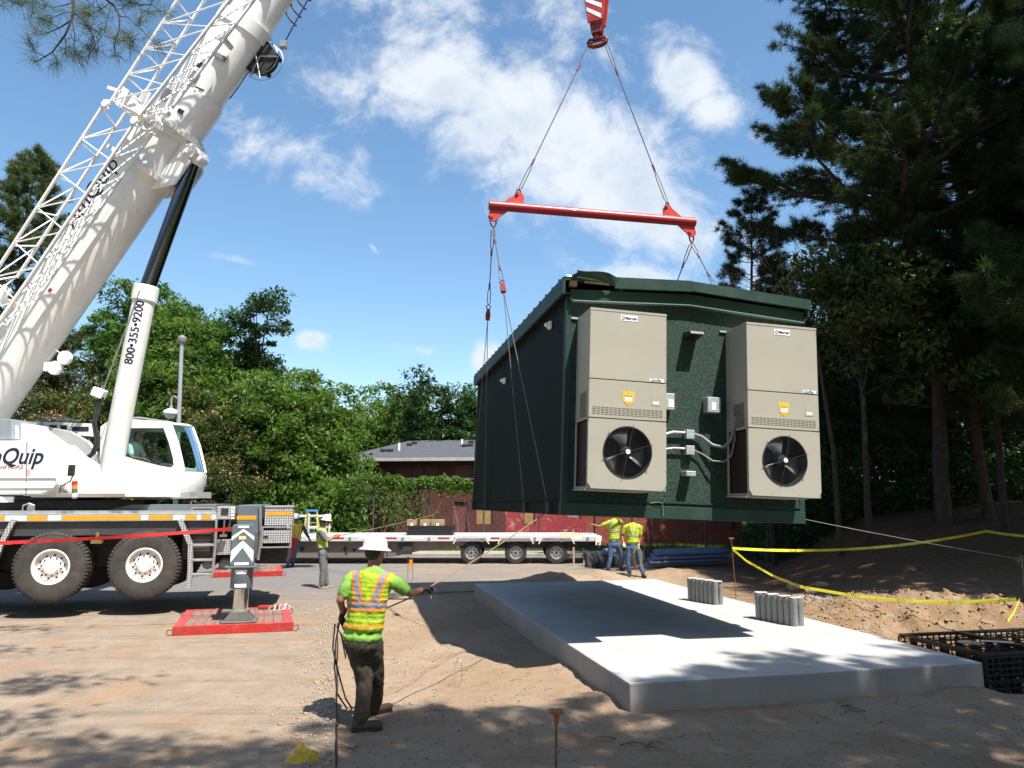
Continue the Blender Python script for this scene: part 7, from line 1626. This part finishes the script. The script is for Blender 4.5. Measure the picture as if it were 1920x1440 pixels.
person('worker with both arms raised, left hand reaching out under the shelter', J4, V((-.6, -.75, .1)), 1.0, cloth('yellow_shirt', yv), jeans, MC['dark_boots'], skin, dict(base=yv, vx=.10, zb=-.17, band=(.22, .24, .26), edge=yv), .016, False, .6, .10, skin, 'site workers')
g5 = onground(1193, 1082); Y5 = g5.y
def n5_(x, y, d=0.0): return at(x, y, Y5 + d)
J5 = dict(head=n5_(1186, 970), neck=n5_(1186, 982), shL=n5_(1201, 989), shR=n5_(1172, 989), pelvis=n5_(1186, 1024), elL=n5_(1200, 1010), wrL=n5_(1197, 1024, -.15), handL=n5_(1195, 1032, -.15), elR=n5_(1166, 1006, .05), wrR=n5_(1170, 1020, -.15),
          hipL=n5_(1193, 1028), hipR=n5_(1179, 1028), knL=n5_(1199, 1054), knR=n5_(1178, 1054), anL=n5_(1206, 1078, -.1), anR=n5_(1180, 1078), toeL=n5_(1211, 1083, -.3), toeR=n5_(1178, 1084, -.25))
for q in ('anL', 'anR'): J5[q].z = g5.z + .1
person('worker facing the camera under the shelter, a coil of rope in his gloved hand', J5, V((.1, -1, 0)), 1.0, MC['yellow_shirt'], jeans, MC['dark_boots'], M('pale_glove', (.55, .65, .35), .8), dict(base=yv, vx=.09, zb=-.16, band=(.25, .27, .2), edge=yv), .016, False, .6, .10, skin2, 'site workers')
mb = MB(); c = J5['wrL'] + V((-.04, -.08, -.32))
for k in range(4): mb.tube([c + V((math.cos(t) * (.10 + .015 * k) , .02 * k, math.sin(t) * (.26 + .02 * k))) for t in [R(a) for a in range(0, 361, 30)]], .008, 5, caps=False)
tag(mb.build('rope_coil', ropeR), 'brown rope coil hanging from the right-hand worker\'s glove', 'rope')
# crane operator
mb = MB(); mb.prism([sp(x, y, cn + .07) for x, y in [(221, 826), (241, 826), (241, 852), (222, 852)]], Sy * .01); mb.build('sunshade', M('mint_sunshade', (.25, .60, .45), .6), cab)
so = S @ V((se.x + .06, .74, se.z + .05)); k = .95
f_ = Sx
def o_(a, b, c): return so + Sx * a + Sy * b + V((0, 0, c))
JO = dict(head=o_(.06, 0, .74), neck=o_(0, 0, .58), shL=o_(0, .17, .5), shR=o_(0, -.17, .5), pelvis=o_(-.05, 0, .12), elL=o_(.12, .24, .25), wrL=o_(.36, .18, .22), elR=o_(.12, -.24, .25), wrR=o_(.36, -.18, .22),
          hipL=o_(0, .09, .1), hipR=o_(0, -.09, .1), knL=o_(.42, .1, .12), knR=o_(.42, -.1, .12), anL=o_(.5, .1, -.22), anR=o_(.5, -.1, -.22), toeL=o_(.7, .1, -.25), toeR=o_(.7, -.1, -.25))
person('crane operator in a white shirt sitting in the cab', JO, Sx, .95, M('white_shirt', (.75, .8, .82), .8), cloth('khaki', (.3, .26, .16)), MC['dark_boots'], skin, None, .016, False, .7, .10, skin)

# ================================================================== TAG LINES, TAPES
def line(name, pts, r, mat, label, cat='rope', grp=None): mb = MB(); mb.tube(pts, r, 6); o = mb.build(name, mat, smooth=60); return tag(o, label, cat, grp)
hR_ = J1['handR']; 
line('tag_line', catenary(hR_, HM @ V((-.05, .62, .02)), .03), .0085, ropeR, 'taut rope from the nearest worker\'s hand up to the shelter corner', grp='tag lines')
hl = J1['handL']
line('tag_line', [J1['handR'], n1_(760, 1125, .25), n1_(725, 1140, .25), n1_(690, 1160, .22), n1_(655, 1165, .2), hl], .008, M('black_rope', (.02, .02, .02), .8), 'slack black rope passing in front of the nearest worker\'s body', grp='tag lines')
gp_ = onground(660, 1330); 
mb = MB(); mb.tube([hl, n1_(630, 1200, .08), n1_(627, 1250, .05), n1_(632, 1300, -.02), V((gp_.x - .06, gp_.y, gp_.z + .01)), V((gp_.x + .05, gp_.y + .05, gp_.z + .012))], .009, 6); mb.tube([hl, n1_(652, 1195, .1), n1_(648, 1235, .1), n1_(640, 1190, .1), n1_(628, 1170, .1), n1_(624, 1215, .08), n1_(634, 1260, .05), n1_(648, 1310, -.03), V((gp_.x, gp_.y, gp_.z + .01))], .009, 6)
tag(mb.build('hanging_rope', MC['black_rope'], smooth=60), 'black rope loops hanging from the nearest worker\'s lower hand', 'rope')
line('tag_line', catenary(J2['handR'], HM @ V((-.08, 8.3, .1)), .05), .011, ropeR, 'brown rope from the orange-gloved worker to the shelter\'s far corner', grp='tag lines')
line('tag_line', catenary(HM @ V((W, .0, .05)), (9.2, 9.8, 1.15), .05), .0045, M('pale_rope', (.30, .24, .18), .8), 'thin pale rope from the shelter\'s right corner out of the picture', grp='tag lines')
line('string_line', [onground(742, 1300) + V((0, 0, .02)), onground(800, 1262) + V((0, 0, .05)), onground(850, 1232) + V((0, 0, .04)), onground(886, 1218) + V((0, 0, .02))], .004, ropeR, 'thin string lying across the dirt in front of the slab', 'string')
def tape(pts, w_, mat, label, grp=None, vert=True):
    mb = MB(); 
    for i in range(len(pts) - 1):
        a, b = pts[i], pts[i + 1]; t0, t1 = math.sin(i * .5) * .3, math.sin((i + 1) * .5) * .3
        u0, u1 = V((0, math.sin(t0), math.cos(t0))) * w_ / 2, V((0, math.sin(t1), math.cos(t1))) * w_ / 2; n = V((0, .0012, 0))
        mb.add([a - u0, b - u1, b + u1, a + u0, a - u0 + n, b - u1 + n, b + u1 + n, a + u0 + n], [(0, 1, 2, 3), (7, 6, 5, 4), (0, 4, 5, 1), (2, 6, 7, 3)])
    return tag(mb.build('barrier_tape', mat), label, 'tape', grp)
redt = M('red_tape', (.58, .02, .02), .45); 
pL = at(-60, 1020, 12.6); pR = at(440, 991, 13.55)
tape(catenary(pL, pR, .03, 20), .06, redt, 'red barrier tape stretched along the crane in front of its wheels')
mb = MB(); a = pR
for dx, dz in ((-.03, -.18), (.05, -.12), (.02, -.25)): mb.tube([a, a + V((dx * .4, -.03, dz * .5)), a + V((dx, 0, dz))], .014, 5)
tag(mb.build('tape_knot', redt), 'tied end of the red tape hanging from the outrigger', 'tape')
def ytape():
    m = bpy.data.materials.new('yellow_tape'); m.use_nodes = True; nt = m.node_tree; g = NG(nt); b = nt.nodes['Principled BSDF']; P = g.n('ShaderNodeTexCoord').outputs['Object']; x, y, z = g.sep(P)
    k = g.m('MULTIPLY', g.m('GREATER_THAN', g.m('SINE', g.m('MULTIPLY', x, 9)), .55), g.m('GREATER_THAN', g.noise(P, 45, 2, .8), .56))
    nt.links.new(g.mix(k, (.72, .66, .04), (.05, .05, .02)), b.inputs['Base Color']); b.inputs['Roughness'].default_value = .4; return m
yt = ytape()
sk = onground(1381, 1122); sY = sk.y
st_top = at(1371, 1010, sY); A_t = at(1373, 1028, sY)
t = thing('rebar_stake', sk, 'tall rebar stake with orange cap holding the yellow tapes', 'stake', 'capped rebar stakes')
mb = MB(); mb.rod(sk - V((0, 0, .2)), st_top, .010, 8); mb.build('rod', rust, t)
capm = M('orange_cap', (.45, .13, .05), .6, 0, .15, 20)
def cap(p, s, par): mb = MB(frame(p, (1, 0, 0), z=(0, 0, 1))); mb.lathe([(.018 * s, -.05 * s), (.022 * s, -.03 * s), (.030 * s, -.012 * s), (.034 * s, 0), (.0, 0)], (0, 0, 0), (0, 0, 1), 14); mb.box((0, 0, .008 * s), (.115 * s, .115 * s, .016 * s)); mb.lathe([(0, -.09 * s), (.020 * s, -.09 * s), (.020 * s, -.04 * s)], (0, 0, 0), (0, 0, 1), 12); return mb.build('cap', capm, par, bevel=.003)
cap(st_top, 1.0, t)
B_t = at(1850, 996, 19.5); C_t = at(2010, 1008, 16)
tape(catenary(A_t, B_t, .22, 24), .065, yt, 'upper yellow caution tape stretched straight from the orange-capped stake to the trees', 'yellow caution tapes')
tape(catenary(B_t, C_t, .05, 8), .065, yt, 'short yellow caution tape at the right edge of the photo', 'yellow caution tapes')
lowp = [A_t + V((0, -.02, -.02)), at(1400, 1052, sY - .2), at(1450, 1080, sY - .6), at(1500, 1100, 15.3), at(1600, 1117, 14.6), at(1700, 1127, 14.0), at(1790, 1130, 13.6), at(1905, 1124, 13.2)]
tape(lowp, .06, yt, 'lower yellow caution tape sagging to the ground over the gravel', 'yellow caution tapes')
gs = at(1917, 1120, 13.2); t = thing('tape_post', (gs.x, gs.y, ghf(gs.x, gs.y)), 'thin dark post at the right edge with a tape tail', 'post')
mb = MB(); mb.rod((gs.x, gs.y, ghf(gs.x, gs.y) - .1), at(1914, 1040, 13.2), .02, 7); mb.build('rod', dark, t)
tape([at(1912, 1124, 13.15), at(1900, 1150, 13.1), at(1890, 1164, 13.1)], .05, yt, 'torn yellow tape tail hanging at the right edge post', 'yellow caution tapes')
# other stakes
def stake(x, yb, yt_, label, capd=1.0, r=.008, bent=None):
    b = onground(x, yb); tp = at(x + (bent or 0), yt_, b.y); t = thing('rebar_stake', b, label, 'stake', 'capped rebar stakes'); mb = MB(); mb.rod(b - V((0, 0, .1)), tp, r, 8); mb.build('rod', rust, t)
    if capd: cap(tp, capd, t)
    return t
b = at(1041, 1455, 6.1); zg = ghf(b.x, b.y); tp = at(1043, 1336, 6.1); t = thing('rebar_stake', (b.x, b.y, zg), 'rebar stake with square rusty orange cap at the bottom edge', 'stake', 'capped rebar stakes')
mb = MB(); mb.rod((b.x, b.y, zg - .1), tp, .010, 8); mb.build('rod', rust, t); cap(tp, .98, t)
stake(765, 1090, 1044, 'thin capped stake left of the orange-ribboned stake on the road edge', .9)
t = stake(774, 1092, 1048, 'stake with hanging orange ribbon on the road edge', 0); q = at(771, 1056, WL[t.name].y); mb = MB(); mb.prism([q + V((-.05, 0, .1)), q + V((.04, 0, .1)), q + V((.07, 0, -.1)), q + V((-.06, 0, -.08))], (0, .01, 0)); mb.build('ribbon', M('orange_ribbon', (.9, .25, .02), .6), t)
wood = M('stake_wood', (.48, .34, .20), .8, 0, .15, 6)
for x, yb, yt_, lb in ((1076, 1062, 1026, 'left wooden stake beside the trailer\'s tail'), (1095, 1058, 1028, 'right wooden stake beside the trailer\'s tail'), (1208, 1040, 1023, 'short wooden stake right of the two yellow-vested workers')):
    b = onground(x, yb); tp = at(x, yt_, b.y); mb = MB(); mb.bb((b.x - .03, b.y - .02, b.z - .1), (b.x + .03, b.y + .02, tp.z)); tag(mb.build('wooden_stake', wood), lb, 'stake', 'wooden stakes')
# silt fence cloth, pipes
sf = M('silt_cloth', (.045, .045, .05), .7, 0, .3, 3, .02, 8)
def silt(pxs, label, hgt):
    bm = []; mb = MB(); P_ = []
    n = 26
    for i in range(n + 1):
        f = i / n * (len(pxs) - 1); a = min(len(pxs) - 2, int(f)); u = f - a; x = pxs[a][0] * (1 - u) + pxs[a + 1][0] * u; y = pxs[a][1] * (1 - u) + pxs[a + 1][1] * u; g_ = onground(x, y)
        for j in range(6): w__ = j / 5; P_.append(g_ + V((.02 * math.sin(i * 1.9 + j), .05 * math.sin(i * 1.3 + j * .8) + .1 * w__, w__ * hgt * (.8 + .2 * math.sin(i * .8)))))
    mb.add(P_, [(i * 6 + j, (i + 1) * 6 + j, (i + 1) * 6 + j + 1, i * 6 + j + 1) for i in range(n) for j in range(5)]); o = mb.build('silt_fence', sf, smooth=80); o.modifiers.new('s', 'SOLIDIFY').thickness = .006; return tag(o, label, 'silt fence', 'black silt fences')
silt([(1096, 1066), (1130, 1068), (1170, 1062)], 'sagging black silt fence behind the two yellow-vested workers', .62)
silt([(1210, 1054), (1260, 1056), (1330, 1050)], 'black silt fence slumped below the blue pipes', .5)
pipe = M('blue_pipe', (.13, .18, .28), .4, 0, .1, 2); 
def pile(nm, x0, x1, y_, Yd, n, lb, rows):
    a, b = at(x0, y_, Yd), at(x1, y_ - 2, Yd + 1.2); gz_ = ghf(a.x, a.y); t = thing('pipe_bundle', (a.x, a.y, gz_), lb, 'pipes', 'bundles of blue pipes')
    for rw in range(rows):
        for k in range(n):
            d = V((.02 * k + .15 * rw, .16 * k + .1 * rw, .135 * rw + .2 + .02 * k)); p_, q_ = V((a.x, a.y, gz_)) + d, V((b.x, b.y, ghf(b.x, b.y))) + d + V((rnd.uniform(-.3, .3), 0, 0))
            if rw == 0: p_.z = max(p_.z, gz_ + .1)
            mb = MB(); mb.rod(p_, q_, .068, 10); mb.build('pipe', pipe, t, smooth=40)
pile('a', 1215, 1340, 1022, 25.6, 5, 'long blue pipes stacked on the bank behind the workers, under the shelter', 3)
pile('b', 1118, 1140, 1028, 25.9, 4, 'blue pipe ends showing left of the raised-arm worker', 3)
# rubbish along the fence line: black heap
# conduit stubs on the slab
cpv = M('grey_pvc', (.24, .25, .245), .45, 0, .05, 3, dirt=.2)
def stubs(p_near, p_far, ytop, label):
    a = on(*p_far, .29); b = on(*p_near, .29); top = at(p_far[0], ytop, a.y).z; n = 7; d = (b - a) / (n - 1); sd = d.cross(V((0, 0, 1))).normalized() * -.125
    t = thing('conduit_stubs', (a + b) / 2, label, 'conduits', 'bundles of grey conduit stubs'); s_ = d.length
    for k in range(n):
        for j in (0, 1):
            c = a + d * k + sd * j; h_ = top - .29 + rnd.uniform(-.012, .012); mb = MB(); r_ = s_ * .47 if s_ < .14 else .062
            mb.lathe([(r_, 0), (r_, h_ - .12), (r_ * 1.08, h_ - .11), (r_ * 1.08, h_), (r_ * .9, h_), (r_ * .9, h_ - .1), (0, h_ - .1)], V((c.x, c.y, .291)), (0, 0, 1), 16); mb.build('pipe', cpv, t, smooth=35)
    for k in range(0, n, 2):
        c = a + d * k + sd * .5; mb = MB(); mb.box((c.x, c.y, top + .012), (s_ * 1.5, .10, .008), Matrix.Rotation(rnd.uniform(-.3, .3), 3, 'Z')); mb.build('plastic_cap', sticker, t)
stubs((1342, 1134), (1295, 1126), 1085, 'farther bundle of grey conduit stubs on the slab'); stubs((1490, 1174), (1424, 1161), 1112, 'nearer bundle of grey conduit stubs on the slab')
# black grid tanks in the pit
t = thing('stormwater_crates', (8.4, 11.7, -.6), 'black plastic grid stormwater crates sunk in the pit right of the slab', 'crates')
TM = frame((6.78, 10.95, -.62), PE, z=(0, 0, 1)); bp2 = MC['black_plastic']
for lv in range(2):
    for i in range(3):
        mb = MB(TM); z0 = lv * .35; z1 = z0 + .34; x0, x1 = i * 1.15, i * 1.15 + 1.13; y0, y1 = 0, 1.7
        nx_ = 10; 
        for kx in range(nx_ + 1):
            x = x0 + (x1 - x0) * kx / nx_
            for y in (y0, y1): mb.bb((x - .008, y - .012, z0), (x + .008, y + .012, z1))
        for kz in range(5):
            z = z0 + .01 + (z1 - z0 - .02) * kz / 4
            for y in (y0, y1): mb.bb((x0, y - .016, z - .008), (x1, y + .016, z + .008))
            for x in (x0, x1): mb.bb((x - .016, y0, z - .008), (x + .016, y1, z + .008))
        if lv == 1:
            for ky in range(8): y = y0 + (y1 - y0) * ky / 7; mb.bb((x0, y - .01, z1 - .014), (x1, y + .01, z1))
            for kx in range(nx_ + 1): x = x0 + (x1 - x0) * kx / nx_; mb.bb((x - .009, y0, z1 - .012), (x + .009, y0 + .35, z1 + .004)) 
        for kx in range(4):
            for ky in range(5): mb.rod((x0 + .14 + kx * .28, y0 + .17 + ky * .34, z0), (x0 + .14 + kx * .28, y0 + .17 + ky * .34, z1 - .02), .04, 6)
        mb.build('crate', bp2, t)
tm2 = MB(TM); tm2.prism([(.15, .05, .71), (3.4, .05, .71), (3.4, 1.68, .71), (.15, 1.68, .71)][:4], (0, 0, .006)) if False else None
mb = MB(TM); mb.bb((0, .0, .70), (3.4, .07, .73)); mb.bb((0, 1.63, .70), (3.4, 1.70, .73)); mb.bb((-.0, .07, .70), (.07, 1.63, .73)); mb.bb((1.1, .07, .70), (1.24, 1.63, .725)); mb.build('top_frame', bp2, t)
mb = MB(TM); mb.lathe([(.17, 0), (.17, .01), (0, .012)], (.62, .9, .70), (0, 0, 1), 20); mb.build('puddle_disc', M('wet_blue_plastic', (.25, .32, .38), .2), t)
mb = MB(TM); mb.box((.95, .7, .742), (.42, .03, .02), Matrix.Rotation(R(-35), 3, 'Z')); mb.build('white_strip', sticker, t)
# wire loops stuck in the ground
wirem = M('shiny_wire', (.35, .34, .32), .45, .7, .1)
def loop(x, yb, yt_, wpx, label, Yd=None, tilt=0.0, dbl=1):
    b = onground(x, yb) if Yd is None else at(x, yb, Yd); top = at(x, yt_, b.y); h_ = (top.z - b.z); wx = wpx / 2 / F * b.y; mb = MB()
    for q in range(dbl):
        mb.tube([b + V((math.sin(t) * wx * (1 - .25 * q) + tilt * (1 - math.cos(t)) * h_ * .3, .05 * q + .03 * math.sin(t * 2), h_ * .5 * (1 - math.cos(t)))) for t in [R(a) for a in range(8, 353, 20)]], .0022, 5)
    return tag(mb.build('wire_loop', wirem, smooth=60), label, 'wire', 'loops of wire')
loop(981, 1420, 1344, 32, 'double wire loop standing in the shaded dirt beside the nearest rusty-capped stake', dbl=2)
loop(857, 1290, 1235, 16, 'narrow wire loop standing in the sunlit dirt in front of the slab', tilt=.1, dbl=2)
loop(893, 1150, 1118, 30, 'round wire loop against the slab\'s far left corner in the shade', dbl=2)
loop(813, 1128, 1102, 9, 'small wire loop hanging just below the nearest worker\'s hand', Yd=8.4)
loop(1470, 1290, 1262, 26, 'wire loop leaning on the slab\'s near face, middle', Yd=8.75); loop(1655, 1285, 1246, 18, 'wire loop leaning on the slab\'s near face, right', Yd=8.95)
# yellow plastic hazard bag at the bottom edge
c = onground(566, 1436); zg = c.z; mb = MB()
mb.ball((c.x - .04, c.y, zg + .03), (.13, .09, .07)); mb.ball((c.x + .08, c.y - .02, zg + .06), (.075, .05, .085)); mb.cone((c.x - .03, c.y, zg + .07), (c.x - .02, c.y + .02, zg + .19), .05, .012); mb.cone((c.x - .03, c.y, zg + .07), (c.x + .03, c.y + .02, zg + .13), .04, .02)
t_ = bpy.data.objects.new('plastic_bag', remesh(mb, 'plastic_bag', M('yellow_bag', (.62, .40, .02), .45, 0, .15, 6, .01, 12), type('q', (), {'name': '_p'}), .012, 3, .03, 14, org=(c.x, c.y, zg))); link(t_, None, (c.x, c.y, zg)); tag(t_, 'crumpled yellow plastic bag at the bottom edge beside the asphalt cut', 'bag')
# twigs
tw = M('twig', (.16, .11, .08), .9, 0, .3, 10)
def twigs(px, py, n, ln, label, up=.0):
    b = onground(px, py); mb = MB()
    for k in range(n):
        a = rnd.uniform(0, 6.28); o_2 = V((rnd.uniform(-.2, .2), rnd.uniform(-.15, .15), .01)); d = V((math.cos(a), math.sin(a) * .6, up * rnd.uniform(.3, 1))); l_ = ln * rnd.uniform(.4, 1); mb.tube([b + o_2, b + o_2 + d * l_ * .5 + V((0, 0, .02)), b + o_2 + d * l_], [.008, .006, .003], 5)
    return tag(mb.build('twigs', tw), label, 'twigs', 'fallen twigs and roots')
twigs(1530, 1092, 12, .6, 'tangle of dead roots standing on the rock heap', .7); twigs(1440, 1088, 6, .8, 'dark branches lying left of the rock heap')
twigs(650, 1405, 5, .35, 'short twigs in the shade in front of the nearest worker'); twigs(572, 1292, 5, .3, 'twigs on the asphalt left of the cut edge'); twigs(500, 1076, 7, .9, 'brown twigs on the road beside the far red mat'); twigs(1190, 1395, 6, .3, 'twigs in the shade in front of the slab'); twigs(1600, 1330, 6, .3, 'small twigs in the deep shade right of the slab\'s near face')
mb = MB(); p = onground(858, 1318); mb.box(p + V((.19, -.3, .02)), (.04, .03, .05)); 
# saw-cut edging: black strip added for the dark inside the cut
mb = MB(); pts = [cw(.012, q) for q in np.arange(-9, 8.2, .4)]
mb.tube([(a + rnd.uniform(-.008, .006), b, .004 + rnd.uniform(-.008, .004)) for a, b in pts], [rnd.uniform(.006, .015) for _ in pts], 5); tag(mb.build('crack_strip', black), 'black strip added for the dark crack along the saw-cut edge of the asphalt', 'crack')
# ================================================================== OVERHANGING PINE BOUGH, TOP LEFT
def bough(polys, Yd, base, label, tl=.17, nn=34, tufts_along=0, r0=.016, nm='pine_bough'):
    rs = np.random.RandomState(len(polys) * 7); mb = MB(); C = []; D = []
    for pl_, r_ in polys:
        pp = []
        for i, (x, y) in enumerate(pl_): pp.append(at(x, y, Yd + .25 * math.sin(x * .03) + .15 * math.cos(y * .05)))
        mb.tube(pp, [max(.0022, r_ * (1 - .75 * i / (len(pp) - 1))) for i in range(len(pp))], 6)
        d = (pp[-1] - pp[-2]).normalized(); C.append(pp[-1]); D.append(d); C.append(pp[-1] - d * .02); D.append(d)
        if len(pp) > 2 and r_ < .01: C.append(pp[-2]); D.append(d * .6)
    t = thing('pine_tree', base, label, 'tree', 'boughs hanging into the picture')
    vs, fs = needle_tufts(np.array(C), np.array(D), rs, tl, nn, .0028, .55)
    fs = fs; o = bpy.data.objects.new('needles', fastmesh('needles', vs - np.array([0, 0, 0]), fs, needleB)); link(o, t, (0, 0, 0))
    mb.build('branch', darkbark, t, smooth=60); return t
B1 = [([(138, -120), (137, 0), (138, 22), (134, 38), (122, 66), (98, 98), (68, 116)], .014), ([(134, 38), (112, 52), (88, 62), (72, 58)], .006), ([(112, 52), (92, 42), (78, 36)], .004), ([(138, 22), (120, 24), (92, 36)], .004), ([(140, 25), (160, 40), (174, 68), (168, 88)], .006), ([(174, 68), (180, 85), (176, 92)], .004), ([(136, 42), (140, 68), (138, 95)], .004), ([(138, 95), (146, 104)], .003), ([(98, 98), (106, 110), (105, 121)], .004), ([(122, 72), (124, 90), (122, 99)], .004), ([(68, 60), (54, 38), (62, 20)], .004), ([(86, 108), (66, 96), (58, 84)], .004),
      ([(200, -110), (200, 0), (213, 10), (224, 28), (224, 54), (214, 85), (217, 102)], .012), ([(224, 54), (240, 64), (249, 84)], .005), ([(222, 30), (240, 32), (256, 48), (262, 40)], .005), ([(262, 52), (275, 66), (295, 86)], .004), ([(262, 48), (265, 25), (262, 10), (240, 2)], .005), ([(205, 6), (188, 18), (172, 26), (162, 24)], .005), ([(208, 10), (202, 33), (198, 56)], .004), ([(216, 20), (230, 14), (246, 4)], .004), ([(262, 10), (284, 8), (300, 20), (314, 26)], .005), ([(262, 18), (278, 22)], .003), ([(137, 5), (120, 10), (96, 15), (84, 8)], .005), ([(60, -10), (44, 6), (36, 2)], .004), ([(68, 0), (68, 8), (60, 6)], .003), ([(200, 68), (216, 73)], .003), ([(190, 70), (184, 60), (168, 50)], .003), ([(158, -5), (170, 8), (160, 20)], .004), ([(180, 0), (186, 14)], .003), ([(262, 62), (252, 68), (240, 72)], .003), ([(284, 8), (286, -4)], .003), ([(40, 10), (20, 2), (5, 6)], .003)]
t = bough(B1, 5.0, (-4.0, 1.5, 0), 'pine bough with long needles hanging into the top left corner', .17, 34)
mb = MB(); hub = V((-4.3, 1.2, 7.6)); mb.tube([(-4.0, 1.5, -.1), (-4.15, 1.35, 4), hub, (-4.3, 1.2, 10)], [.2, .16, .12, .05], 10); mb.tube([hub, at(138, -120, 5.0)], [.05, .016], 7); mb.tube([hub, at(200, -110, 5.0)], [.05, .014], 7)
rs = np.random.RandomState(91); Cc = []; Dd = []  # unseen needle clumps added up-sun to cast the dapples at lower left
for (x, y, n_) in [(30, 1292, 9), (120, 1275, 7), (40, 1180, 4), (20, 1222, 4), (290, 1402, 7), (430, 1425, 8), (130, 1400, 8), (230, 1435, 9), (520, 1438, 6), (40, 1440, 9), (0, 1350, 6), (350, 1440, 7)]:
    p = on(x, y, 0); hh = 9.2 + rs.rand() * 1.2; q = p - LD * (hh / -LD.z); q.z = hh
    mb.tube([(-4.3, 1.2, 8.6), V((-4.3, 1.2, 8.9)).lerp(q, .6) + V((0, 0, .3)), q], [.035, .02, .008], 5)
    for k in range(n_ * 9):
        d = V(rs.randn(3)) * V((.42, .25, .12)) if False else V((rs.randn() * .42, rs.randn() * .2, rs.randn() * .1)); Cc.append(q + d); Dd.append(V((d.x, d.y, .2)).normalized())
vs, fs = needle_tufts(np.array(Cc), np.array(Dd), rs, .2, 18, .012, .8); o = bpy.data.objects.new('needles', fastmesh('needles', vs, fs, needle)); link(o, t, (0, 0, 0))
mb.build('trunk', bark, t, smooth=60)
B2 = [([(2050, -40), (1950, 10), (1918, 30), (1900, 52), (1872, 66)], .012), ([(1918, 30), (1912, 50), (1908, 62)], .005), ([(1930, 20), (1912, 8), (1905, 0)], .005), ([(1900, 52), (1888, 60), (1880, 72)], .004), ([(1910, 40), (1898, 46), (1890, 58)], .004), ([(1940, 100), (1915, 108), (1905, 112)], .004)]
t = bough(B2, 6.0, (6.9, 3.5, 0), 'dark pine bough tip at the top right corner', .14, 60)
mb = MB(); e = at(2050, -40, 6.0); mb.tube([(6.9, 3.5, ghf(6.9, 3.5)), (6.8, 3.6, 3), (6.7, 3.8, 6.2), (6.7, 3.8, 9)], [.16, .14, .1, .04], 9); mb.tube([(6.72, 3.8, 5.6), e], [.04, .012], 6); mb.build('trunk', bark, t, smooth=60)
